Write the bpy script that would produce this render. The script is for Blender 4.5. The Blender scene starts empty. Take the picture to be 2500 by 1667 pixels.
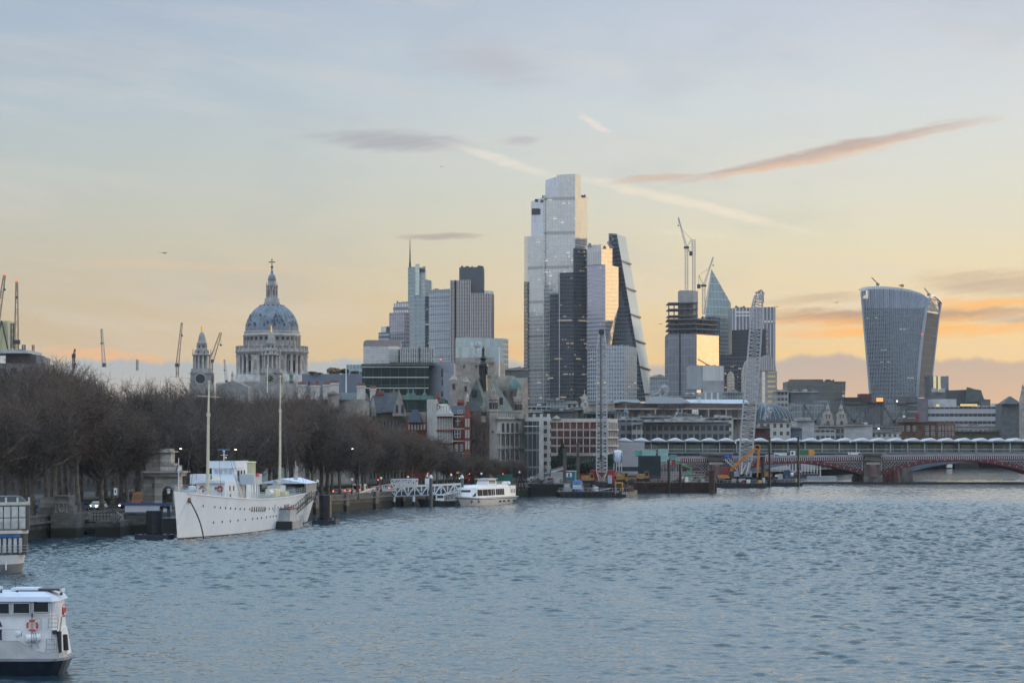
import bpy, bmesh, math, random
from mathutils import Vector, Matrix
R=math.radians; PI=math.pi
S=bpy.context.scene; COL=S.collection
EYE=14.4; FPX=5800.0; HOR=1085.0
def X(px,D): return (px-1250)/FPX*D
def Z(py,D): return EYE-(py-HOR)/FPX*D
def at(px,py,D): return Vector((X(px,D),D,Z(py,D)))
# ---------------------------------------------------------------- camera
cd=bpy.data.cameras.new('camera'); cam=bpy.data.objects.new('camera',cd); COL.objects.link(cam)
cam.location=(0,0,EYE); cam.rotation_euler=(R(90),0,0)
cd.sensor_width=36; cd.lens=FPX/2500*36; cd.shift_y=(HOR-833.5)/2500; cd.clip_start=1; cd.clip_end=20000
S.camera=cam
S.view_settings.view_transform='Standard'; S.view_settings.look='None'; S.view_settings.exposure=0.12; S.view_settings.gamma=1
# ---------------------------------------------------------------- colour and node helpers
def lin(c):
    return tuple((v/255/12.92 if v/255<=.04045 else ((v/255+.055)/1.055)**2.4) for v in c)
class NT:
    """small node-graph writer"""
    def __init__(s,tree): s.t=tree; s.n=tree.nodes; s.l=tree.links
    def put(s,sock,v):
        if hasattr(v,'links'): s.l.new(v,sock)
        elif v is not None:
            if isinstance(v,(tuple,list)) and len(v)==3 and sock.type=='RGBA': v=(*v,1)
            sock.default_value=v
    def m(s,op,a,b=None,c=None,clamp=False):
        n=s.n.new('ShaderNodeMath'); n.operation=op; n.use_clamp=clamp
        s.put(n.inputs[0],a)
        if b is not None: s.put(n.inputs[1],b)
        if c is not None: s.put(n.inputs[2],c)
        return n.outputs[0]
    def mix(s,f,a,b,mode='MIX'):
        n=s.n.new('ShaderNodeMix'); n.data_type='RGBA'; n.blend_type=mode
        s.put(n.inputs[0],f); s.put(n.inputs[6],a); s.put(n.inputs[7],b); return n.outputs[2]
    def mixf(s,f,a,b):
        n=s.n.new('ShaderNodeMix'); n.data_type='FLOAT'
        s.put(n.inputs[0],f); s.put(n.inputs[2],a); s.put(n.inputs[3],b); return n.outputs[0]
    def xyz(s,x,y,z=0.0):
        n=s.n.new('ShaderNodeCombineXYZ')
        for i,v in enumerate((x,y,z)): s.put(n.inputs[i],v)
        return n.outputs[0]
    def sep(s,v):
        n=s.n.new('ShaderNodeSeparateXYZ'); s.put(n.inputs[0],v); return n.outputs
    def noise(s,v,scale=1.0,detail=3.0,rough=.5,out=0,dist=0.0):
        n=s.n.new('ShaderNodeTexNoise'); s.put(n.inputs['Vector'],v); n.inputs['Scale'].default_value=scale
        n.inputs['Detail'].default_value=detail; n.inputs['Roughness'].default_value=rough; n.inputs['Distortion'].default_value=dist
        return n.outputs[out]
    def white(s,v):
        n=s.n.new('ShaderNodeTexWhiteNoise'); n.noise_dimensions='3D'; s.put(n.inputs['Vector'],v); return n.outputs['Value']
    def step(s,v,a,b):
        n=s.n.new('ShaderNodeMapRange'); n.interpolation_type='SMOOTHSTEP'
        s.put(n.inputs[0],v); n.inputs[1].default_value=a; n.inputs[2].default_value=b; return n.outputs[0]
    def ramp(s,v,stops,mode='LINEAR'):
        n=s.n.new('ShaderNodeValToRGB'); s.put(n.inputs[0],v); cr=n.color_ramp; cr.interpolation=mode
        while len(cr.elements)<len(stops): cr.elements.new(.5)
        for e,(p,c) in zip(cr.elements,stops): e.position=p; e.color=(*c,1)
        return n.outputs[0]
# ---------------------------------------------------------------- sky
SUN_AZ=56.0; SUN_EL=3.5
W=bpy.data.worlds.new('World'); S.world=W; W.use_nodes=True
w=NT(W.node_tree); w.n.clear()
gen=w.n.new('ShaderNodeTexCoord').outputs['Generated']
sx,sy,sz=w.sep(gen)
az=w.m('MULTIPLY',w.m('ARCTAN2',sx,sy),5800.0)          # azimuth in 1/5800 rad, east positive
el=w.m('MULTIPLY',w.m('ARCSINE',sz),5800.0)              # elevation in the same unit
def srgb(*c): return lin(c)
# horizon-to-zenith colours toward the dawn (east), to its left, and behind (west)
ev=w.m('DIVIDE',w.m('MAXIMUM',el,0.0),9110.0)
def q(e): return e/9110.0
left=w.ramp(ev,[(0,srgb(214,176,140)),(q(200),srgb(200,178,146)),(q(330),srgb(196,180,155)),(q(480),srgb(192,186,170)),(q(640),srgb(184,190,186)),(q(830),srgb(172,187,198)),(q(1085),srgb(160,176,198)),(q(1700),srgb(174,208,230)),(q(3200),srgb(186,218,240)),(1,srgb(176,204,234))])
right=w.ramp(ev,[(0,srgb(236,190,134)),(q(190),srgb(234,197,140)),(q(330),srgb(229,205,160)),(q(480),srgb(218,210,184)),(q(640),srgb(208,212,204)),(q(830),srgb(199,209,216)),(q(1085),srgb(182,193,212)),(q(1700),srgb(186,213,232)),(q(3200),srgb(190,220,241)),(1,srgb(176,204,234))])
west=w.ramp(ev,[(0,srgb(160,166,192)),(q(500),srgb(186,188,206)),(q(1100),srgb(204,212,224)),(q(2200),srgb(208,224,238)),(q(4200),srgb(198,218,238)),(1,srgb(176,204,234))])  # unseen western sky, raised to give more fill light
sky=w.mix(w.step(az,-1300.0,1000.0),left,right)
absaz=w.m('ABSOLUTE',w.m('SUBTRACT',az,3000.0))
sky=w.mix(w.step(absaz,5500.0,11500.0),sky,west)
# the glow round the rising sun, off to the right of the view
gx=w.m('DIVIDE',w.m('SUBTRACT',az,SUN_AZ*101.2+600.0),3300.0); gy=w.m('DIVIDE',el,1500.0)
glow=w.m('EXPONENT',w.m('MULTIPLY',w.m('ADD',w.m('MULTIPLY',gx,gx),w.m('MULTIPLY',gy,gy)),-1.0))
sky=w.mix(glow,sky,(1.35,.86,.40))
# soft streaky unevenness
wv=w.xyz(w.m('MULTIPLY',w.m('ADD',az,w.m('MULTIPLY',el,1.6)),.0011),w.m('MULTIPLY',w.m('ADD',el,w.m('MULTIPLY',az,.10)),.0062),3.1)
wn=w.noise(wv,1.0,9.0,.66)
sky=w.mix(w.m('MULTIPLY',w.step(wn,.45,.72),.42),sky,srgb(214,206,200))
wv2=w.xyz(w.m('MULTIPLY',az,.0016),w.m('MULTIPLY',el,.004),8.7)
sky=w.mix(w.m('MULTIPLY',w.step(w.noise(wv2,1.0,5.0,.6),.5,.7),.16),sky,srgb(150,160,180))
warp=w.sep(w.noise(w.xyz(w.m('MULTIPLY',az,.006),w.m('MULTIPLY',el,.020),0.0),1.0,7.0,.68,out=1))
wx=w.m('MULTIPLY',w.m('SUBTRACT',warp[0],.5),170.0); wy=w.m('MULTIPLY',w.m('SUBTRACT',warp[1],.5),44.0)
streak=w.noise(w.xyz(w.m('MULTIPLY',az,.004),w.m('MULTIPLY',w.m('SUBTRACT',el,w.m('MULTIPLY',az,.14)),.05),5.0),1.0,6.0,.7)
def cloud(px,py,L,T,tilt,col,alpha,soft=.15,wf=1.0,edge=None,taper=0.0):
    """a long cloud: half length L, half thickness T, tilt in degrees (up to the right)"""
    global sky
    L*=1.22; T*=1.4; c,s=math.cos(R(tilt)),math.sin(R(tilt))
    a=w.m('SUBTRACT',w.m('ADD',az,w.m('MULTIPLY',wx,wf)),px-1250.0); e=w.m('SUBTRACT',w.m('ADD',el,w.m('MULTIPLY',wy,wf)),HOR-py)
    u=w.m('DIVIDE',w.m('ADD',w.m('MULTIPLY',a,c),w.m('MULTIPLY',e,s)),L)
    v=w.m('DIVIDE',w.m('SUBTRACT',w.m('MULTIPLY',e,c),w.m('MULTIPLY',a,s)),T)
    if taper: v=w.m('DIVIDE',v,w.m('MAXIMUM',w.m('ADD',1.0,w.m('MULTIPLY',u,taper)),.12))
    r=w.m('ADD',w.m('MULTIPLY',u,u),w.m('MULTIPLY',v,v))
    r=w.m('ADD',r,w.m('MULTIPLY',w.m('SUBTRACT',streak,.5),1.5))
    k=w.m('MULTIPLY',w.step(r,1.0,soft),alpha)
    cc=col if edge is None else w.mix(w.step(v,.35,-.75),col,edge)
    sky=w.mix(k,sky,cc)
cloud(1900,900,1500,26,0,srgb(176,172,174),.0)
cloud(1210,165,160,45,-12,srgb(180,176,186),.65,-.4,1.2)
cloud(960,350,205,24,-2,srgb(166,166,175),.9,-.2,1.0)
cloud(1265,350,60,9,2,srgb(175,172,178),.7,-.2)
cloud(1225,396,150,11,-17,srgb(222,216,205),.95,-.2,.5)
cloud(1700,505,300,12,-14,srgb(236,222,200),.8,-.2,.5,None,-.35)
cloud(1450,308,48,9,-35,srgb(226,216,210),.9,-.2,.35)
cloud(1985,388,370,17,10.6,srgb(184,162,154),1.0,-.1,.8,srgb(226,186,158),.35)
cloud(1600,440,120,8,4,srgb(205,178,160),.8,-.2,.7)
cloud(1075,578,105,8,2.5,srgb(172,160,155),.9,-.2,.6)
cloud(1700,575,120,9,-4,srgb(226,214,190),.6,-.2,.6)
cloud(500,655,420,12,-1,srgb(216,190,160),.5,-.3)
cloud(2420,700,200,30,-2,srgb(190,165,145),.85,-.3,1.0)
cloud(1990,735,140,13,4,srgb(196,168,142),.7,-.3,1.0)
cloud(2170,776,380,19,1,srgb(186,152,130),1,0.1,1.0,srgb(238,178,112))
cloud(2460,788,110,12,1,srgb(186,158,142),.8,-.2,1.0)
cloud(2200,812,430,15,1,srgb(250,184,106),1,-.3,1.0)
cloud(2400,748,200,13,1,srgb(250,184,106),1,-.3,1.0)
cloud(1230,800,200,9,1,srgb(226,182,140),.6,-.3,1.0)
cloud(300,876,170,16,-6,srgb(232,180,134),.9,-.1,.8)
cloud(1240,862,90,18,0,srgb(230,180,130),.7,-.3)
# the grey cloud bank low on the horizon, its top edge wandering
bn=w.noise(w.xyz(w.m('MULTIPLY',az,.0042),0.0,1.7),1.0,5.0,.62)
bank=w.m('ADD',150.0,w.m('MULTIPLY',bn,110.0))
bk=w.step(w.m('SUBTRACT',el,bank),9.0,-9.0)
bcol=w.mix(w.step(az,-500.0,1200.0),srgb(166,177,186),srgb(182,166,160))
bcol=w.mix(w.step(el,60.0,230.0),w.mix(w.step(az,-500.0,1200.0),srgb(190,180,168),srgb(214,178,150)),bcol)
sky=w.mix(w.m('MULTIPLY',bk,w.m('SUBTRACT',1.0,glow)),sky,bcol)
hi=w.mixf(w.step(el,1150.0,2700.0),1.0,1.6); sky=w.mix(1.0,sky,w.xyz(hi,hi,hi),'MULTIPLY')  # sky above the view brightened to add fill light and lift the water
# the physical sky adds its own share
nis=w.n.new('ShaderNodeTexSky'); nis.sky_type='NISHITA'; nis.sun_disc=False
nis.sun_elevation=R(SUN_EL); nis.sun_rotation=R(SUN_AZ)
b1=w.n.new('ShaderNodeBackground'); w.put(b1.inputs[0],nis.outputs[0]); b1.inputs[1].default_value=.02
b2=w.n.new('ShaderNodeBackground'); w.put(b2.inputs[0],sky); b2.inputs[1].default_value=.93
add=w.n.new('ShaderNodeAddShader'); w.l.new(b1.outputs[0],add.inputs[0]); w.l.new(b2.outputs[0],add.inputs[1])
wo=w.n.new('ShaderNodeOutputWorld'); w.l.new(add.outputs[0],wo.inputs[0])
sl=bpy.data.lights.new('sun','SUN'); sl.energy=.55; sl.angle=R(6); sl.color=(1,.78,.52)
so=bpy.data.objects.new('sun',sl); COL.objects.link(so)
sd=Vector((math.sin(R(SUN_AZ))*math.cos(R(SUN_EL)),math.cos(R(SUN_AZ))*math.cos(R(SUN_EL)),math.sin(R(SUN_EL))))
so.rotation_euler=sd.to_track_quat('Z','Y').to_euler(); so.location=(0,0,400)
# ---------------------------------------------------------------- materials
MATS={}
def mat(name,col,rough=.7,metal=0.0,var=.18,scale=.6,bump=0.0,emit=0.0,spec=.5,streak=0.0):
    """plain painted / stone / metal surface with blotchy wear"""
    if name in MATS: return MATS[name]
    m=bpy.data.materials.new(name); m.use_nodes=True; t=NT(m.node_tree); b=t.n['Principled BSDF']
    oc=t.n.new('ShaderNodeTexCoord').outputs['Object']
    c=col
    if var:
        n=t.noise(oc,scale,5.0,.6)
        c=t.mix(t.step(n,.3,.7),tuple(v*(1-var) for v in col),tuple(min(1,v*(1+var)) for v in col))
    if streak:   # rain streaks: stretched vertically
        o=t.sep(oc); sv=t.xyz(t.m('MULTIPLY',o[0],2.2),t.m('MULTIPLY',o[1],2.2),t.m('MULTIPLY',o[2],.25))
        c=t.mix(t.m('MULTIPLY',t.step(t.noise(sv,1.0,4.0,.65),.5,.72),streak),c,tuple(v*.42 for v in col))
    t.put(b.inputs['Base Color'],c); b.inputs['Roughness'].default_value=rough; b.inputs['Metallic'].default_value=metal
    b.inputs['Specular IOR Level'].default_value=spec
    if emit: t.put(b.inputs['Emission Color'],col); b.inputs['Emission Strength'].default_value=emit
    if bump:
        bn_=t.n.new('ShaderNodeBump'); bn_.inputs['Distance'].default_value=bump; t.l.new(t.noise(oc,scale*6,4.0,.6),bn_.inputs['Height'])
        t.l.new(bn_.outputs[0],b.inputs['Normal'])
    MATS[name]=m; return m
def facade(name,glass,frame,su,sv,wu=.8,wv=.7,lit=0.0,rough=.12,metal=.75,frough=.6,fmetal=0.0,var=.3,litcol=(1,.80,.5),lite=.55,band=None,jit=.012,split=0.0):
    """curtain wall laid out in metres along the wall: su bay width, sv storey height, wu/wv glazed share"""
    if name in MATS: return MATS[name]
    m=bpy.data.materials.new(name); m.use_nodes=True; t=NT(m.node_tree); b=t.n['Principled BSDF']
    uv=t.n.new('ShaderNodeTexCoord').outputs['UV']; s=t.sep(uv); u,v=s[0],s[1]
    a=t.m('DIVIDE',u,su); c=t.m('DIVIDE',v,sv); iu=t.m('FLOOR',a); iv=t.m('FLOOR',c)
    mu=t.m('LESS_THAN',t.m('ABSOLUTE',t.m('SUBTRACT',t.m('FRACT',a),.5)),wu/2)
    mv=t.m('LESS_THAN',t.m('ABSOLUTE',t.m('SUBTRACT',t.m('FRACT',c),.5)),wv/2)
    mk=t.m('MULTIPLY',mu,mv)
    r=t.white(t.xyz(iu,iv,1.0)); rf=t.white(t.xyz(0.0,iv,7.0))
    big=t.noise(t.xyz(t.m('MULTIPLY',u,.03),t.m('MULTIPLY',v,.02),2.0),1.0,3.0,.5)
    g=t.mix(t.m('ADD',t.m('MULTIPLY',r,.6),t.m('MULTIPLY',t.step(big,.3,.7),.4)),tuple(x*(1-var) for x in glass),tuple(min(1,x*(1+var)) for x in glass))
    fn=t.noise(t.xyz(t.m('MULTIPLY',u,.2),t.m('MULTIPLY',v,.12),4.0),1.0,4.0,.6)
    f=t.mix(fn,tuple(x*.8 for x in frame),tuple(min(1,x*1.2) for x in frame))
    if band:      # opaque floor bands every `band[0]` storeys
        bm_=t.m('LESS_THAN',t.m('FRACT',t.m('DIVIDE',t.m('ADD',iv,band[2] if len(band)>2 else 0.0),band[0])),band[1]/band[0]-.001)
        g=t.mix(bm_,g,tuple(x*.55 for x in glass))
    t.put(b.inputs['Base Color'],t.mix(mk,f,g))
    t.put(b.inputs['Metallic'],t.mixf(mk,fmetal,metal)); t.put(b.inputs['Roughness'],t.mixf(mk,frough,rough))
    if lit:
        clus=t.noise(t.xyz(t.m('MULTIPLY',iu,.10),t.m('MULTIPLY',iv,1.7),9.0),1.0,2.0,.5)
        on=t.m('MULTIPLY',t.m('GREATER_THAN',t.m('ADD',t.m('MULTIPLY',r,.16),clus),.93-lit*.5),t.m('MULTIPLY',mk,t.m('LESS_THAN',t.m('FRACT',t.m('ADD',c,.15)),.55)))
        t.put(b.inputs['Emission Color'],litcol); t.put(b.inputs['Emission Strength'],t.m('MULTIPLY',on,lite*.55))
    # every pane sits a hair out of true, so reflections break up
    j=t.n.new('ShaderNodeTexWhiteNoise'); j.noise_dimensions='3D'; t.put(j.inputs['Vector'],t.xyz(iu,iv,3.0))
    geo=t.n.new('ShaderNodeNewGeometry').outputs['Normal']
    vm=t.n.new('ShaderNodeVectorMath'); vm.operation='SUBTRACT'; t.l.new(j.outputs['Color'],vm.inputs[0]); vm.inputs[1].default_value=(.5,.5,.5)
    vs=t.n.new('ShaderNodeVectorMath'); vs.operation='SCALE'; t.l.new(vm.outputs[0],vs.inputs[0]); vs.inputs['Scale'].default_value=jit*2
    va=t.n.new('ShaderNodeVectorMath'); va.operation='ADD'; t.l.new(vs.outputs[0],va.inputs[0]); t.l.new(geo,va.inputs[1])
    vn=t.n.new('ShaderNodeVectorMath'); vn.operation='NORMALIZE'; t.l.new(va.outputs[0],vn.inputs[0]); t.l.new(vn.outputs[0],b.inputs['Normal'])
    MATS[name]=m; return m
# ---------------------------------------------------------------- objects
def tag(o,label=None,cat=None,group=None,kind=None):
    for k,v in (('label',label),('category',cat),('group',group),('kind',kind)):
        if v: o[k]=v
    return o
def thing(name,label,cat,loc,group=None):
    o=bpy.data.objects.new(name,None); COL.objects.link(o); o.location=loc; o.empty_display_size=.5
    return tag(o,label,cat,group)
def top_of(o):
    while o.parent: o=o.parent
    return o
KIDS={}
def clone(root,loc,rz=0.0,scale=None,label=None,group=None):
    r=root.copy(); COL.objects.link(r); r.location=loc; r.rotation_euler=(0,0,rz)
    if scale is not None: r.scale=scale if hasattr(scale,'__len__') else (scale,)*3
    if label: r['label']=label
    if group: r['group']=group
    for ch in KIDS.get(root.name,[]):
        c=ch.copy(); COL.objects.link(c); c.parent=r
        KIDS.setdefault(r.name,[]).append(c)
        for g in KIDS.get(ch.name,[]):
            d=g.copy(); COL.objects.link(d); d.parent=c; KIDS.setdefault(c.name,[]).append(d)
    return r
class MB:
    """collects vertices and faces, then becomes ONE mesh object"""
    def __init__(s): s.v=[]; s.f=[]; s.mi=[]; s.cur=0; s.smooth=set()
    def add(s,vs,fs,smooth=False):
        o=len(s.v); s.v+= [tuple(p) for p in vs]
        for f in fs:
            if smooth: s.smooth.add(len(s.f))
            s.f.append([i+o for i in f]); s.mi.append(s.cur)
        return s
    def face(s,*p): return s.add(p,[list(range(len(p)))])
    def box(s,x0,x1,y0,y1,z0,z1,rot=0,bev=0):
        cx,cy=(x0+x1)/2,(y0+y1)/2; c,n=math.cos(rot),math.sin(rot)
        vs=[]
        for z in (z0,z1):
            for x,y in ((x0,y0),(x1,y0),(x1,y1),(x0,y1)):
                dx,dy=x-cx,y-cy; vs.append((cx+dx*c-dy*n,cy+dx*n+dy*c,z))
        return s.add(vs,[(0,3,2,1),(4,5,6,7),(0,1,5,4),(1,2,6,5),(2,3,7,6),(3,0,4,7)])
    def pbox(s,px0,px1,py0,py1,D,dep):   # a box given by its outline in the view at distance D and its depth
        return s.box(X(px0,D),X(px1,D),D,D+dep,Z(py1,D),Z(py0,D))
    def prism(s,poly,z0,z1,top=None,cap=True):
        n=len(poly); top=top or poly
        z0s=z0 if hasattr(z0,'__len__') else [z0]*n; z1s=z1 if hasattr(z1,'__len__') else [z1]*n
        vs=[(p[0],p[1],z) for p,z in zip(poly,z0s)]+[(p[0],p[1],z) for p,z in zip(top,z1s)]
        fs=[(i,(i+1)%n,n+(i+1)%n,n+i) for i in range(n)]
        if cap: fs+= [tuple(range(n-1,-1,-1)),tuple(range(n,2*n))]
        return s.add(vs,fs)
    def tube(s,p0,p1,r0,r1=None,n=8,cap=True):
        p0,p1=Vector(p0),Vector(p1); r1=r0 if r1 is None else r1; d=p1-p0
        if d.length<1e-6: return s
        d.normalize(); a=d.orthogonal().normalized(); b=d.cross(a)
        vs=[]
        for p,r in ((p0,r0),(p1,r1)):
            for i in range(n):
                t=2*PI*i/n; vs.append(p+a*(r*math.cos(t))+b*(r*math.sin(t)))
        s.add(vs,[(i,(i+1)%n,n+(i+1)%n,n+i) for i in range(n)],smooth=n>6)
        if cap: s.add(vs[:n],[tuple(range(n-1,-1,-1))]); s.add(vs[n:],[tuple(range(n))])
        return s
    def bar(s,p0,p1,wd,ht=None):
        p0,p1=Vector(p0),Vector(p1); d=p1-p0
        if d.length<1e-6: return s
        d.normalize(); up=Vector((0,0,1)) if abs(d.z)<.95 else Vector((0,1,0))
        a=d.cross(up).normalized()*(wd/2); b=d.cross(a).normalized()*((ht or wd)/2)
        vs=[p+q_ for p in (p0,p1) for q_ in (a+b,a-b,-a-b,-a+b)]
        return s.add(vs,[(0,1,2,3),(7,6,5,4),(0,4,5,1),(1,5,6,2),(2,6,7,3),(3,7,4,0)])
    def lathe(s,c,prof,n=24,sx=1,sy=1,smooth=True,ribs=0,ra=0.0,cap=True):
        cx,cy,cz=c; vs=[]
        for r,z in prof:
            for i in range(n):
                t=2*PI*i/n; rr=r*(1+ra*math.cos(ribs*t)) if ribs else r
                vs.append((cx+rr*sx*math.cos(t),cy+rr*sy*math.sin(t),cz+z))
        fs=[(k*n+i,k*n+(i+1)%n,(k+1)*n+(i+1)%n,(k+1)*n+i) for k in range(len(prof)-1) for i in range(n)]
        s.add(vs,fs,smooth=smooth)
        if cap:
            m=len(prof)-1; s.add(vs[:n],[tuple(range(n-1,-1,-1))]); s.add(vs[m*n:],[tuple(range(n))])
        return s
    def ball(s,c,r,n=12,sz=1.0):
        k=max(5,n//2); return s.lathe(c,[(max(r*math.sin(PI*i/k),.001*r),-r*sz*math.cos(PI*i/k)) for i in range(k+1)],n,cap=False)
    def truss(s,p0,p1,w0,w1,bays,t,side=None,depth=None,td=None):
        """lattice mast or boom: four chords laced with diagonals"""
        p0,p1=Vector(p0),Vector(p1); d=(p1-p0).normalized(); a=(side or Vector((1,0,0))); a=(a-d*a.dot(d)).normalized(); b=d.cross(a)
        td=td or t*.6; dk=depth or 1.0
        def cr(k):
            f=k/bays; c=p0.lerp(p1,f); h=(w0+(w1-w0)*f)/2
            return [c+a*h+b*h*dk,c-a*h+b*h*dk,c-a*h-b*h*dk,c+a*h-b*h*dk]
        prev=cr(0)
        for k in range(1,bays+1):
            q_=cr(k)
            for i in range(4):
                s.bar(prev[i],q_[i],t); j=(i+1)%4
                s.bar(prev[i] if k%2 else prev[j],q_[j] if k%2 else q_[i],td)
                s.bar(q_[i],q_[j],td)
            prev=q_
        return s
    def build(s,name,mats,parent=None,uv=True,loc=None):
        me=bpy.data.meshes.new(name)
        off=Vector((0,0,0))
        if parent is not None: off=top_of(parent).location
        elif loc is not None: off=Vector(loc)
        me.from_pydata([(x-off.x,y-off.y,z-off.z) for x,y,z in s.v],[],s.f)
        mats=mats if isinstance(mats,(list,tuple)) else [mats]
        for m_ in mats: me.materials.append(m_)
        if len(mats)>1: me.polygons.foreach_set('material_index',s.mi)
        if s.smooth: me.polygons.foreach_set('use_smooth',[i in s.smooth for i in range(len(s.f))])
        if uv:
            ul=me.uv_layers.new(name='metres').data
            for p in me.polygons:
                n=p.normal
                if abs(n.z)<.93:
                    l=math.hypot(n.x,n.y) or 1; tx,ty=-n.y/l,n.x/l
                    v0=me.vertices[p.vertices[0]].co
                    for li in p.loop_indices:
                        c=me.vertices[me.loops[li].vertex_index].co; ul[li].uv=(c.x*tx+c.y*ty+1000,c.z+300)
                else:
                    for li in p.loop_indices:
                        c=me.vertices[me.loops[li].vertex_index].co; ul[li].uv=(0.001,0.001)
        me.update(); o=bpy.data.objects.new(name,me); COL.objects.link(o)
        if parent is not None: o.parent=parent; KIDS.setdefault(parent.name,[]).append(o)
        elif loc is not None: o.location=loc
        return o
def box_part(name,m,parent,*a,**k): return MB().box(*a,**k).build(name,m,parent)
# ================================================================ river, land, embankment
import numpy as np
def water_mat():
    m=bpy.data.materials.new('river_water'); m.use_nodes=True; t=NT(m.node_tree); b=t.n['Principled BSDF']
    oc=t.n.new('ShaderNodeTexCoord').outputs['Object']; o=t.sep(oc)
    n1=t.noise(t.xyz(t.m('MULTIPLY',o[0],2.2),t.m('MULTIPLY',o[1],2.6),0.0),1.0,4.0,.6,dist=.4)
    bp=t.n.new('ShaderNodeBump'); bp.inputs['Distance'].default_value=.07; t.l.new(n1,bp.inputs['Height'])
    t.l.new(bp.outputs[0],b.inputs['Normal'])
    b.inputs['Base Color'].default_value=(.012,.040,.060,1); b.inputs['Roughness'].default_value=.03; b.inputs['IOR'].default_value=1.6
    return m
def build_river():
    """one sheet of short wind waves, finer near the eye, running flat to the horizon"""
    rg=np.random.default_rng(4)
    d=[-400.,40.,90.,125.]; v=138.
    while v<960: d.append(v); v+=max(.22,v*.00078)
    d+= [1000.,1050.,1120.,1200.,1350.,1600.,2500.,9000.]
    u=np.concatenate([[-14,-4,-1.5,-.6,-.32],np.linspace(-.232,.232,980),[.32,.6,1.5,4,14]])
    d=np.array(d); DD,UU=np.meshgrid(d,u,indexing='ij'); XX=UU*np.maximum(DD,150.); YY=DD
    H=np.zeros_like(XX); A=np.zeros_like(XX)
    for i in range(10):   # gusts: patches of rougher and smoother water
        k=rg.uniform(.008,.05); th=rg.uniform(0,6.28); A+=np.sin(XX*k*math.cos(th)+YY*k*.45*math.sin(th)+rg.uniform(0,6.28))
    A=np.clip(1+.30*A,.3,2.1)
    for i in range(64):
        lam=.55*(4.6/.55)**rg.random()**1.1; k=2*PI/lam; th=rg.normal(-PI/2+.1,.42)
        amp=.0112*lam**.62
        sp=np.maximum(.22,np.abs(DD)*.00078); ok=np.clip(lam/(sp*2.6)-.4,0,1)
        H+=amp*ok*1.5*np.exp(1.7*(np.sin(k*(XX*math.cos(th)+YY*math.sin(th))+rg.uniform(0,6.28)+.8*np.sin(XX*.05+i)+.6*np.sin(YY*.04+i*2))-1))
    H=(H-H.mean())*A
    edge=(DD>130)&(DD<990)&(np.abs(UU)<.24); H=np.where(edge,H,0)
    nr,nc=XX.shape; co=np.stack([XX,YY,H],-1).reshape(-1,3).astype(np.float32)
    i0=(np.arange(nr-1)[:,None]*nc+np.arange(nc-1)[None,:]).ravel()
    q_=np.stack([i0,i0+1,i0+nc+1,i0+nc],-1).astype(np.int32)
    me=bpy.data.meshes.new('river'); me.vertices.add(len(co)); me.vertices.foreach_set('co',co.ravel())
    me.loops.add(q_.size); me.loops.foreach_set('vertex_index',q_.ravel())
    me.polygons.add(len(q_)); me.polygons.foreach_set('loop_start',np.arange(0,q_.size,4,dtype=np.int32))
    me.polygons.foreach_set('use_smooth',np.ones(len(q_),dtype=bool))
    me.update(calc_edges=True); me.materials.append(water_mat())
    o=bpy.data.objects.new('river',me); COL.objects.link(o); o['kind']='structure'; print('river verts',len(co))
build_river()
SHORE=[(-66,60),(-80,250),(-72,368),(-36,522),(-19,590),(3,668),(40,780),(74,900),(144,1113),(240,1390),(275,1465),(330,1500),(800,1560)]
GR=2.8
mpave=mat('paving',(.16,.155,.15),.8,var=.25,scale=.2); masph=mat('asphalt',(.05,.05,.052),.85,var=.2,scale=.3)
mgrass=mat('grass',(.04,.07,.025),.95,var=.3,scale=.5)
mland=mat('ground',(.10,.10,.095),.9,var=.3,scale=.05)
g=MB(); pts=SHORE+[(7000,1560),(7000,9000),(-7000,9000),(-7000,60)]
g.face(*[(x,y,GR) for x,y in pts]); g.build('ground',mland,loc=(0,0,0))['kind']='structure'
def off_line(d,i0=1,i1=7):
    out=[]
    for i in range(i0,i1+1):
        a=Vector(SHORE[max(i-1,0)]); b=Vector(SHORE[min(i+1,len(SHORE)-1)]); t=(b-a).normalized(); n=Vector((-t.y,t.x))
        out.append(Vector(SHORE[i])+n*d)
    return out
def strip(name,d0,d1,z,m,i0=1,i1=7):
    a=off_line(d0,i0,i1); b=off_line(d1,i0,i1); k=MB()
    for i in range(len(a)-1): k.face((a[i].x,a[i].y,z),(a[i+1].x,a[i+1].y,z),(b[i+1].x,b[i+1].y,z),(b[i].x,b[i].y,z))
    o=k.build(name,m,loc=(0,0,0)); o['kind']='structure'; return o
strip('pavement',.3,5.2,GR+.13,mpave); strip('kerb',5.2,5.4,GR+.125,mat('kerb_stone',(.3,.3,.29)))
strip('road',5.4,18.5,GR+.004,masph)
strip('far_pavement',18.7,22,GR+.13,mpave)
lm=MB(); c=off_line(12)
for i in range(len(c)-1):
    L=(c[i+1]-c[i]).length; d=(c[i+1]-c[i])/L; n=Vector((-d.y,d.x))*.07; k=0
    while k<L-3:
        a=c[i]+d*k; b=c[i]+d*(k+3); lm.face((a.x-n.x,a.y-n.y,GR+.008),(b.x-n.x,b.y-n.y,GR+.008),(b.x+n.x,b.y+n.y,GR+.008),(a.x+n.x,a.y+n.y,GR+.008)); k+=9
lm.build('lane_marking',mat('road_paint',(.75,.75,.72),.6),loc=(0,0,0))['kind']='structure'
MB().face((X(1310,770),770,GR+.03),(X(1520,770),770,GR+.03),(X(1520,820),820,GR+.9),(X(1300,820),820,GR+.9)).build('lawn',mgrass,loc=(0,0,0))['kind']='structure'
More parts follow.
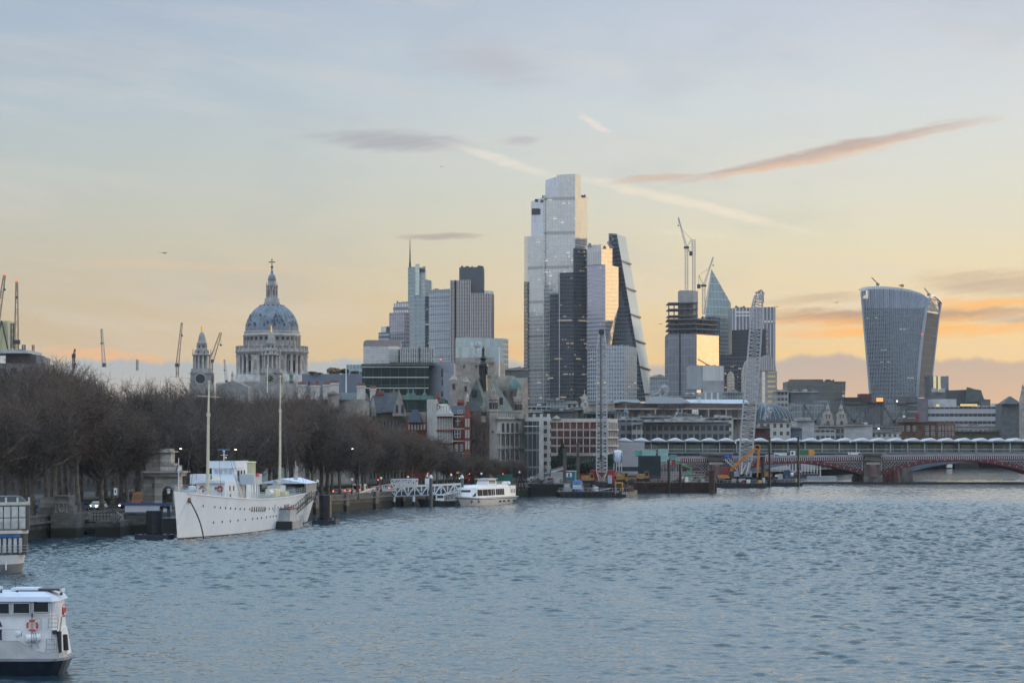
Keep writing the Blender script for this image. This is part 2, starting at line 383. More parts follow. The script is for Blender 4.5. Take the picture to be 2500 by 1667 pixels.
def on_line(Y,d=0.0):   # a point d metres inland of the river wall at distance Y
    for (x0,y0),(x1,y1) in zip(SHORE,SHORE[1:]):
        if y0<=Y<=y1:
            t=Vector((x1-x0,y1-y0)).normalized(); f=(Y-y0)/(y1-y0); return Vector((x0+(x1-x0)*f-t.y*d,Y+t.x*d)),math.atan2(t.y,t.x)
# ---- embankment wall: granite blocks, dark tide line, coping, piers
def stone_mat(name,col,mortar,bw,bh,rough=.8,tide=None):
    m=bpy.data.materials.new(name); m.use_nodes=True; t=NT(m.node_tree); b=t.n['Principled BSDF']
    tc=t.n.new('ShaderNodeTexCoord'); uv=tc.outputs['UV']; oc=tc.outputs['Object']
    br=t.n.new('ShaderNodeTexBrick'); t.l.new(uv,br.inputs['Vector']); br.inputs['Scale'].default_value=1
    for k,v in (('Brick Width',bw),('Row Height',bh),('Mortar Size',.03*bh),('Bias',0.0)): br.inputs[k].default_value=v
    for k,v in (('Color1',tuple(x*.72 for x in col)),('Color2',tuple(min(1,x*1.25) for x in col)),('Mortar',mortar)): br.inputs[k].default_value=(*v,1)
    c=t.mix(t.m('MULTIPLY',t.step(t.noise(oc,.35,5.0,.65),.4,.68),.65),br.outputs['Color'],tuple(x*.45 for x in col))
    if tide is not None:
        gz=t.sep(t.n.new('ShaderNodeNewGeometry').outputs['Position'])[2]
        lvl=t.m('ADD',gz,t.m('MULTIPLY',t.noise(oc,.5,3.0,.5),-.5))
        c=t.mix(t.step(lvl,tide+.25,tide-.25),c,(.018,.02,.014))
    t.put(b.inputs['Base Color'],c); b.inputs['Roughness'].default_value=rough
    MATS[name]=m; return m
mgran=stone_mat('granite',(.13,.125,.115),(.07,.07,.07),1.2,.5,tide=1.3)
mgran2=stone_mat('granite_pale',(.16,.155,.145),(.11,.10,.10),1.3,.55,tide=.9)
wall=thing('embankment_wall','long granite river wall with parapet and dark tide stain running below the bare trees','wall',(-69.5,352,0))
k=MB(); k2=MB(); a=off_line(-.35); b=off_line(.35)
for i in range(len(a)-1):
    k.add([(a[i].x,a[i].y,-1),(a[i+1].x,a[i+1].y,-1),(a[i+1].x,a[i+1].y,3.35),(a[i].x,a[i].y,3.35),(b[i].x,b[i].y,-1),(b[i+1].x,b[i+1].y,-1),(b[i+1].x,b[i+1].y,3.35),(b[i].x,b[i].y,3.35)],[(0,1,2,3),(4,7,6,5),(3,2,6,7)])
a=off_line(-.5); b=off_line(.5)
for i in range(len(a)-1):
    k2.add([(a[i].x,a[i].y,3.35),(a[i+1].x,a[i+1].y,3.35),(a[i+1].x,a[i+1].y,3.62),(a[i].x,a[i].y,3.62),(b[i].x,b[i].y,3.35),(b[i+1].x,b[i+1].y,3.35),(b[i+1].x,b[i+1].y,3.62),(b[i].x,b[i].y,3.62)],[(0,1,2,3),(4,7,6,5),(3,2,6,7),(0,4,5,1)])
k.build('wall_face',mgran,wall); k2.build('coping',mgran2,wall)
cor=off_line(-.75); k=MB()
for i in range(len(cor)-1): k.bar((cor[i].x,cor[i].y,2.5),(cor[i+1].x,cor[i+1].y,2.5),.5,.28)
k.build('string_course',mgran2,wall)
for Y in range(330,660,21):
    p,an=on_line(Y,-.35); MB().box(p.x-1.1,p.x+1.1,p.y-.55,p.y+.55,-1,3.8,rot=an).build('pier',mgran2,wall)
# ================================================================ bare plane trees
mbark=mat('plane_bark',(.15,.13,.11),.9,var=.45,scale=1.2,bump=.05)
def treemat(n,c):
    m=mat(n,c,.9,var=.35,scale=.25); t=NT(m.node_tree); b=t.n['Principled BSDF']; l=b.inputs['Base Color'].links[0].from_socket; r=t.n.new('ShaderNodeObjectInfo').outputs['Random']
    t.put(b.inputs['Base Color'],t.mix(t.m('MULTIPLY',r,.75),l,tuple(x*.45 for x in c))); return m
mtwig=treemat('bare_twigs',(.135,.098,.080))
mtwig2=treemat('bare_twigs_grey',(.115,.094,.084))
def grow(seed,h=20.0,bole=5.5,spread=7.5,tw=1.0):
    rnd=random.Random(seed); tr=MB(); cr=MB(); V=Vector
    cz=bole+(h-bole)*.47; rz=(h-bole)*.57
    def inside(p,k=1.0):
        return (p.x/spread)**2+(p.y/spread)**2+((p.z-cz)/rz)**2<k
    def limb(mb,p,d,L,r,n,wob,seg):
        pts=[p]; rr=[r]
        for i in range(seg):
            d=(d+V((rnd.uniform(-wob,wob),rnd.uniform(-wob,wob),rnd.uniform(-wob*.5,wob)))).normalized()
            p=p+d*(L/seg); pts.append(p); rr.append(r*(1-.62*(i+1)/seg))
        for i in range(seg): mb.tube(pts[i],pts[i+1],rr[i],rr[i+1],n,cap=False)
        return pts,rr,d
    lean=V((rnd.uniform(-.08,.08),rnd.uniform(-.08,.08),1))
    tp,trr,_=limb(tr,V((0,0,-.2)),lean,bole+1.5,.42,7,.05,4)
    tips=[]
    nl=rnd.randint(6,8)
    for i in range(nl):
        a=2*PI*i/nl+rnd.uniform(-.4,.4); el_=rnd.uniform(.35,1.3) if i else 1.5
        d=V((math.cos(a)*math.cos(el_),math.sin(a)*math.cos(el_),math.sin(el_)))
        st=tp[-1] if i%2 else tp[-2].lerp(tp[-1],rnd.uniform(.2,.9))
        L=(h-bole)*rnd.uniform(.38,.55)
        p1,r1,d1=limb(tr,st,d,L,.27,6,.22,5)
        for j in range(7):
            f=rnd.uniform(.25,1); s_=p1[min(5,int(f*5))]; r_=r1[min(5,int(f*5))]
            dd=(d1*.6+V((rnd.gauss(0,.6),rnd.gauss(0,.6),rnd.gauss(.25,.45)))).normalized()
            p2,r2,d2=limb(tr,s_,dd,rnd.uniform(2.6,4.6)*h/20,min(.15,r_*.8),4,.28,4)
            tips+= [(q_,d2) for q_ in p2[1:]]
    # fill the crown's volume: branchlets rooted near existing wood
    n_fill=760
    for i in range(n_fill):
        while True:
            g_=rnd.choice(tips)[0] if i%4 else None
            p=V((g_.x+rnd.gauss(0,1.0),g_.y+rnd.gauss(0,1.0),g_.z+rnd.gauss(.2,1.0))) if g_ is not None else V((rnd.uniform(-1,1)*spread,rnd.uniform(-1,1)*spread,cz+rnd.uniform(-1,1)*rz))
            if inside(p,1.12) and rnd.random()<.55+.45*(p.z-cz+rz)/(2*rz): break
        b_=min(rnd.sample(tips,10),key=lambda t_:(t_[0]-p).length)
        q_=b_[0]; d=(p-q_); 
        if d.length>3.4*h/20: p=q_+d*(3.4*h/20/d.length)
        mid=q_.lerp(p,.5)+V((rnd.gauss(0,.25),rnd.gauss(0,.25),rnd.gauss(0,.25)))
        cr.tube(q_,mid,.035,.026,3,cap=False); cr.tube(mid,p,.026,.014,3,cap=False)
        dd=(p-mid).normalized() if (p-mid).length>1e-3 else V((0,0,1))
        for j in range(11):
            f=rnd.random(); s_=mid.lerp(p,f) if rnd.random()<.7 else q_.lerp(mid,f)
            t_=(dd*.7+V((rnd.gauss(0,.6),rnd.gauss(0,.6),rnd.gauss(.12,.5)))).normalized()
            L=rnd.uniform(.7,1.7); e=s_+t_*L; sd_=t_.cross(V((rnd.gauss(0,1),rnd.gauss(0,1),rnd.gauss(0,1)))).normalized()*.017*tw
            m1=s_+t_*L*.5+V((rnd.gauss(0,.07),rnd.gauss(0,.07),rnd.gauss(0,.07)))
            cr.add([s_-sd_,s_+sd_,m1+sd_*.8,m1-sd_*.8,e],[(0,1,2,3),(3,2,4)])
            for z_ in range(2):
                u_=(t_+V((rnd.gauss(0,.7),rnd.gauss(0,.7),rnd.gauss(0,.6)))).normalized(); s3=s_.lerp(e,rnd.uniform(.3,.9)); sd2=u_.cross(t_)
                if sd2.length<1e-3: continue
                sd2=sd2.normalized()*.012*tw; cr.add([s3-sd2,s3+sd2,s3+u_*rnd.uniform(.35,.8)],[(0,1,2)])
    return tr,cr
PROTO=[]
for i,(h,bo,sp) in enumerate([(20,4.2,7.0),(20,4.8,7.8),(20,4,6.4),(20,5,7.2),(20,3.8,8.0)]):
    t_=thing('plane_tree','x','tree',(0,0,0)); a_,b_=grow(11+i*7,h,bo,sp)
    a_.build('trunk',mbark,t_,uv=False); b_.build('crown',mtwig if i%2 else mtwig2,t_,uv=False); PROTO.append(t_)
YTOP=[(-200,868),(0,860),(90,857),(170,848),(225,880),(262,925),(300,915),(340,890),(400,878),(450,905),(475,935),(560,938),(660,930),(760,936),(830,962),(900,1000),(1000,1028),(1060,1045),(1100,1078),(1180,1090),(1260,1095),(1400,1100)]
def ytop(px):
    for (a,b),(c,d) in zip(YTOP,YTOP[1:]):
        if a<=px<=c: return b+(d-b)*(px-a)/(c-a)
    return 1100
rt=random.Random(5); spots=[]
for row,(d0,y0,y1,st,drop) in enumerate([(4.2,346,672,10.0,42),(20.5,352,690,10.5,20),(38,380,690,12,6),(57,415,640,13,0)]):
    Y=y0
    while Y<y1:
        p,an=on_line(Y,d0+rt.uniform(-1.5,1.5)); px=1250+p.x/p.y*FPX
        if px>-70 and not (row>=2 and px>1000) and not (330<px<455 and p.y<436): spots.append((px,p.x,p.y,row,drop+rt.uniform(-14,12)))
        Y+=st*rt.uniform(.8,1.2)
rowname=['riverside row','far side of the road','garden row behind the road','farthest row']
LAND=[(0,'above the moored restaurant boat'),(110,'above the carved stone plinth'),(230,'above the river steps'),(340,'beside the stone arch'),(430,'behind the bow of the white ship'),(520,'behind the white ship bridge'),(600,'behind the cream funnel'),(680,'behind the aft mast of the white ship'),(760,'behind the stern of the white ship'),(850,'by the queue of red tail lights'),(960,'over the white gangway'),(1060,'over the pier mooring posts'),(1160,'in front of the gothic hall'),(1260,'by the pale arcade')]
import collections
cnt=collections.Counter(); ORD=['nearest','second','third','fourth','fifth','sixth','seventh','eighth']
spots.sort(key=lambda s_:s_[2])
for i,(px,x_,y_,row,dr) in enumerate(spots):
    dr=dr if px<880 else dr*.4-4; zt=Z(ytop(px)+dr,y_); hgt=max(8.5,min(32,zt-GR)); pr=PROTO[rt.randrange(5)]
    if i<5: pr=PROTO[i]
    land=min(LAND,key=lambda l:abs(l[0]-px))[1]; key=(row,land); cnt[key]+=1
    lab='%s bare plane %s, %s'%(ORD[min(7,cnt[key]-1)],land,rowname[row])
    s=hgt/18.4; sw=s*rt.uniform(.92,1.12) if s<1.2 else s*rt.uniform(.8,.95)
    if s<.75: sw=s*1.25
    if i<5:
        t_=pr; t_.location=(x_,y_,GR); t_.rotation_euler=(0,0,rt.uniform(0,6.28)); t_.scale=(sw,sw,s); t_['label']=lab; t_['group']='bare plane trees along the embankment'
    else: clone(pr,(x_,y_,GR),rt.uniform(0,6.28),(sw,sw,s),lab,'bare plane trees along the embankment')
print('trees',len(spots))
# ================================================================ the cathedral
mst=mat('portland_stone',(.31,.30,.29),.85,var=.25,scale=.25,streak=.45)
mst2=mat('portland_stone_pale',(.43,.41,.39),.85,var=.25,scale=.3,streak=.45)
mlead=mat('dome_lead',(.17,.21,.26),.6,var=.3,scale=.35,streak=.45)
mdark=mat('dark_opening',(.025,.028,.032),.5,var=.1)
mgold=mat('gilding',(.85,.5,.10),.3,.9,var=.1)
mgrn=mat('verdigris',(.12,.20,.18),.7,var=.25,scale=.6)
def ring(name,m,par,cx,cy,r,n,fn,a0=0.0,half=True):
    out=[]
    for i in range(n):
        t=2*PI*i/n+a0
        if half and math.sin(t)>.35: continue
        mb=MB(); fn(mb,cx+r*math.cos(t),cy+r*math.sin(t),t); out.append(mb.build(name,m,par))
    return out
D=1406; cx=X(664,D); z=lambda py:Z(py,D); pm=D/FPX
cath=thing('cathedral','great stone cathedral with ribbed lead dome, lantern and cross rising over the bare trees','cathedral',(cx,D,GR))
k=MB(); k.lathe((cx,D,0),[(91*pm,z(990)),(91*pm,z(936)),(92.5*pm,z(934)),(91*pm,z(932)),(90*pm,z(916)),(70*pm,z(914)),(70*pm,z(868))],64); k.build('drum',mst2,cath)
k=MB(); k.lathe((cx,D,0),[(70*pm,z(869)),(87*pm,z(868)),(87*pm,z(863)),(90*pm,z(861)),(90*pm,z(859)),(86.5*pm,z(858)),(86.5*pm,z(848)),(87.5*pm,z(847.5)),(87.5*pm,z(846)),(84*pm,z(846)),(84*pm,z(856)),(68*pm,z(856))],64); k.build('stone_gallery',mst,cath)
ring('balustrade_pier',mst2,cath,cx,D,86.9*pm,32,lambda mb,x,y,t:mb.box(x-.35,x+.35,y-.35,y+.35,z(858),z(845.6),rot=t))
def column(mb,x,y,t):
    r=.86; mb.lathe((x,y,0),[(r*1.35,z(916)),(r*1.35,z(913.5)),(r,z(912.5)),(r*.88,z(874)),(r*1.3,z(871)),(r*1.4,z(868))],12)
ring('column',mst2,cath,cx,D,83.5*pm,32,column,PI/32)
def niche(mb,x,y,t):   # every fourth bay is walled with a niche
    mb.box(x-1.1,x+1.1,y-1.9,y+1.9,z(914),z(868.4),rot=t)
ring('niche_wall',mst2,cath,cx,D,80*pm,8,niche,PI/8)
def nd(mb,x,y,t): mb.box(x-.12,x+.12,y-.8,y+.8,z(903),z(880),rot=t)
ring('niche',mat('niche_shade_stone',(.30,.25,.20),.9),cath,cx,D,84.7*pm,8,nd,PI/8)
def dw(mb,x,y,t): mb.box(x-.25,x+.25,y-1.0,y+1.0,z(908),z(882),rot=t)
ring('drum_window',mdark,cath,cx,D,70.2*pm,32,dw,0)
k=MB(); k.lathe((cx,D,0),[(66*pm,z(858)),(68*pm,z(850)),(68*pm,z(823)),(71*pm,z(821)),(71*pm,z(818.5)),(68*pm,z(818)),(67.5*pm,z(812)),(69*pm,z(811)),(65*pm,z(809))],64); k.build('attic',mst2,cath)
ring('attic_window',mdark,cath,cx,D,68.1*pm,32,lambda mb,x,y,t:mb.box(x-.2,x+.2,y-.75,y+.75,z(832),z(824),rot=t),PI/32)
ring('pilaster',mst,cath,cx,D,68.6*pm,32,lambda mb,x,y,t:mb.box(x-.25,x+.25,y-.35,y+.35,z(846),z(823),rot=t))
prof=[(64.5,812),(64.3,806),(63.2,796),(61.3,788),(58.5,780),(54.6,772),(50,765),(44.2,758),(37.5,752),(30,747),(22,743.5),(19,742)]
k=MB(); k.lathe((cx,D,0),[(r*pm,z(y)) for r,y in prof],192,ribs=32,ra=.016); k.build('dome',mlead,cath)
for row,(yy,rr,hh) in enumerate([(797,62.8,2.2),(746.5,29.5,.5)]):
    ring('dome_window',mdark,cath,cx,D,(rr)*pm,16,lambda mb,x,y,t:mb.box(x-.35,x+.35,y-.55,y+.55,z(yy)-hh/2,z(yy)+hh/2,rot=t),PI/16)
rd=random.Random(3); k=MB()    # missing lead panels, dark patches low on the dome
for i in range(34):
    t=-PI/2+rd.uniform(-1.25,1.25); yy=rd.choice([776,782,786,790,792,794]); f=[(p[0]) for p in prof if abs(p[1]-yy)<=6][0]
    for (r0,y0),(r1,y1) in zip(prof,prof[1:]):
        if y1<=yy<=y0: f=r0+(r1-r0)*(y0-yy)/(y0-y1)
    r_=f*pm*1.013; x_,y_=cx+r_*math.cos(t),D+r_*math.sin(t); h_=rd.uniform(.6,2.0)
    k.box(x_-.15,x_+.15,y_-.35,y_+.35,z(yy),z(yy)+h_,rot=t)
k.build('dark_lead',mat('dark_lead',(.07,.09,.12),.6),cath)
lant=MB(); lant.lathe((cx,D,0),[(19.5*pm,z(743)),(19.5*pm,z(738)),(18*pm,z(737.5)),(18*pm,z(729)),(14.6*pm,z(728)),(12.2*pm,z(726)),(12.2*pm,z(702)),(14.5*pm,z(700)),(14.5*pm,z(696)),(9.8*pm,z(695)),(9.6*pm,z(684)),(10.5*pm,z(683))],24); lo=lant.build('lantern',mst,cath)
ring('lantern_column',mst2,cath,cx,D,13.2*pm,12,lambda mb,x,y,t:mb.tube((x,y,z(727)),(x,y,z(701)),.32,.28,8),PI/12)
ring('lantern_window',mdark,cath,cx,D,12.3*pm,8,lambda mb,x,y,t:mb.box(x-.12,x+.12,y-.45,y+.45,z(722),z(708),rot=t),PI/8)
ring('urn',mst2,cath,cx,D,13.6*pm,8,lambda mb,x,y,t:mb.lathe((x,y,z(696)),[(.1,0),(.3,.5),(.1,1.1),(.22,1.4),(.02,1.9)],8),PI/8)
k=MB(); k.lathe((cx,D,0),[(10.2*pm,z(684)),(9.8*pm,z(680)),(8.2*pm,z(674)),(5*pm,z(669.5)),(3*pm,z(668)),(3.6*pm,z(664)),(1.5*pm,z(661)),(2.6*pm,z(659)),(1.2*pm,z(656)),(.9*pm,z(654))],20); k.build('lantern_cap',mlead,cath)
k=MB(); k.ball((cx,D,z(652)),3.3*pm,14); k.tube((cx,D,z(654)),(cx,D,z(633.5)),.3,.24,8); k.tube((cx-6.3*pm,D,z(640)),(cx+6.3*pm,D,z(640)),.26,.26,8)
for sx_,sz_ in ((-6.3,640),(6.3,640),(0,633.5)): k.ball((cx+sx_*pm,D,z(sz_)),.42,8)
k.build('ball_and_cross',mat('dark_gilding',(.10,.08,.05),.5,.6),cath)
# body of the church
k=MB(); k.box(X(536,D),X(790,D),D-18,D+18,GR,z(938)); k.prism([(X(536,D),D-18),(X(790,D),D-18),(X(790,D),D+18),(X(536,D),D+18)],z(938),z(934),[(X(536,D),D-12),(X(790,D),D-12),(X(790,D),D+12),(X(536,D),D+12)]); k.build('nave_body',mst,cath)
Dp=1352; k=MB(); a_,b_,c_=X(530,Dp),X(606,Dp),X(567,Dp); k.prism([(a_,Dp),(b_,Dp),(b_,Dp+30),(a_,Dp+30)],GR,Z(944,Dp))
k.add([(a_,Dp,Z(944,Dp)),(b_,Dp,Z(944,Dp)),(c_,Dp,Z(928,Dp)),(a_,Dp+30,Z(944,Dp)),(b_,Dp+30,Z(944,Dp)),(c_,Dp+30,Z(928,Dp))],[(0,1,2),(3,5,4),(0,2,5,3),(1,4,5,2)]); k.build('west_pediment',mst,cath)
k=MB(); k.lathe((c_,Dp+1,Z(928,Dp)),[(1.0,0),(1.0,1),(.55,1.2),(.8,2.6),(.7,3.6),(.25,4.1),(.42,4.6),(.05,5.2)],10); k.build('statue',mst2,cath)
def west_tower(pc,Dt,clock):
    p=Dt/FPX; c0=X(pc,Dt); zz=lambda y:Z(y,Dt); par=cath
    t=MB(); 
    def sq(h0,y0,h1,y1): t.prism([(c0-h0*p,Dt-h0*p),(c0+h0*p,Dt-h0*p),(c0+h0*p,Dt+h0*p),(c0-h0*p,Dt+h0*p)],zz(y0),zz(y1),[(c0-h1*p,Dt-h1*p),(c0+h1*p,Dt-h1*p),(c0+h1*p,Dt+h1*p),(c0-h1*p,Dt+h1*p)])
    sq(27,1000,27,936); sq(25,936,25,912); sq(27.5,912,27.5,910); sq(24,910,23,900); 
    t.lathe((c0,Dt,0),[(20*p,zz(900)),(15*p,zz(899)),(15*p,zz(869)),(24*p,zz(868)),(24.5*p,zz(865.5)),(18*p,zz(865)),(17*p,zz(856)),(17.5*p,zz(855)),(13.5*p,zz(853)),(12*p,zz(840)),(13*p,zz(839)),(11*p,zz(836)),(9*p,zz(828)),(7*p,zz(818)),(4.5*p,zz(813)),(2.5*p,zz(811.5))],20)
    tw=t.build('west_tower',mst,par)
    for i in range(12):
        a=2*PI*i/12+PI/12
        if math.sin(a)>.5: continue
        x_,y_=c0+20*p*math.cos(a),Dt+20*p*math.sin(a)
        MB().tube((x_,y_,zz(900)),(x_,y_,zz(868.5)),.55,.48,10).build('tower_column',mst2,tw)
        if i%3==0:
            x_,y_=c0+22*p*math.cos(a),Dt+22*p*math.sin(a); MB().lathe((x_,y_,zz(865)),[(.35,0),(.4,.8),(.15,1.3),(.4,2),(.1,2.8),(.02,3.5)],8).build('tower_urn',mst2,tw)
    for i in range(8):
        a=2*PI*i/8+PI/8
        if math.sin(a)>.3: continue
        for (r_,y0,y1,h_) in ((15.1,893,876,.5),(17.1,863,857.5,.6),(12.4,850,843,.5)):
            x_,y_=c0+r_*p*math.cos(a),Dt+r_*p*math.sin(a); MB().box(x_-.12,x_+.12,y_-h_,y_+h_,zz(y0),zz(y1),rot=a).build('tower_opening',mdark,tw)
    f=MB(); f.lathe((c0,Dt,0),[(2.4*p,zz(812)),(2.6*p,zz(808)),(1.4*p,zz(806)),(2.8*p,zz(803)),(1.2*p,zz(800)),(2.2*p,zz(797.5)),(.3*p,zz(794.5))],10); f.build('gilded_finial',mgold,tw)
    for (dx,dy,rot) in ((0,-1,0),(1,0,1)):
        q_=MB(); R_=11.5*p; o_=27.3*p if 1 else 0
        def disc(mb,r,off,n=28):
            vs=[]
            for i in range(n):
                a=2*PI*i/n; u_,v_=r*math.cos(a),r*math.sin(a)
                vs.append((c0+u_,Dt-o_-off,zz(925)+v_) if not rot else (c0+o_+off,Dt+u_,zz(925)+v_))
            mb.add(vs,[tuple(range(n))] if 1 else [])
            return vs
        def rim(mb,r0,r1,off,n=28):
            for i in range(n):
                a,b=2*PI*i/n,2*PI*(i+1)/n; P_=[]
                for (r,t_) in ((r0,a),(r1,a),(r1,b),(r0,b)):
                    u_,v_=r*math.cos(t_),r*math.sin(t_); P_.append((c0+u_,Dt-o_-off,zz(925)+v_) if not rot else (c0+o_+off,Dt+u_,zz(925)+v_))
                mb.face(*P_)
        rim(q_,R_*1.0,R_*1.22,.5); q_.build('stone_surround',mst2,tw)
        q_=MB(); disc(q_,R_*.98,.3); q_.build('round_opening' if not clock else 'clock_face',mdark,tw)
        if clock:
            q_=MB()
            for i in range(12):
                a=2*PI*i/12; P_=[]
                for (r,w_) in ((R_*.62,-.07),(R_*.62,.07),(R_*.93,.09),(R_*.93,-.09)):
                    u_,v_=r*math.cos(a+w_),r*math.sin(a+w_); P_.append((c0+u_,Dt-o_-.42,zz(925)+v_) if not rot else (c0+o_+.42,Dt+u_,zz(925)+v_))
                q_.face(*P_)
            q_.build('clock_numerals',mat('pale_gilding',(.75,.66,.45),.5,.2),tw)
            q_=MB()
            for a,L in ((PI*.62,R_*.55),(PI*1.05,R_*.8)):
                u_,v_=L*math.cos(a),L*math.sin(a); A_=(c0,Dt-o_-.45,zz(925)) if not rot else (c0+o_+.45,Dt,zz(925)); B_=(c0+u_,Dt-o_-.45,zz(925)+v_) if not rot else (c0+o_+.45,Dt+u_,zz(925)+v_)
                q_.bar(A_,B_,.25,.08)
            q_.build('clock_hands',mgold,tw)
west_tower(493,1335,False); west_tower(662,1322,True)
def spot_thing(name,label,cat,px,D,z0=GR): return thing(name,label,cat,(X(px,D),D,z0))
k=MB(); c0=X(711,1290); k.lathe((c0,1290,0),[(1.2,Z(960,1290)),(1.2,Z(931,1290)),(1.7,Z(930,1290)),(1.0,Z(929,1290)),(.9,Z(918,1290)),(1.3,Z(917,1290)),(.6,Z(912,1290)),(.1,Z(905,1290))],10)
t_=spot_thing('church_spire','small green copper lantern spire beside the cathedral','spire',711,1290); MB().box(c0-3,c0+3,1287,1293,GR,Z(936,1290)).build('stone_tower',mst,t_); k.build('copper_lantern',mgrn,t_)
mwhite=mat('white_paint',(.78,.79,.80),.45,var=.06,scale=.8)
def pole(label,px,y0,y1,D,r=.16,m=None,name='flagpole',cat='flagpole'):
    k=MB().tube((X(px,D),D,Z(y1,D)),(X(px,D),D,Z(y0,D)),r*1.3,r*.7,8); k.ball((X(px,D),D,Z(y0,D)),r*1.6,8)
    return tag(k.build(name,m or mwhite,loc=(X(px,D),D,Z(y1,D))),label,cat)
pole('white flagpole standing before the clock tower of the cathedral',653,893,960,900)
pole('white flagpole on the classical roof beside the green glass block',845,886,960,720)
# ================================================================ towers of the business district
mconc=mat('concrete',(.34,.33,.32),.85,var=.2,scale=.2,streak=.35)
mroof=mat('roof_plant_grey',(.22,.23,.24),.7,var=.25,scale=.3)
msteel=mat('dark_steel',(.06,.065,.075),.5,.4,var=.2)
def foot(pts,depth):
    """footprint from its visible front corners (px, distance), closed off behind"""
    f=[(X(p,d),d) for p,d in pts]; a,b=f[0],f[-1]
    return f+[(b[0],b[1]+depth),(a[0],a[1]+depth)]
def block(par,name,pts,ytops,depth,m,zb=GR,side=None):
    """prism over a footprint; ytops one value or one per front corner"""
    fp=foot(pts,depth); n=len(pts)
    yt=ytops if hasattr(ytops,'__len__') else [ytops]*n
    zt=[Z(y,d) for y,(p,d) in zip(yt,pts)]; zt=zt+[zt[-1],zt[0]]
    zb_=zb if not (hasattr(zb,'__len__')) else [Z(y,d) for y,(p,d) in zip(zb,pts)]+[Z(zb[-1],pts[-1][1]),Z(zb[0],pts[0][1])]
    k=MB(); k.prism(fp,zb_,zt); return k.build(name,m,par)
def tower(label,px,D,name='office_tower',cat='skyscraper'): return thing(name,label,cat,(X(px,D),D,GR))
def parapet(par,pts,y0,y1,depth,m): return block(par,'parapet',[(p,d-.3) for p,d in pts],y0,depth+.6,m,zb=[y1]*len(pts))
def bits(par,px0,px1,y,D,n,seed,m=None,hmax=7):
    """roof clutter: small plant boxes, aerials"""
    rr=random.Random(seed)
    for i in range(n):
        p=rr.uniform(px0,px1); w_=rr.uniform(.8,3.5); h=rr.uniform(1,hmax)*D/FPX; q_=D+rr.uniform(2,10)
        MB().box(X(p,D)-w_/2,X(p,D)+w_/2,q_,q_+w_,Z(y,D)-.5,Z(y,D)+h).build('roof_plant',m or mroof,par)
def bmu(par,px,y,D,px2,y2):
    k=MB(); a=(X(px,D),D+3,Z(y,D)); k.box(a[0]-1.4,a[0]+1.4,D+2,D+5,Z(y+3,D),Z(y-3,D)); k.bar((a[0],D+3,Z(y-2,D)),(X(px2,D),D+3,Z(y2,D)),.9); k.bar((a[0],D+3,Z(y-2,D)),(a[0]+(a[0]-X(px2,D))*.25,D+3,Z(y,D)),.9); k.build('roof_crane',mat('crane_arm',(.28,.2,.14),.6),par)
# tall twisted glass tower in the centre
F22=facade('pale_curtain_wall',(.60,.64,.63),(.64,.66,.65),1.5,3.9,.80,.80,lit=.36,rough=.10,metal=.85,lite=.9,var=.14,frough=.35,fmetal=.5,band=(9,1),jit=.012)
F22p=facade('pale_crown_wall',(.60,.66,.72),(.66,.70,.74),1.5,12,.9,.97,rough=.12,metal=.85,var=.10,frough=.3,fmetal=.6)
F22d=facade('dark_curtain_wall',(.03,.04,.058),(.075,.09,.115),1.5,3.9,.8,.72,lit=.42,rough=.12,metal=.8,lite=.8,var=.4)
D=2440; T=tower('tallest tower, pale glass with stepped facets and a dark lower right corner',1355,D)
block(T,'west_facet',[(1280,2470),(1288,2452)],577,40,F22p)
block(T,'west_facet_base',[(1279.2,2468),(1287.8,2450)],688,30,F22d)
block(T,'glass_shaft',[(1288,2452),(1327,2440)],[577,575],50,F22)
block(T,'upper_shaft',[(1297,2458),(1328,2446)],[492,481],44,F22p)
block(T,'dark_vent',[(1298,2455),(1314,2449)],[509,509],3,mdark,zb=[524,524])
block(T,'glass_shaft',[(1327,2440),(1364,2436)],[478,477],55,F22)
block(T,'crown_left',[(1332,2442),(1364,2437)],[440,430],48,F22p,zb=[480,480])
block(T,'glass_shaft',[(1364,2436),(1404,2434)],[427,424.5],60,F22)
ESE=(2434,2462)
block(T,'south_facet',[(1404,2434.5),(1417.5,2441.5)],[424.5,426],40,F22p)
block(T,'south_facet',[(1417,2443),(1434,2452)],[475,480],30,F22p)
block(T,'dark_reflection_block',[(1400,2418),(1406,2417),(1435,2426)],[606,605,610],44,F22d)  # dark reflections on the lower glass, built as stepped dark blocks
block(T,'dark_reflection_block',[(1364,2417),(1401,2415)],[666,665],30,F22d)
block(T,'dark_reflection_block',[(1342,2420),(1365,2418)],[719,717],30,F22d)
for p,y0,y1 in ((1365.5,664,982),(1327.5,477,980)):
    MB().pbox(p-.8,p+.8,y0,y1,2412 if p>1340 else 2435,2).build('corner_fin',mat('pale_steel',(.55,.57,.6),.4,.3),T)
for p,y,a,b in ((1312,489,1306,484),(1330,480,1324,476),(1354,479,1350,474),(1424,478,1430,474),(1358,430,1362,426)): 
    k=MB(); k.box(X(a,2440),X(p,2440)+1,2445,2449,Z(y,2440)-1,Z(y-4,2440)); k.build('roof_plant',msteel,T)
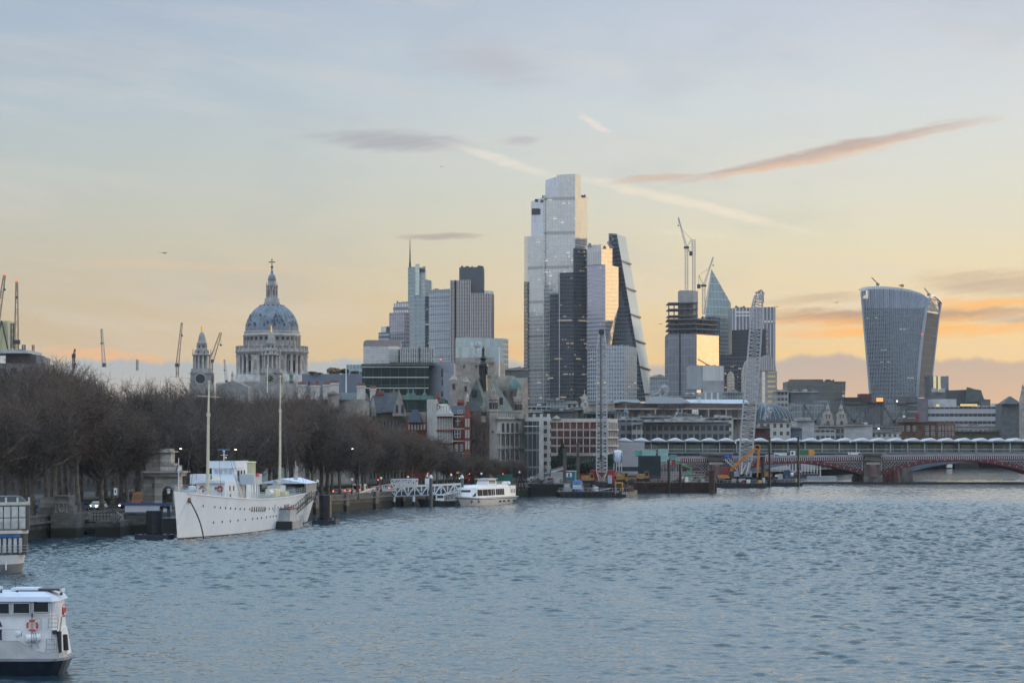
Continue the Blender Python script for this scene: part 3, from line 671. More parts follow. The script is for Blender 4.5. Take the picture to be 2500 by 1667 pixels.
# tower with glowing slanted face
F8=facade('lilac_curtain_wall',(.42,.42,.50),(.52,.50,.56),1.5,4.0,.78,.70,lit=.33,rough=.12,metal=.8,lite=.8,var=.2,fmetal=.3)
F8o=facade('clear_curtain_wall',(.82,.80,.78),(.60,.58,.56),3.0,4.0,.94,.90,rough=.07,metal=.95,var=.06,jit=.006,frough=.3,fmetal=.6)
T=tower('slim lilac tower whose right facet mirrors the orange dawn',1470,2380)
block(T,'glass_shaft',[(1434,2398),(1478,2380)],[650,645],40,F8,zb=[856,850])
fp=[(1478,2380),(1510,2397)]
k=MB(); A_=at(1478,645,2380); B_=at(1510,652,2397); C_=at(1510,748,2397); E_=at(1492,846,2388); G_=at(1478,846,2380); bk_=Vector((0,25,0))
k.add([A_,B_,C_,E_,G_,A_+bk_,B_+bk_,C_+bk_,E_+bk_,G_+bk_],[(0,4,3,2,1),(5,6,7,8,9),(0,1,6,5),(1,2,7,6),(2,3,8,7),(3,4,9,8)]); k.build('slanted_face',F8o,T)
block(T,'louvre_box',[(1434,2400),(1468,2386)],[600,597],22,facade('louvre_wall',(.45,.45,.48),(.62,.6,.6),2.6,30,.45,.7,rough=.3,metal=.4),zb=[648,645])
block(T,'louvre_box',[(1468,2386),(1495,2400)],[597,605],14,F8o,zb=[645,650])
bits(T,1436,1466,600,2392,5,31,hmax=9); bmu(T,1492,603,2388,1482,592)
FL=facade('grey_grid_wall',(.28,.33,.38),(.42,.46,.50),2.7,3.9,.70,.66,lit=.30,rough=.15,metal=.7,lite=.9,var=.3)
T=tower('grey gridded office block at the foot of the wedge tower',1500,2300,'office_block','office block')
block(T,'glass_wall',[(1436,2318),(1480,2304)],[851,849],40,FL); block(T,'glass_wall',[(1480,2304),(1524,2300),(1555,2312)],[843,843,848],40,FL)
bits(T,1490,1545,844,2305,4,17,hmax=3)
# wedge tower
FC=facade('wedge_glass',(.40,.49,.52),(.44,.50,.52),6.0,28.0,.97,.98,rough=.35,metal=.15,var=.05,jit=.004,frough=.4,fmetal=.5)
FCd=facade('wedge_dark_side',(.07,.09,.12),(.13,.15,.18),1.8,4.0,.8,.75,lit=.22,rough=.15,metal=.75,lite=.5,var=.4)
D=2405; T=tower('tall wedge tower with a sloping pale glass face and dark bands',1545,D)
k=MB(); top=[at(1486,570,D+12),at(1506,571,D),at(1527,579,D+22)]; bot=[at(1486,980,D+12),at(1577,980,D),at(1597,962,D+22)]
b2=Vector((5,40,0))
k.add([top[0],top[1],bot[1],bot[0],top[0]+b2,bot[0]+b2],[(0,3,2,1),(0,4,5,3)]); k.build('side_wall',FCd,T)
k=MB(); k.face(top[1],bot[1],Vector((bot[2].x,bot[2].y,bot[1].z)),bot[2],top[2]); k.add([top[2],Vector((bot[2].x,bot[2].y,bot[1].z)),Vector((bot[2].x,bot[2].y+20,bot[1].z)),top[2]+Vector((0,20,0))],[(0,1,2,3)]); k.build('sloping_face',FC,T)
k=MB(); k.face(top[0],top[1],top[2],top[2]+Vector((0,20,0)),top[0]+b2); k.build('roof',mroof,T)
for yy in (637,703,767,831,895,962):
    f0=(yy-571)/(980-571); f1=(yy+8-579)/(962-579)
    a=top[1].lerp(bot[1],f0); b=top[2].lerp(bot[2],min(1,f1)); MB().bar(a+Vector((-.2,-.5,0)),b+Vector((.6,-.5,0)),1.3,1.5).build('dark_band',msteel,T)
k=MB(); 
for i in range(9):
    y0=574+i*20; k.bar(at(1487,y0,D+10),at(1499,y0+10,D+3),.8); k.bar(at(1499,y0+10,D+3),at(1487,y0+20,D+10),.8); k.bar(at(1487,y0,D+10),at(1502,y0,D+2),.7)
k.bar(at(1487,571,D+10),at(1487,760,D+10),1.0); k.build('ladder_frame',mat('frame_blue_grey',(.22,.28,.36),.5,.3),T)
bits(T,1482,1488,590,2408,1,2)
# spike tower with antenna
FH=facade('green_blue_wall',(.26,.34,.37),(.36,.42,.44),1.5,4.0,.75,.75,lit=.18,rough=.13,metal=.75,lite=.7,var=.25)
FHg=facade('pale_green_wall',(.62,.74,.70),(.45,.52,.5),2.2,4.0,.85,.85,rough=.12,metal=.8,var=.15)
T=tower('slender stepped tower with a thin antenna mast on its left corner',1018,2500)
block(T,'glass_shaft',[(996,2508),(1014,2500)],[653,651],40,FH); block(T,'pale_shaft',[(1014,2499),(1024,2497)],[645,644],30,FHg,zb=[721,721])
block(T,'glass_shaft',[(1013,2500.5),(1040,2496)],[721,719],40,FH); block(T,'upper_shaft',[(1024,2500),(1038,2497)],[653,655],35,facade('grey_grid_tower',(.42,.45,.46),(.48,.5,.5),1.5,4,.6,.7,rough=.2,metal=.6))
block(T,'side_shaft',[(1038,2499),(1053,2502)],[682,685],30,FH); block(T,'dark_core',[(1038,2495.5),(1047,2497)],[723,723],20,F22d)
MB().tube(at(1001,652,2504),at(1001,585,2504),1.0,.25,8).build('antenna_mast',msteel,T)
MB().tube(at(1001,652,2504),at(1001,640,2504),1.3,1.0,8).build('mast_base',msteel,T); bits(T,1026,1036,655,2500,4,5,hmax=5)
block(T,'crown_band',[(1024,2498),(1038,2495.5)],[655,657],2,mdark,zb=[663,664])
# mauve grid block
FM=facade('mauve_grid_wall',(.30,.29,.34),(.40,.37,.40),2.6,4.0,.72,.72,lit=.25,rough=.2,metal=.6,lite=.8,var=.3)
T=tower('mauve grey office tower with an open framed roof, left of the antenna tower',972,2380)
block(T,'glass_shaft',[(950,2384),(988,2376),(1000,2384)],[764,762,764],35,FM)
block(T,'crown_floor',[(960,2390),(996,2382)],[741,736],26,facade('open_top_wall',(.75,.74,.72),(.22,.20,.22),2.0,7.0,.6,.55,rough=.3,metal=.2,var=.4),zb=[764,763]); bits(T,968,990,738,2386,3,8,hmax=4)
for y in (807,833): block(T,'pale_floor_band',[(950,2383.5),(988,2375.5)],[y,y-1],1,mwhite,zb=[y+1.2,y+.2])
T=tower('small dark stepped block with a green glass top left of the mauve tower',937,2350,'office_block','office block')
block(T,'wall',[(924,2352),(950,2348)],[812,810],25,facade('dark_band_wall',(.10,.14,.17),(.40,.44,.46),12,4.2,.98,.6,rough=.25,metal=.5)); block(T,'glass_top',[(930,2353),(943,2351)],[798,797],15,FHg,zb=[813,811]); block(T,'stair_core',[(943,2350),(950,2350)],[797,797],15,msteel,zb=[813,811])
# blue grey office with white horizontals
FN=facade('blue_grey_ribbed_wall',(.24,.30,.36),(.46,.50,.54),2.0,8.2,.80,.88,lit=.28,rough=.16,metal=.6,lite=.7,litcol=(1,.72,.35),var=.2)
T=tower('blue grey office tower with thin white floor lines, left of the ribbed tower',1073,2330)
block(T,'glass_shaft',[(1047,2336),(1098,2326)],[709,705],40,FN); block(T,'right_shaft',[(1098,2326),(1101,2330)],[705,706],30,FHg); bits(T,1058,1072,706,2332,3,12,hmax=3)
for i in range(17):
    y=722+i*10.3; MB().add([(X(1048,2335.5),2335.2,Z(y+1,2335)),(X(1098,2325.5),2325.4,Z(y-1,2325)),(X(1098,2325.5),2325.4,Z(y-1,2325)+.5),(X(1048,2335.5),2335.2,Z(y+1,2335)+.5)],[(0,1,2,3)]).build('floor_line',mwhite,T)
# ribbed tower with dark core
mrib=mat('pale_steel_fin',(.58,.55,.54),.4,.4,var=.1)
mslot=facade('fin_glass',(.045,.05,.065),(.15,.13,.14),50,3.6,1,.72,rough=.2,metal=.6,lit=.1,var=.3)
T=tower('ribbed steel tower with vertical pale fins and a dark windowless core on top',1150,2290)
def ribbed(pts,y0,m,step,depth=30,zb=GR,w_=.75):
    o=block(T,'wall',pts,y0,depth,m,zb=zb)
    for (p0,d0),(p1,d1) in zip(pts,pts[1:]):
        n=max(2,int(abs(p1-p0)/step)); 
        for i in range(n+1):
            f=i/n; p,d=p0+(p1-p0)*f,d0+(d1-d0)*f; zt=Z(y0 if not hasattr(y0,'__len__') else y0[0],d)+.6
            zb_=zb if not hasattr(zb,'__len__') else Z(zb[0],d)
            MB().box(X(p,d)-w_/2,X(p,d)+w_/2,d-1.0,d+.2,zb_,zt).build('fin',mrib,T)
ribbed([(1100,2296),(1112,2291),(1148,2290)],685,mslot,4.0); ribbed([(1150,2286),(1198,2284)],717,mslot,3.9)
block(T,'corner_wall',[(1198,2284.5),(1206,2292)],718,25,mat('brown_cladding',(.16,.14,.15),.6))
block(T,'dark_core',[(1121,2302),(1124,2300),(1179,2299),(1182,2303)],[654,652,652,655],26,mat('dark_cladding',(.075,.09,.11),.45,.2,var=.12,scale=.1,streak=.3))
block(T,'light_box',[(1183,2300),(1205,2298)],[709,711],18,FHg,zb=[718,718]); bits(T,1124,1180,652,2302,9,4,msteel,hmax=5)
# green tinted glass block
FG=facade('sea_glass_wall',(.44,.56,.58),(.40,.47,.48),3.4,13,.93,.95,lit=.05,rough=.10,metal=.8,var=.2)
T=tower('blue green glass office block below the ribbed tower',1165,1900,'office_block','office block')
block(T,'glass_wall',[(1112,1910),(1146,1904)],[825,823],30,FG); block(T,'glass_wall',[(1146,1903),(1227,1900)],[824,826],30,FG); block(T,'side_wall',[(1227,1900),(1241,1912)],[825,828],25,FH)
# rounded top block
FR=facade('silver_panel_wall',(.50,.52,.54),(.50,.51,.53),4,4,.92,.9,lit=.12,rough=.25,metal=.6,var=.12)
T=tower('silver panelled block with rounded shoulders and a brown band near its top',930,1800,'office_block','office block')
mbz=mat('bronze_band',(.26,.23,.22),.6,.2)
def shoulder(px0,px1,yt,yb,D,r):
    P_=[(px0,yb)]+[(px0+r-r*math.cos(a),yt+r-r*math.sin(a)) for a in (0,.3,.6,.9,1.2,PI/2)]+[(px1-r+r*math.cos(a),yt+r-r*math.sin(a)) for a in (PI/2,1.2,.9,.6,.3,0)]+[(px1,yb)]
    n=len(P_); k=MB(); k.add([(X(p,D),D,Z(y,D)) for p,y in P_]+[(X(p,D),D+25,Z(y,D)) for p,y in P_],[tuple(range(n-1,-1,-1)),tuple(range(n,2*n))]+[(i,(i+1)%n,n+(i+1)%n,n+i) for i in range(n)]); return k
shoulder(887,978,830,846,1801,9).build('rounded_top',mbz,T)
block(T,'panel_wall',[(887,1801),(948,1796)],846,26,FR); block(T,'bright_wall',[(948,1796),(972,1800)],846,26,facade('cream_glass',(.72,.72,.66),(.5,.5,.48),4,4,.94,.94,rough=.2,metal=.6,var=.08)); block(T,'side_wall',[(972,1800),(978,1806)],846,20,FR)
T=tower('low block with bright vertical fins beside the rounded silver block',1018,1780,'office_block','office block')
ribbed([(978,1786),(1024,1780),(1059,1786)],[849,848,852],FH,5.2,25,w_=.55)
# construction tower
mfl=mat('floor_slab',(.10,.11,.13),.7,var=.2); mcol_=mat('steel_column',(.09,.085,.09),.6)
D=2150; T=tower('half built tower with bare floor slabs above mirrored golden cladding',1690,D,'unfinished_tower','unfinished tower')
block(T,'grey_cladding',[(1631,2158),(1701,2148)],[817,815],45,facade('grey_panels',(.20,.22,.26),(.26,.28,.32),3.0,8,.93,.95,rough=.25,metal=.55,lit=.10,var=.15))
block(T,'mirror_cladding',[(1701,2148),(1755,2177)],[815,818],40,F8o,zb=[985,985])
block(T,'dark_seam',[(1658,2153),(1660.5,2152.6)],[816,816],2,mdark)
block(T,'concrete_core',[(1659,2165),(1692,2161),(1704,2170)],[709,709,711],22,mconc,zb=[790,790,790])
for i,y in enumerate((738,753,769,778)):
    MB().prism([(X(1632,2158),2158),(X(1704,2151),2151),(X(1704,2151),2190),(X(1632,2158),2192)],Z(y+2.5,2155),Z(y,2155)).build('floor_slab',mfl,T)
for i,y in enumerate((778,790,802,814)):
    MB().prism([(X(1630,2158),2158),(X(1701,2148),2148),(X(1754,2175),2175),(X(1754,2175),2200),(X(1632,2158),2200)],Z(y+3.2,2155),Z(y,2155)).build('floor_slab',mfl,T)
for p,d in ((1633,2159),(1646,2157),(1657,2156),(1672,2154),(1686,2152),(1700,2150),(1714,2157),(1727,2163),(1741,2170),(1752,2175)):
    MB().box(X(p,d)-.5,X(p,d)+.5,d+1,d+2,Z(817,d),Z(738 if p<1705 else 776,d)).build('column',mcol_,T)
block(T,'inner_floors',[(1636,2172),(1701,2166),(1748,2182)],780,15,mat('dim_interior',(.12,.12,.14),.8,var=.4,scale=.3),zb=[815]*3)
bits(T,1706,1750,776,2165,5,3,msteel,hmax=5)
# pointed pyramid tower
FS=facade('sail_glass',(.24,.33,.36),(.40,.47,.48),4.4,7.8,.93,.88,rough=.2,metal=.4,var=.15,jit=.008)
T=tower('needle pointed glass tower shaped like a sail behind the half built tower',1755,2420)
k=MB(); a,b,c,d_=at(1722,765,2420),at(1737,657,2430),at(1784,740,2440),at(1785,778,2440)
k.add([a,b,c,d_,at(1722,778,2420),a+Vector((0,30,0)),b+Vector((0,4,0)),c+Vector((0,30,0)),d_+Vector((0,30,0))],[(0,4,3,2,1),(0,1,6,5),(1,2,7,6),(2,3,8,7)]); k.build('glass_sail',FS,T)
block(T,'lower_shaft',[(1722,2421),(1785,2441)],[778,778],40,facade('slate_wall',(.20,.26,.30),(.24,.29,.33),2.0,4,.8,.8,rough=.15,metal=.7,lit=.15,var=.35))
block(T,'front_shaft',[(1722,2400),(1758,2404)],[772,774],18,facade('dark_slate_wall',(.09,.13,.17),(.13,.17,.21),2.0,4,.7,.6,rough=.2,metal=.6,lit=.12,var=.5))
# striped office behind the lattice boom
FW=facade('white_stripe_wall',(.16,.18,.22),(.50,.49,.50),3.4,200,.62,1,rough=.25,metal=.5,frough=.6,var=.2)
T=tower('broad office tower with white vertical stripes and a pale band behind the tall lattice boom',1840,2360)
block(T,'striped_wall',[(1786,2362),(1893,2358)],[752,749],40,FW)
for y,h in ((760,4),(769,3)): block(T,'pale_band',[(1795,2361.3),(1830,2360)],[y,y],1,mwhite,zb=[y+h,y+h])
block(T,'bright_band',[(1856,2358.6),(1892,2357.4)],[783,782],1,facade('bright_glass',(.9,.85,.72),(.2,.2,.22),3.4,40,.7,1,rough=.3,metal=.1),zb=[788,788])
MB().pbox(1794,1796,752,850,2360.4,1).build('edge_fin',mwhite,T); bits(T,1798,1825,750,2364,5,9,msteel,hmax=4); 
T=tower('plain dark slab building below the striped tower',1835,2250,'office_block','office block')
block(T,'dark_wall',[(1787,2256),(1870,2248)],[806,803],30,facade('near_black_wall',(.035,.045,.06),(.05,.06,.07),1.6,3.6,.9,.9,rough=.25,metal=.4,var=.15)); block(T,'side_wall',[(1870,2248),(1876,2254)],[803,804],20,F8o)
block(T,'lower_wall',[(1756,2240),(1832,2238)],[866,864],10,F22d)
# barrel vaulted block
T=tower('stone and glass office block with twin barrel vaulted roofs striped orange',1855,2100,'office_block','office block')
FV=facade('striped_stone_wall',(.80,.60,.30),(.26,.27,.28),30,4.4,.98,.46,rough=.3,metal=.5,var=.15)
mvl=facade('vault_glass',(.30,.34,.37),(.46,.47,.48),2.0,100,.85,1,rough=.2,metal=.6,var=.2)
def vault(p0,p1,yt,ys,D,dep):
    n=14; P_=[(X(p0,D)+(X(p1,D)-X(p0,D))*(1-math.cos(PI*i/n))/2,Z(ys,D)+(Z(yt,D)-Z(ys,D))*math.sin(PI*i/n)) for i in range(n+1)]
    k=MB(); m_=len(P_); k.add([(x,D,z_) for x,z_ in P_]+[(x,D+dep,z_) for x,z_ in P_],[tuple(range(m_-1,-1,-1)),tuple(range(m_,2*m_))]+[(i,i+1,m_+i+1,m_+i) for i in range(m_-1)],smooth=False); return k
vault(1815,1860,872,915,2104,20).build('barrel_roof',mvl,T); vault(1851,1895,866,905,2100,30).build('barrel_roof',mvl,T)
for i,(p0,p1,m_) in enumerate(((1815,1851,mvl),(1851,1860,mst),(1860,1868,F8o),(1868,1874,mst),(1874,1893,FV),(1893,1897,mst))):
    block(T,'wall_bay',[(p0,2103-i*.5),(p1,2102.5-i*.5)],906,20,m_)
# foreground light boxes
FB=facade('frosted_box_wall',(.52,.54,.55),(.56,.58,.59),2.4,40,.85,1,rough=.35,metal=.4,var=.12)
T=tower('pale frosted glass box building with a grey lower storey below the half built tower',1722,1950,'office_block','office block')
block(T,'upper_left',[(1681,1956),(1716,1950)],[893,892],25,facade('grey_frosted_wall',(.30,.33,.36),(.34,.37,.40),2.4,40,.85,1,rough=.3,metal=.4),zb=[950,950]); block(T,'upper_right',[(1716,1950),(1766,1953)],[892,893],25,FB,zb=[929,929]); block(T,'lower_right',[(1716,1949.5),(1766,1952.5)],929,20,facade('grey_box_wall',(.28,.30,.32),(.30,.32,.34),6,5,.95,.95,rough=.4,metal=.3))
block(T,'ground_floors',[(1672,1940),(1770,1938)],[958,958],12,facade('white_pier_wall',(.30,.34,.38),(.62,.63,.63),5,40,.7,1,rough=.3,metal=.4,lit=.25)); bits(T,1690,1760,893,1955,6,6,hmax=3); bmu(T,1728,892,1952,1704,876)
k=MB(); D=2000; n=10; P_=[(1775+9*(1-math.cos(PI*i/n)),925-19*math.sin(PI*i/n)) for i in range(n+1)]+[(1793,960),(1775,960)]
m_=len(P_); k.add([(X(p,D),D,Z(y,D)) for p,y in P_]+[(X(p,D),D+12,Z(y,D)) for p,y in P_],[tuple(range(m_)),tuple(range(2*m_-1,m_-1,-1))]+[(i,m_+i,m_+(i+1)%m_,(i+1)%m_) for i in range(m_)])
T=tower('narrow office block with a tall arched window left of the barrel vaults',1785,2000,'office_block','office block'); k.build('arched_window',facade('arch_glass',(.62,.55,.42),(.20,.20,.2),1.2,2.4,.75,.8,rough=.3,metal=.4),T)
block(T,'wall',[(1768,2002),(1800,2001)],[895,898],20,F22d); bmu(T,1788,896,2000,1797,890)
# concave-topped tower at the right
D=2355; mfin=mat('white_fin',(.36,.40,.46),.4,.3,var=.08)
FK=facade('fin_wall_glass',(.15,.19,.24),(.22,.26,.31),3.0,4.0,.75,.68,lit=.30,rough=.14,metal=.75,lite=.6,litcol=(.9,.9,.8),var=.35)
T=tower('tower flaring upward to a curved glass roof, alone at the right',2195,D)
Ledge=[(1000,2125),(970,2124),(930,2121),(890,2117.5),(850,2114),(810,2110.5),(770,2107),(730,2103.5),(703,2102)]
Medge=[(1000,2237),(970,2239),(930,2241.5),(890,2244.5),(850,2248.5),(810,2253.5),(770,2259),(745,2263),(728,2269)]
Redge=[(1000,2267),(970,2269),(930,2274),(890,2278.5),(850,2283),(810,2287.5),(780,2291),(755,2295),(737,2298)]
def lin_(tab,y):
    for (y0,p0),(y1,p1) in zip(tab,tab[1:]):
        if y1<=y<=y0: return p0+(p1-p0)*(y0-y)/(y0-y1)
    return tab[-1][1] if y<tab[-1][0] else tab[0][1]
Dl,Dm,Dr=2362,2338,2376
k=MB(); ys=list(range(1000,760,-15))+[752]
def front(y,f,bulge=0.0):
    a=lin_(Ledge,y); b=lin_(Medge,y); p=a+(b-a)*f; d=Dl+(Dm-Dl)*f-6*math.sin(PI*f); return at(p,y,d)
NF=32
def roofy(f):   # curved roofline along the long front
    tab=[(0,703),(.05,699),(.15,696.5),(.35,696.5),(.55,699),(.75,705),(.9,713),(1.0,724)]
    for (a,ya),(b,yb) in zip(tab,tab[1:]):
        if a<=f<=b: return ya+(yb-ya)*(f-a)/(b-a)
def ev_(f,t): return 752+(roofy(f)+9-752)*t
rows=[(lambda f,y=y:y) for y in ys]+[(lambda f,t=t:ev_(f,t)) for t in (.33,.66,1.0)]
vs=[front(r(f/NF),f/NF) for r in rows for f in range(NF+1)]; fs=[]
for i in range(len(rows)-1):
    for j in range(NF): a=i*(NF+1)+j; fs.append((a,a+1,a+NF+2,a+NF+1))
k.add(vs[:len(ys)*(NF+1)],[f for f in fs if max(f)<len(ys)*(NF+1)],smooth=True); k.build('front_wall',FK,T)
k=MB(); o_=(len(ys)-1)*(NF+1); k.add(vs[o_:],[(a,a+1,a+NF+2,a+NF+1) for i in range(3) for j in range(NF) for a in [i*(NF+1)+j]],smooth=True)
k.build('sky_garden_glass',facade('garden_glass',(.30,.38,.50),(.5,.54,.6),3.0,100,.86,1,rough=.12,metal=.8,var=.3),T)
for j in range(NF+1):   # every white fin runs the whole height
    q_=MB(); f=j/NF
    P_=[front(r(f),f)+Vector((0,-.7,0)) for r in rows]
    for a,b in zip(P_,P_[1:]): q_.bar(a,b,.34 if j%NF else 1.8,.8)
    q_.build('fin',mfin,T)
k=MB(); P_=[]
for y in list(range(970,760,-20))+[745,737]:
    P_.append((at(lin_(Medge,y)+1.5,y,Dm+1),at(lin_(Redge,y),y,Dr)))
for (a,b),(c,d_) in zip(P_,P_[1:]): k.add([a,b,d_,c],[(0,1,2,3)])
for (a,b),(c,d_) in zip(P_,P_[1:]): k.add([b,b+Vector((-30,20,0)),d_+Vector((-30,20,0)),d_],[(0,1,2,3)])
k.build('end_wall',facade('end_panel_wall',(.085,.085,.09),(.12,.12,.12),60,7.5,1,.94,rough=.8,metal=0,var=.2),T)
for tab,Dq,w_ in ((Medge,Dm-1,2.6),(Redge,Dr-.5,1.6)):
    q_=MB(); pr_=None
    for y,p in tab:
        a=at(p,y,Dq)
        if pr_ is not None: q_.bar(pr_,a,w_,1.4)
        pr_=a
    q_.build('edge_frame',mfin,T)
q_=MB(); arch=[at(2269,728,Dm-1),at(2272,722,Dm+4),at(2280,721.5,Dm+14),at(2288,727,Dm+25),at(2298,737,Dr)]
for a,b in zip(arch,arch[1:]): q_.bar(a,b,1.6,1.6)
q_.build('end_arch',mfin,T)
k=MB(); k.face(at(2263,760,Dm),at(2293,762,Dr-1),at(2296,740,Dr-1),at(2288,730,Dm+25),at(2280,724,Dm+14),at(2271,726,Dm)); k.build('end_glazing',facade('end_glass',(.55,.58,.58),(.1,.12,.14),5,5,.85,.8,rough=.2,metal=.5,var=.5),T)
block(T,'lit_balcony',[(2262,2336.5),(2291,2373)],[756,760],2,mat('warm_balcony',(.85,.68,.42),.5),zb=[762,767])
block(T,'lit_window',[(2107,2361),(2113,2359.4)],[707,707],1,mat('bright_pane',(.9,.75,.6),.3,emit=.35),zb=[729,729]); block(T,'lit_window',[(2114,2359),(2120,2357.5)],[707,707],1,mat('bright_pane',(.9,.75,.6),.3,emit=.35),zb=[729,729])
# roof shell with ribs
k=MB(); vs=[]; NB=5
def shell(f,g_):
    p=front(ev_(f,1),f); back=front(ev_(f,1),f)+Vector((3,34,0)); h=9*2338/FPX
    q__=p.lerp(back,g_); q__.z+=h*math.sin(PI*min(g_*1.0,1.0)*.62+.02)*1.0; return q__
for j in range(NF+1):
    for g_ in range(NB+1): vs.append(shell(j/NF,g_/NB))
k.add(vs,[(j*(NB+1)+g_,(j+1)*(NB+1)+g_,(j+1)*(NB+1)+g_+1,j*(NB+1)+g_+1) for j in range(NF) for g_ in range(NB)],smooth=True); k.build('curved_roof',mat('roof_glass',(.16,.20,.26),.2,.6),T)
for j in range(0,NF+1):
    q_=MB()
    for g_ in range(NB): q_.bar(shell(j/NF,g_/NB)+Vector((0,0,.4)),shell(j/NF,(g_+1)/NB)+Vector((0,0,.4)),.6,.8)
    q_.build('roof_rib',mfin,T)
bmu(T,2144,694,2352,2129,677); bmu(T,2204,697,2345,2195,697); bmu(T,2269,719,2345,2258,703)
for p,y in ((2251,816),(2281,821)): k=MB().ball(at(p,y,2334 if p<2260 else 2372),.9,8); k.build('red_beacon',mat('red_lamp',(.9,.08,.05),.4,emit=1.2),T)
# towers at the left edge and distant low silhouettes
T=tower('pale green glazed block with crossed bracing at the left edge of the skyline',5,1300,'office_block','office block')
block(T,'glass_wall',[(-40,1304),(20,1300)],783,20,facade('lime_glass',(.62,.62,.38),(.60,.60,.40),8,10,.96,.95,rough=.3,metal=.3,var=.1),zb=[855,855]); k=MB(); k.bar(at(4,783,1299),at(19,852,1299),.7); k.bar(at(4,783,1299),at(-12,852,1299),.7); k.build('bracing',msteel,T)
T=tower('brown flat roofed building with a wide overhanging roof slab above the left trees',50,1000,'office_block','office block')
block(T,'roof_slab',[(-60,990),(68,988)],[855,855],30,mat('pale_roof',(.42,.46,.50),.5),zb=[862,862]); block(T,'core_wall',[(14,996),(88,994)],[864,866],20,mat('brown_wall',(.12,.11,.11),.8)); block(T,'lower_wall',[(-60,985),(112,982)],[886,888],20,facade('brown_bay_wall',(.10,.11,.13),(.19,.17,.16),5,4,.5,.6,rough=.3,metal=.3)); block(T,'side_wall',[(88,990),(106,990)],[872,872],15,mat('grey_wall',(.25,.24,.25),.8)); bits(T,0,66,855,990,5,33,hmax=4)
# ================================================================ buildings along the embankment and the rooftops beyond
mbrick=mat('red_brick',(.25,.068,.044),.85,var=.3,scale=.6,streak=.2)
mcream=mat('cream_stone',(.52,.50,.47),.8,var=.15,scale=.4,streak=.25)
mslate=mat('slate_roof',(.055,.065,.075),.6,var=.3,scale=.8)
mslateg=mat('green_slate',(.075,.10,.095),.7,var=.25,scale=.5)
mbuff=mat('buff_stone',(.33,.30,.27),.85,var=.25,scale=.4,streak=.4)
mgl=mat('window_glass',(.045,.06,.075),.12,.3,var=.3,scale=1.2)
mwf=mat('white_frame',(.62,.62,.60),.5,var=.05)
mpot=mat('chimney_pot',(.26,.10,.06),.8)
def B(label,px,D,name='stone_building',cat='building'): return thing(name,label,cat,(X(px,D),D,GR))
def windows(par,px0,px1,y0,y1,D,nx,ny,w=.5,h=.6,m=None,frame=True,arch=False,dd=.12,px_only=None):
    """individual windows on a wall facing the river: frame and pane proud / set back"""
    cw=(px1-px0)/nx; ch=(y1-y0)/ny
    for j in range(ny):
        for i in range(nx):
            a=px0+cw*(i+.5-w/2); b=px0+cw*(i+.5+w/2); t=y0+ch*(j+.5-h/2); u=y0+ch*(j+.5+h/2)
            x0,x1,z0,z1=X(a,D),X(b,D),Z(u,D),Z(t,D); f=.12
            k=MB()
            if arch:
                n=6; r=(x1-x0)/2; P_=[(x0,z0)]+[((x0+x1)/2-r*math.cos(PI*q/n),z1-r+r*math.sin(PI*q/n)) for q in range(n+1)]+[(x1,z0)]
                k.add([(x,D-dd,z_) for x,z_ in P_]+[(x,D+.05,z_) for x,z_ in P_],[tuple(range(len(P_)-1,-1,-1))]+[(q,(q+1)%len(P_),len(P_)+(q+1)%len(P_),len(P_)+q) for q in range(len(P_))]); wo_=k.build('window',m or mgl,par)
                if frame: k=MB(); k.bar(((x0+x1)/2,D-dd-.05,z0),((x0+x1)/2,D-dd-.05,z1),.1); k.bar((x0,D-dd-.05,z1-r),(x1,D-dd-.05,z1-r),.1); k.build('frame',mwf,wo_)
                continue
            k.box(x0,x1,D-dd,D+.05,z0,z1); wo_=k.build('window',m or mgl,par)
            if frame:
                k=MB()
                for q0,q1 in (((x0,z0),(x1,z0)),((x0,z1),(x1,z1)),((x0,z0),(x0,z1)),((x1,z0),(x1,z1)),((x0,(z0+z1)/2),(x1,(z0+z1)/2)),(((x0+x1)/2,z0),((x0+x1)/2,z1))):
                    k.bar((q0[0],D-dd-.04,q0[1]),(q1[0],D-dd-.04,q1[1]),f)
                k.build('frame',mwf,wo_)
def hip(par,px0,px1,y0,y1,D,dep,m,in0=.3,in1=.3,zb=None,back=.5,name='roof'):
    x0,x1=X(px0,D),X(px1,D); z0,z1=Z(y1,D),Z(y0,D); w_=x1-x0
    k=MB(); k.add([(x0,D,z0),(x1,D,z0),(x1,D+dep,z0),(x0,D+dep,z0),(x0+w_*in0,D+dep*.35,z1),(x1-w_*in1,D+dep*.35,z1),(x1-w_*in1,D+dep*.65,z1),(x0+w_*in0,D+dep*.65,z1)],[(0,1,5,4),(1,2,6,5),(2,3,7,6),(3,0,4,7),(4,5,6,7)]); return k.build(name,m,par)
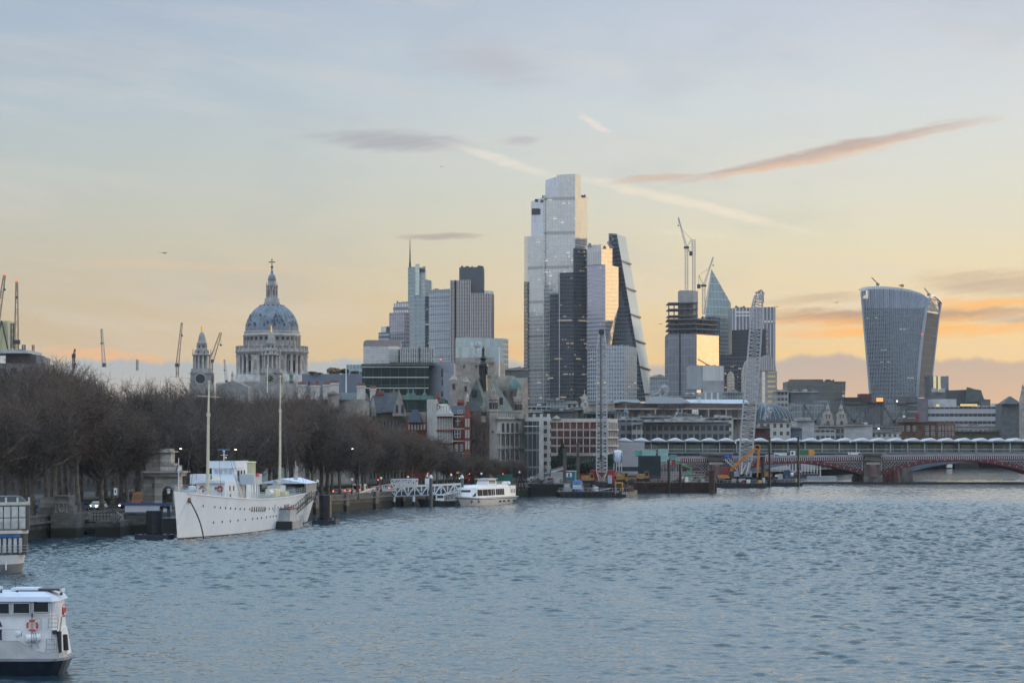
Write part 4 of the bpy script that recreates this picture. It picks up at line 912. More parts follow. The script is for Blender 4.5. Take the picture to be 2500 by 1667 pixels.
def gable(par,px0,px1,ya,yb,D,dep,m,mr,wall_to=None,name='gable'):
    x0,x1=X(px0,D),X(px1,D); xc=(x0+x1)/2; k=MB(); zb_=Z(wall_to,D) if wall_to else Z(yb,D)
    k.add([(x0,D,zb_),(x1,D,zb_),(x1,D,Z(yb,D)),(xc,D,Z(ya,D)),(x0,D,Z(yb,D))],[(0,1,2,3,4)]); k.add([(x0,D+.5,zb_),(x1,D+.5,zb_),(x1,D+.5,Z(yb,D)),(xc,D+.5,Z(ya,D)),(x0,D+.5,Z(yb,D))],[(4,3,2,1,0)])
    k.add([(x0,D,Z(yb,D)),(xc,D,Z(ya,D)),(xc,D+.5,Z(ya,D)),(x0,D+.5,Z(yb,D)),(x1,D,Z(yb,D)),(x1,D+.5,Z(yb,D))],[(0,1,2,3),(1,4,5,2)]); g_=k.build(name,m,par)
    if mr:
        k=MB(); k.add([(x0,D+.5,Z(yb,D)-.1),(xc,D+.5,Z(ya,D)-.3),(x1,D+.5,Z(yb,D)-.1),(x0,D+dep,Z(yb,D)-.1),(xc,D+dep,Z(ya,D)-.3),(x1,D+dep,Z(yb,D)-.1)],[(0,1,4,3),(1,2,5,4)]); k.build('gable_roof',mr,par)
    return g_
def chimney(par,px0,px1,y0,y1,D,m,pots=4):
    k=MB(); x0,x1=X(px0,D),X(px1,D); k.box(x0,x1,D+2,D+4,Z(y1,D),Z(y0,D)); k.box(x0-.2,x1+.2,D+1.8,D+4.2,Z(y0,D)-.5,Z(y0,D)-.15); c_=k.build('chimney',m,par)
    for i in range(pots):
        x=x0+(x1-x0)*(i+.5)/pots; MB().tube((x,D+3,Z(y0,D)),(x,D+3,Z(y0,D)+.9),.22,.16,8).build('chimney_pot',mpot,c_)
# low blue-grey panelled building with roof garden
T=B('long low blue grey panelled building with a roof garden right of the cathedral',810,900,'office_block','office block')
block(T,'panel_wall',[(737,906),(845,898),(884,902)],[912,913,913],30,facade('blue_panel_wall',(.17,.20,.26),(.20,.24,.30),4.5,2.6,.97,.96,rough=.5,metal=.2,var=.08))
block(T,'glass_box',[(845,915),(884,912)],[890,890],14,FH,zb=[914,914]); k=MB(); k.box(X(768,900),X(885,900),899,899.3,Z(912,900),Z(911,900)); 
for i,p in enumerate((752,772,806)): MB().pbox(p,p+5,931,940,897.4,1).build('window',mgl,T)
mbush=mat('dark_hedge',(.030,.045,.022),.95,var=.4,scale=1.0); mreed=mat('dry_grass',(.22,.16,.10),.9,var=.3)
def bush(name,label,cat,px,y0,y1,D,w_,m,seed,group=None,n=260):
    rr=random.Random(seed); k=MB(); x=X(px,D); z0,z1=Z(y1,D),Z(y0,D)
    for i in range(n):
        while True:
            a,b,c=rr.uniform(-1,1),rr.uniform(-1,1),rr.uniform(-1,1)
            if .35<a*a+b*b+c*c<1: break
        p=Vector((x+a*w_/2,D+b*w_/2,(z0+z1)/2+c*(z1-z0)/2)); s=(z1-z0)*.16
        t=Vector((rr.gauss(0,1),rr.gauss(0,1),rr.gauss(0,1))).normalized()*s; u=t.orthogonal().normalized()*s*.6
        k.face(p-t,p+u,p+t,p-u)
    k.ball((x,D,(z0+z1)/2),w_*.36,8,sz=(z1-z0)/w_)
    t_=thing(name,label,cat,(x,D,z0),group); k.build('foliage',m,t_,uv=False); MB().tube((x,D,z0-.3),(x,D,z0+(z1-z0)*.4),.12,.08,6).build('stem',mbark,t_); return t_
for i,(p,y0,w_,m_,lb) in enumerate([(762,906,4,mbush,'low dark shrub at the left end of the roof garden'),(780,909,3,mbush,'lowest dark shrub in the roof garden beside the skylight'),(811,897,4.4,mreed,'tall tawny ornamental grass clump in the roof garden'),(823,899,3.4,mreed,'smaller tawny grass clump beside the round hedge in the roof garden'),(841,900,3.8,mbush,'round dark clipped hedge in the roof garden'),(866,905,4,mbush,'dark shrub before the glass box in the roof garden')]):
    bush('roof_shrub',lb,'shrub',p,y0,913,903,w_,m_,40+i)
# green glass office
FGG=facade('bottle_glass_wall',(.018,.040,.043),(.035,.065,.066),3.3,9,.93,.96,lit=.12,rough=.14,metal=.55,var=.45)
T=B('long dark green glass office block with a pale green ledge and small obelisks',970,850,'office_block','office block')
block(T,'glass_wall',[(884,856),(1047,848)],[893,892],30,FGG); block(T,'roof_slab',[(882,855),(952,851)],[888,887],32,mslateg,zb=[894,893]); block(T,'roof_slab',[(951,851),(1058,846)],[884,884],32,mslateg,zb=[892,892])
for y in (897,922,948): MB().add([(X(885,855.8),855,Z(y,855)),(X(1047,847.8),847,Z(y,847)),(X(1047,847.8),847,Z(y,847)+.3),(X(885,855.8),855,Z(y,855)+.3)],[(0,1,2,3)]).build('floor_line',mwf,T)
block(T,'green_ledge',[(976,800),(1056,796),(1088,801)],[964,965,975],30,mgrn,zb=[975,976,985]); 
for p in (891,914,927,962,974,997,1009,1037): MB().lathe((X(p,835),835,Z(965,835)),[(.9,0),(.7,.6),(.35,.9),(.08,2.9)],4,smooth=False).build('obelisk',mgrn,T)
T=B('pale grey panelled block with dark window slits between green glass and stone hall',1076,845,'office_block','office block')
block(T,'panel_wall',[(1047,852),(1108,846)],[885,884],25,facade('light_panel_wall',(.26,.28,.33),(.30,.32,.37),4.5,3.4,.97,.96,rough=.5,metal=.15,var=.06)); 
for p,y0,y1 in ((1077,900,920),(1078,927,940),(1090,925,945),(1090,954,968),(1077,955,968)): MB().pbox(p,p+5,y0,y1,845,2).build('window_slit',mgl,T)
block(T,'step_block',[(1082,842),(1108,840)],[909,909],10,facade('light_panel_wall',(.26,.28,.33),(.30,.32,.37),4.5,3.4,.97,.96))
MB().ball(at(1076,878,846),.35,8).build('red_beacon',mat('red_lamp',(.9,.08,.05),.4,emit=1.2),T); MB().tube(at(1076,885,846),at(1076,878,846),.1,.1,6).build('beacon_post',msteel,T)
# big tiered stone building
T=B('massive tiered buff stone building with arched corner turrets behind the gothic hall',1170,800)
block(T,'upper_tier',[(1112,812),(1207,808)],[873,872],24,mbuff); block(T,'side_tier',[(1207,808),(1232,814)],[884,886],20,mbuff)
block(T,'middle_tier',[(1102,806),(1200,800),(1258,806)],[916,915,918],34,mbuff); block(T,'lower_tier',[(1098,800),(1210,796)],[938,938],30,mbuff); block(T,'right_tier',[(1210,795),(1290,800)],[934,934],30,mbuff); block(T,'right_wing',[(1262,786),(1288,790)],[922,922],20,mbuff)
for y,a,b,d in ((882,1111,1208,807),(915,1101,1200,799.5),(937,1097,1211,795),(941,1209,1256,794)): MB().pbox(a,b,y,y+1.8,d,1).build('cornice',mbuff,T)
for p in (1131,1161): MB().pbox(p,p+4,891,898,806,2).build('window',mgl,T)
for p in (1218,1229,1246): MB().pbox(p,p+5,955,970,794.6,1).build('window',mgl,T)
for p,y0 in ((1108,922),(1137,928)):
    k=MB(); x=X(p,785); k.box(x-1.3,x+1.3,784,787,Z(990,785),Z(y0+6,785)); k.lathe((x,785.5,Z(y0+6,785)),[(1.7,0),(1.7,.4),(1.1,.6),(.9,1.2),(.2,1.8)],8); tu=k.build('turret',mbuff,T)
    MB().pbox(p-2.6,p+2.6,y0+14,y0+27,783.7,.4).build('belfry_opening',mdark,tu)
MB().lathe((X(1258,780),780,Z(950,780)),[(2.4,0),(2.4,.5),(2.0,2),(1.1,3.2),(.2,3.8)],10).build('copper_cupola',mgrn,T)
pole('white flagpole on the massive stone building right of the black spire',1219,850,920,800)
# mansarded classical building with chimneys
T=B('classical building with dark mansard roof, pediment and pale chimneys above the trees',835,700)
block(T,'wall',[(785,706),(890,700)],[975,974],24,mbuff); hip(T,783,892,957,976,702,24,mslate,.06,.04)
block(T,'dormer_block',[(800,699),(826,698)],[962,962],8,mbuff,zb=[1000,1000]); gable(T,798,828,953,962,698,6,mbuff,mslate)
for a,b,y in ((726,744,938),(757,779,940),(787,806,938),(806,825,934),(870,890,941)): chimney(T,a,b,y,975,700,mcream,5)
block(T,'left_wing',[(700,712),(785,706)],[957,957],20,mbuff)
windows(T,800,880,975,1040,697,6,3,.4,.65,frame=False,dd=.2) if 0 else None
# steep slate roofed gabled group
T=B('gothic building with steep slate roofs and carved pale gables beyond the trees',930,730)
block(T,'wall',[(880,738),(1040,730)],[1010,1005],24,mbuff)
hip(T,892,960,957,1008,734,20,mslate,.25,.1); hip(T,935,985,960,1006,730,20,mslate,.25,.25)
for p0,p1,ya,yb in ((880,905,962,1000),(903,918,968,1000),(958,992,955,1012),(862,874,985,1010)): gable(T,p0,p1,ya,yb,727,4,mbuff,mslate,wall_to=1015)
k=MB(); k.add([(0,0,0)],[]) 
windows(T,962,990,985,1010,726.9,2,1,.45,.8,arch=True,frame=False); windows(T,884,900,985,1005,726.9,2,1,.4,.7,arch=True,frame=False)
for a,b,y in ((902,916,948),(916,936,960),(951,976,962)): chimney(T,a,b,y,985,738,mbrick if a>910 else mcream,6)
windows(T,885,1035,1020,1175,729.6 if 0 else 726,18,5,.42,.6,frame=False)
# navy hipped pavilion and brick
T=B('small building with a navy blue hipped roof left of the cream and brick block',1015,720)
block(T,'wall',[(990,725),(1042,720)],[1030,1030],18,mbrick); hip(T,995,1030,999,1031,718,12,mat('navy_roof',(.02,.034,.06),.5),.3,.35); windows(T,995,1040,1034,1050,719.5,6,1,.4,.8)
# cream and brick block
T=B('tall cream stone block with rows of windows in red brick surrounds',1070,710)
block(T,'cream_wall',[(1042,720),(1066,706)],[975,974],20,mcream); block(T,'front_wall',[(1066,705.5),(1106,710)],[985,1007],18,mbrick)
hip(T,1066,1106,985,1010,704,14,mcream,.02,.4); windows(T,1067,1100,988,1006,704.6,5,1,.45,.8)
k=MB(); k.pbox(1064,1107,1008,1016,703,3); k.build('balustrade',mcream,T)
for r,(y0,y1) in enumerate(((1020,1048),(1053,1080),(1086,1110),(1115,1140),(1145,1170))):
    windows(T,1067,1105,y0,y1,704.8,6,1,.55,.96,m=mcream if r==9 else None,dd=.3)
    MB().pbox(1065,1106,y1+1,y1+4,703.6,1).build('string_course',mbrick,T)
for i in range(7): p=1067+i*6.3; MB().pbox(p-1.0,p+1.0,1017,1170,704,.8).build('pilaster',mcream,T)
chimney(T,1063,1072,968,980,715,mbrick,3)
# brick Dutch gabled house
T=B('red brick house with navy roof, white windows and a small pointed gable',1126,700,'brick_house','house')
block(T,'brick_wall',[(1105,706),(1149,702)],[1010,1010],16,mbrick); hip(T,1100,1140,990,1011,704,14,mat('navy_roof',(.02,.034,.06),.5),.05,.2); gable(T,1134,1148,978,1012,700.5,4,mbrick,None,wall_to=1170)
windows(T,1109,1127,1018,1042,701.6,1,1,.75,.8,arch=True); windows(T,1109,1125,1047,1070,701.6,1,1,.85,.8); windows(T,1117,1129,1000,1009,702,1,1,.9,.7); windows(T,1135,1147,1018,1100,700.2,2,3,.5,.7)
windows(T,1108,1146,1082,1170,700.0 if 0 else 701.5,3,4,.5,.7); chimney(T,1116,1132,981,995,710,mbrick,4)
for y in (1015,1045,1075,1105): MB().pbox(1104,1149,y,y+2,701,1).build('stone_band',mcream,T)
MB().lathe((X(1141,701),701,Z(979,701)),[(.5,0),(.3,.6),(.6,1),(.1,2.2)],8).build('finial',mcream,T)
# gothic hall
D=710; T=B('gothic hall with a huge green slate roof, pinnacled turrets and a black fleche',1200,D,'gothic_hall','hall')
za,zb_=Z(924,D+4),Z(1004,D)
k=MB(); A0=at(1130,1004,D); A1=at(1188,1004,D-2); AP=at(1163,925,D+1); RB=at(1205,930,D+34); BR=at(1258,1008,D+30)
k.face(A0,A1,AP); k.build('gable_slates',mslateg,T)
k=MB(); k.face(A1,at(1262,1008,D-2) if 0 else at(1256,1006,D+22),at(1206,928,D+26),AP); k.face(AP,at(1206,928,D+26),at(1150,1004,D+40),A0); k.build('roof',mslateg,T)
k=MB(); k.pbox(1151,1163,951,967,D-.6,2); k.build('dormer',mdark,T); k=MB(); k.pbox(1219,1228,970,988,D+4,3); k.build('dormer',mdark,T)
block(T,'dark_wall',[(1130,711),(1196,707)],[1004,1004],14,mat('brown_stone',(.17,.13,.11),.85,var=.3,scale=.5,streak=.3))
block(T,'pale_wall',[(1195,707),(1215,704)],[1018,1018],22,mcream); block(T,'arcade_wall',[(1214,704),(1283,714)],[1018,1019],24,mcream)
def dwall(p,f0=1214,f1=1283,d0=704,d1=714): return d0+(d1-d0)*(p-f0)/(f1-f0)
for i in range(13):
    p=1217+i*5.4; MB().pbox(p-1.4,p+1.4,1008,1019,dwall(p),1.2).build('merlon',mcream,T)
k=MB()
for i in range(26): p=1216+i*2.6; k.pbox(p-.7,p+.7,1022,1027,dwall(p)-.5,.8)
k.bar(at(1214,1021,703.4),at(1283,1021,713.4),.6,.4); k.build('corbel_table',mcream,T)
for i in range(4):
    p=1224+i*11.3; windows(T,p,p+9,1032,1056,dwall(p+4)-.3,1,1,.72,1.0,arch=True,frame=False,dd=.2)
    for j,(y0,y1) in enumerate(((1060,1088),(1098,1122),(1130,1160))): windows(T,p,p+9,y0,y1,dwall(p+4)-.3,2,1,.55,.9,frame=False,dd=.2)
for i in range(5): p=1222+i*11.3; MB().pbox(p-1.1,p+1.1,1050,1172,dwall(p)-.9,1).build('buttress',mcream,T)
for y in (1057,1094,1126): MB().bar(at(1213,y,703.4),at(1284,y,713.5),.7,.4).build('string_course',mcream,T)
MB().pbox(1200,1204,1051,1055,705,2).build('window',mgl,T)
def turret(pc,y0,y1,D,w_):
    x=X(pc,D); k=MB(); zt,zz_=Z(y0,D),Z(y1,D); h=zt-zz_
    k.lathe((x,D,zz_),[(w_,0),(w_,h*.18),(w_*1.15,h*.2),(w_*1.15,h*.24),(w_*.85,h*.26),(w_*.85,h*.5),(w_*1.2,h*.55),(w_*1.2,h*.64),(w_*.6,h*.66),(w_*.5,h*.8),(w_*.3,h*.84),(.05,h)],8,smooth=False); tu=k.build('turret',mbuff,T)
    for i in range(8):
        a=2*PI*i/8
        if math.sin(a)>.3: continue
        MB().box(x+w_*.86*math.cos(a)-.12,x+w_*.86*math.cos(a)+.12,D+w_*.86*math.sin(a)-.3,D+w_*.86*math.sin(a)+.3,zz_+h*.28,zz_+h*.46,rot=a).build('turret_opening',mdark,tu)
        MB().box(x+w_*1.15*math.cos(a)-.2,x+w_*1.15*math.cos(a)+.2,D+w_*1.15*math.sin(a)-.25,D+w_*1.15*math.sin(a)+.25,zz_+h*.62,zz_+h*.7,rot=a).build('merlon',mbuff,tu)
turret(1205,936,1022,703,1.35); turret(1266,945,1022,710,1.2); turret(1181,975,1030,704,.7)
for y0,y1,p0,p1 in ((1040,1160,1171,1182),(1035,1160,1150,1162)): windows(T,p0,p1,y0,y1,706.4,1,3,.5,.8,arch=True,frame=False,dd=.8)
x=X(1180,D+6); k=MB(); zf=lambda y:Z(y,D+6)
k.lathe((x,D+6,0),[(1.3,zf(955)),(1.2,zf(915)),(1.0,zf(914)),(.9,zf(897)),(1.5,zf(895)),(1.5,zf(890)),(1.0,zf(885)),(.75,zf(880)),(1.1,zf(875)),(.9,zf(873)),(.45,zf(868)),(.4,zf(856)),(.55,zf(854)),(.3,zf(850)),(.03,zf(845))],8,smooth=False)
for i in range(8): a=2*PI*i/8; k.tube((x+1.15*math.cos(a),D+6+1.15*math.sin(a),zf(915)),(x+1.15*math.cos(a),D+6+1.15*math.sin(a),zf(896)),.16,.16,5)
k.build('fleche',mat('black_iron',(.015,.022,.024),.4,.2),T)
# glass link building and its pale fin
T=B('glass fronted building with a pale stone fin beside the gothic hall',1300,690,'office_block','office block')
block(T,'glass_wall',[(1281,700),(1318,694)],[1028,1028],20,facade('greenish_panes',(.10,.14,.15),(.20,.22,.22),2.2,5,.85,.9,rough=.15,metal=.5,lit=.2,var=.4)); block(T,'stone_fin',[(1316,692),(1327,690)],[1022,1022],24,mcream); MB().pbox(1280,1315,1039,1041,689,1).build('canopy_edge',mwf,T)
block(T,'upper_floor',[(1281,712),(1345,708)],[1010,1010],14,facade('pale_ribbon_wall',(.08,.09,.10),(.50,.50,.49),2.4,2.4,.6,.5,rough=.3,metal=.2)); 
# red brick and white banded office
D=775; T=B('long red brick and white banded building behind the lattice boom',1415,D,'banded_building','building')
block(T,'wall',[(1327,780),(1482,774)],[1023,1022],24,mbrick); block(T,'corner_wall',[(1482,774),(1507,783)],[1022,1024],22,mbrick)
block(T,'attic_band',[(1326,779.4),(1482,773.4)],[1022,1021],1,mcream,zb=[1031,1030]); block(T,'attic_band',[(1482,773.2),(1508,782.2)],[1021,1023],1,mcream,zb=[1030,1032])
gable(T,1347,1370,1013,1022,777,3,mcream,mslate)
for r,y in enumerate((1032,1051,1071,1091)):
    windows(T,1329,1481,y,y+14,773.2,20,1,.52,.86,frame=False,dd=.15)
    for p in range(1328,1482,16): MB().pbox(p-.9,p+.9,y-1,y+15,772.6,.8).build('white_pilaster',mcream,T)
    MB().bar(at(1326,y+17,778.6),at(1482,y+17,772.6),.8,.55 if r<3 else .8).build('white_band',mcream,T)
    for i in range(6): p=1484+i*4.6; d=774+9*(p-1482)/25-.7; MB().tube(at(p,y+15,d),at(p,y-1,d),.28,.28,8).build('engaged_column',mcream,T)
    MB().bar(at(1482,y+17,772.6),at(1508,y+17,781.6),.8,.5).build('white_band',mcream,T)
windows(T,1329,1480,1112,1126,773.2,18,1,.5,.9,frame=False,dd=.15); MB().bar(at(1326,1109,778.4),at(1482,1109,772.4),1.0,.9).build('white_band',mcream,T)
# ---- rooftops in the middle distance
mtan=mat('tan_render',(.36,.33,.30),.85,var=.2,scale=.3,streak=.25); mlg=mat('light_grey_render',(.42,.43,.44),.8,var=.15,scale=.3,streak=.2); mdg=mat('dark_grey_cladding',(.11,.12,.13),.7,var=.25,scale=.3); mbr=mat('bronze_cladding',(.125,.085,.07),.6,.2,var=.2,scale=.3,streak=.3)
fa=facade('ribbon_window_wall',(.06,.07,.085),(.38,.38,.37),2.4,3.6,.72,.5,rough=.3,metal=.3,lit=.26,var=.4,lite=.8); fb=facade('dark_grid_wall',(.05,.06,.075),(.17,.17,.17),2.6,3.6,.7,.6,rough=.25,metal=.4,lit=.26,var=.4,lite=.8); fc=facade('brick_window_wall',(.05,.055,.065),(.17,.10,.075),3.2,3.6,.42,.5,rough=.3,metal=.2,lit=.28,var=.4,lite=.8); fd=facade('pale_window_wall',(.07,.08,.095),(.50,.49,.46),3.0,3.5,.45,.52,rough=.3,metal=.2,lit=.24,var=.3); fe=facade('glass_office_wall',(.20,.26,.29),(.30,.34,.36),1.6,3.8,.85,.75,rough=.2,metal=.6,lit=.24,var=.35)
ROOFS=[ # px0,px1,y,D,material,label
(1281,1345,1006,1000,fb,'dark gridded block whose flat roof shows behind the glass fronted building'),
(1290,1345,993,1150,fa,'pale ribbon windowed block at the foot of the tallest tower'),
(1335,1382,978,1180,fe,'blue glass rooftop pavilion below the tallest tower'),
(1382,1412,984,1175,fd,'white topped building with a slanting glass roof left of the domed church'),
(1327,1400,1004,900,mdg,'flat dark roof behind the red brick and white building'),
(1388,1424,1001,905,mlg,'pale grey rooftop box beside the green roof hut'),
(1405,1425,999,903,mat('green_render',(.13,.17,.12),.8),'small dull green roof hut left of the lattice boom'),
(1425,1500,1009,950,fb,'dark office whose roof edge runs behind the lattice boom'),
(1436,1500,985,1250,mtan,'tan stone tower base left of the domed church spire'),
(1485,1530,1008,1080,fe,'glass roofed office right of the lattice boom'),
(1507,1568,1024,1000,fb,'dark building with balconies above the start of the station roof'),
(1545,1570,1034,985,fa,'buff block with tall ribbon windows above the station roof'),
(1566,1780,1029,1010,fb,'very long low dark office running behind the station roof'),
(1560,1640,1017,1090,mtan,'long tan flat roof in front of the bronze building'),
(1635,1705,1013,1130,mlg,'grey pitched roof below the bronze building with a steaming vent'),
(1700,1790,1020,1080,fd,'white walled block with rooftop windows left of the white boom'),
(1640,1740,1026,1050,fe,'low glazed rooftop behind the long dark office'),
(1780,1845,1022,1085,mtan,'tan classical block just behind the white boom'),
(1848,1930,1029,1040,fd,'white attic block with small square windows right of the white boom'),
(1840,1880,1045,990,mat('maroon_wall',(.10,.045,.045),.8),'maroon walled block just above the station roof'),
(1880,1958,1046,985,mat('blue_roof_wall',(.11,.14,.20),.7),'long blue grey roofed block above the station roof'),
(1945,1988,1026,1045,mlg,'plain white box building below the glass dome'),
(1958,2040,1049,985,fa,'buff block with three large windows above the station roof'),
(2036,2200,1054,990,fd,'long low white attic with a row of small windows above the station roof'),
(1985,2060,1040,1060,fb,'low dark roof in front of the braced glass building'),
(2060,2130,1038,1080,mlg,'pale roofed hall before the braced glass building'),
(2120,2200,1042,1070,fb,'dark low block with warm lit vents before the braced building'),
(2330,2500,1041,1060,fd,'long pale stone terrace with dormers right of the brown brick building'),
(2330,2470,1030,1100,mdg,'grey mansard roof below the white banded office'),
(2320,2520,1053,990,mat('olive_hedge_roof',(.09,.10,.07),.9),'low olive roof strip just above the station roof at the right'),
(2450,2520,1020,1150,fb,'dark block at the far right edge below the banded office'),
(1895,1925,955,1500,fa,'narrow block with pale columns left of the low dark glass block'),
(1590,1632,921,1700,fe,'dark block partly hidden between the wedge and the half built tower'),
(1233,1290,902,1300,mdg,'dark curved roof hall between the stone building and the tallest tower'),
(1640,1700,967,1600,fe,'low glass block at the foot of the half built tower'),
(1770,1815,958,1500,fe,'low glass block at the foot of the dark slab'),
(1930,2000,957,1500,mdg,'low dark office roof left of the dark glass block'),
]
def shore_d(px):
    for (p0,d0),(p1,d1) in zip([(0,0),(1730,0),(1731,905),(2000,1113),(2250,1390),(2340,1465),(2530,1500)],[(1730,0),(1731,905),(2000,1113),(2250,1390),(2340,1465),(2530,1500),(9999,1500)]):
        if p0<=px<=p1: return d0+(d1-d0)*(px-p0)/(p1-p0)
for i,(a,b,y,d,m_,lb) in enumerate(ROOFS):
    sd_=shore_d(b)+12; d=d if d>sd_ else sd_+(d-985)*.35
    T=B(lb,(a+b)/2,d,'rooftop_building','building'); rr=random.Random(i*3+1)
    block(T,'wall',[(a,d+rr.uniform(0,6)),(b,d)],[y,y],22,m_)
    k=MB(); k.pbox(a-.5,b+.5,y-1.2,y+.8,d-.6,20); k.build('roof_edge',rr.choice([mlg,mdg,mroof,mtan]),T)
    bits(T,a+4,b-6,y-1,d,3+int((b-a)/14),i+100,rr.choice([mlg,mdg,mroof,mroof]),hmax=6)
    if (b-a)>35:   # handrail and a stair hut, seen on most of these roofs
        p=rr.uniform(a+5,b-16); MB().pbox(p,p+9,y-7,y,d+4,6).build('stair_hut',rr.choice([mlg,mtan,mroof]),T)
        k=MB(); k.bar(at(a+2,y-3.2,d-.3),at(b-2,y-3.2,d-.3),.14)
        for j in range(int((b-a)/5)): k.bar(at(a+2+j*5,y-3.2,d-.3),at(a+2+j*5,y,d-.3),.1)
        k.build('handrail',msteel,T)
# bronze building
T=B('broad bronze clad building with a faceted overhanging roof in the middle distance',1665,1300,'office_block','office block')
FZ=facade('bronze_bay_wall',(.07,.075,.085),(.22,.17,.145),6.0,6.5,.55,.9,rough=.3,metal=.3,fmetal=.2,var=.4,lit=.12)
block(T,'lower_wall',[(1485,1310),(1600,1302),(1850,1300)],[998,997,997],40,FZ)
block(T,'upper_wall',[(1490,1308),(1525,1300),(1560,1302),(1603,1300),(1672,1298),(1850,1300)],[981,980,984,984,983,986],30,mbr,zb=[998]*6)
hip(T,1486,1565,974,983,1301,30,mat('bronze_roof',(.13,.12,.125),.4,.5),.35,.05); hip(T,1572,1690,968,985,1297,36,mat('bronze_roof',(.13,.12,.125),.4,.5),.25,.2)
hip(T,1660,1830,974,985,1299,30,mat('bright_roof',(.40,.44,.50),.35,.6),.05,.02)
windows(T,1604,1668,985,997,1297.2,7,1,.88,.8,frame=False,dd=.5); windows(T,1527,1556,986,997,1299,3,1,.85,.8,frame=False,dd=.5)
MB().bar(at(1485,998,1299),at(1850,998,1297),1.2,.8).build('ledge',mtan,T)
for p in (1665,1600,1730,1773): MB().pbox(p-1.5,p+1.5,999,1020,1297,2).build('pier',mtan,T)
k=MB(); 
for a in (1692,1697,1702): k.tube(at(a,1020,1290),at(a,1003,1290),.7,.7,8); k.ball(at(a,1003,1290),.7,8)
k.build('arched_screen',mwf,T)
# glass dome
T=B('low dark glass dome with pale ribs rising behind the white boom',1885,1350,'glass_dome','dome')
k=MB(); c0=X(1868,1370); r0=(1943-1868)/FPX*1370; hz=Z(984,1370)-Z(1035,1370); prf=[(r0*math.cos(t),hz*math.sin(t)) for t in [i*PI/2/10 for i in range(11)]]; prf[-1]=(.05,hz)
k.lathe((c0,1372,Z(1035,1370)),prf,40); k.lathe((c0,1372,GR),[(r0,0),(r0,Z(1035,1370)-GR)],40,cap=False); k.build('dome_glass',mat('dome_glass',(.05,.065,.08),.2,.6),T)
for i in range(20):
    a=PI+2*PI*i/38
    if math.sin(a)>.1: continue
    k=MB(); pr_=None
    for r_,h_ in prf[::1]:
        p=Vector((c0+(r_+.15)*math.cos(a),1372+(r_+.15)*math.sin(a),Z(1035,1370)+h_+.1))
        if pr_ is not None: k.bar(pr_,p,.35)
        pr_=p
    k.build('rib',mat('dome_rib',(.22,.25,.28),.5),T)
# braced glass building
D=1470; T=B('dark glass office with giant crossed steel braces below the flaring tower',2115,D,'braced_office','office block')
FX=facade('braced_glass_wall',(.22,.27,.30),(.26,.30,.32),1.8,4,.85,.8,rough=.2,metal=.55,lit=.24,var=.4,lite=.7)
block(T,'glass_wall',[(1935,1478),(2238,1470)],[983,982],30,FX); block(T,'end_bay',[(2215,1469),(2240,1468)],[981,981],20,facade('louvre_bay_wall',(.10,.12,.13),(.40,.42,.44),40,4,1,.85,rough=.3,metal=.4))
block(T,'solid_bay',[(2025,1472),(2055,1471)],[982,982],2,facade('mesh_panel_wall',(.14,.15,.17),(.18,.19,.2),2,2,.9,.9,rough=.5)); block(T,'solid_bay',[(2117,1470),(2153,1469)],[982,982],2,facade('mesh_panel_wall',(.14,.15,.17),(.18,.19,.2),2,2,.9,.9,rough=.5))
for p in (1962,2057,2155):
    k=MB(); 
    for q0,q1 in (((p,986),(p+32,1036)),((p+58,986),(p+24,1036)),((p,988),(p,1040)),((p+58,988),(p+58,1040)),((p+28,1026),(p+14,1042)),((p+30,1026),(p+42,1042))): k.bar(at(q0[0],q0[1],D-3),at(q1[0],q1[1],D-3),.85)
    k.bar(at(p,984,D-3),at(p+58,984,D-3),.6); k.build('cross_brace',mat('brace_steel',(.10,.12,.14),.45,.4),T)
block(T,'plant_floor',[(2100,1466),(2128,1466)],[961,961],12,mat('maroon_wall',(.10,.045,.045),.8),zb=[981,981]); block(T,'plant_floor',[(2060,1467),(2160,1466)],[970,970],14,mdg,zb=[983,983]); block(T,'plant_floor',[(2190,1467),(2240,1466)],[968,968],14,mdg,zb=[983,983])
k=MB().pbox(2140,2156,971,980,1465,1); k.build('lit_panel',mat('orange_lit_panel',(1,.42,.12),.4,var=.4,scale=1.5,emit=.8),T)
k=MB()
for i in range(13): p=2044+i*5; k.bar(at(p,971,1466),at(p+5,977,1466),.3); k.bar(at(p+5,971,1466),at(p,977,1466),.3)
k.bar(at(2040,970.5,1466),at(2110,970.5,1466),.4); k.bar(at(2040,977,1466),at(2110,977,1466),.4); k.build('roof_truss',msteel,T); bits(T,1990,2230,982,1475,18,77,hmax=6)
for p,y in ((2102,979),(2190,979),(2145,1046)): MB().ball(at(p,y,1467 if y<1000 else 1360),.45,8).build('floodlight',mat('warm_lamp',(1,.8,.5),.4,emit=4),T)
# church towers in front of it
for p,lb in ((2022,'left of two small white church towers with lantern tops'),(2055,'right of two small white church towers with lantern tops')):
    D=1370; T=B(lb,p,D,'church_tower','church tower'); x=X(p,D); k=MB(); w_=2.6
    k.box(x-w_*1.25,x+w_*1.25,D,D+6,GR,Z(1024,D)); k.box(x-w_,x+w_,D+.3,D+5.5,Z(1024,D),Z(1010,D)); k.lathe((x,D+2.9,Z(1010,D)),[(2.6,0),(2.6,.3),(1.6,.5),(1.5,2.6),(1.9,2.8),(1.0,3.1),(.9,4.6),(.3,5),(.08,6.6)],10); k.build('stone_tower',mbuff,T)
    MB().pbox(p-3,p+3,1028,1036,D-.3,.4).build('arched_door' if 0 else 'opening',mdark,T)
    for q in (-1.2,1.2): MB().pbox(p+q*3-1,p+q*3+1,1012,1021,D+.1,.4).build('belfry_louvre',mdark,T)
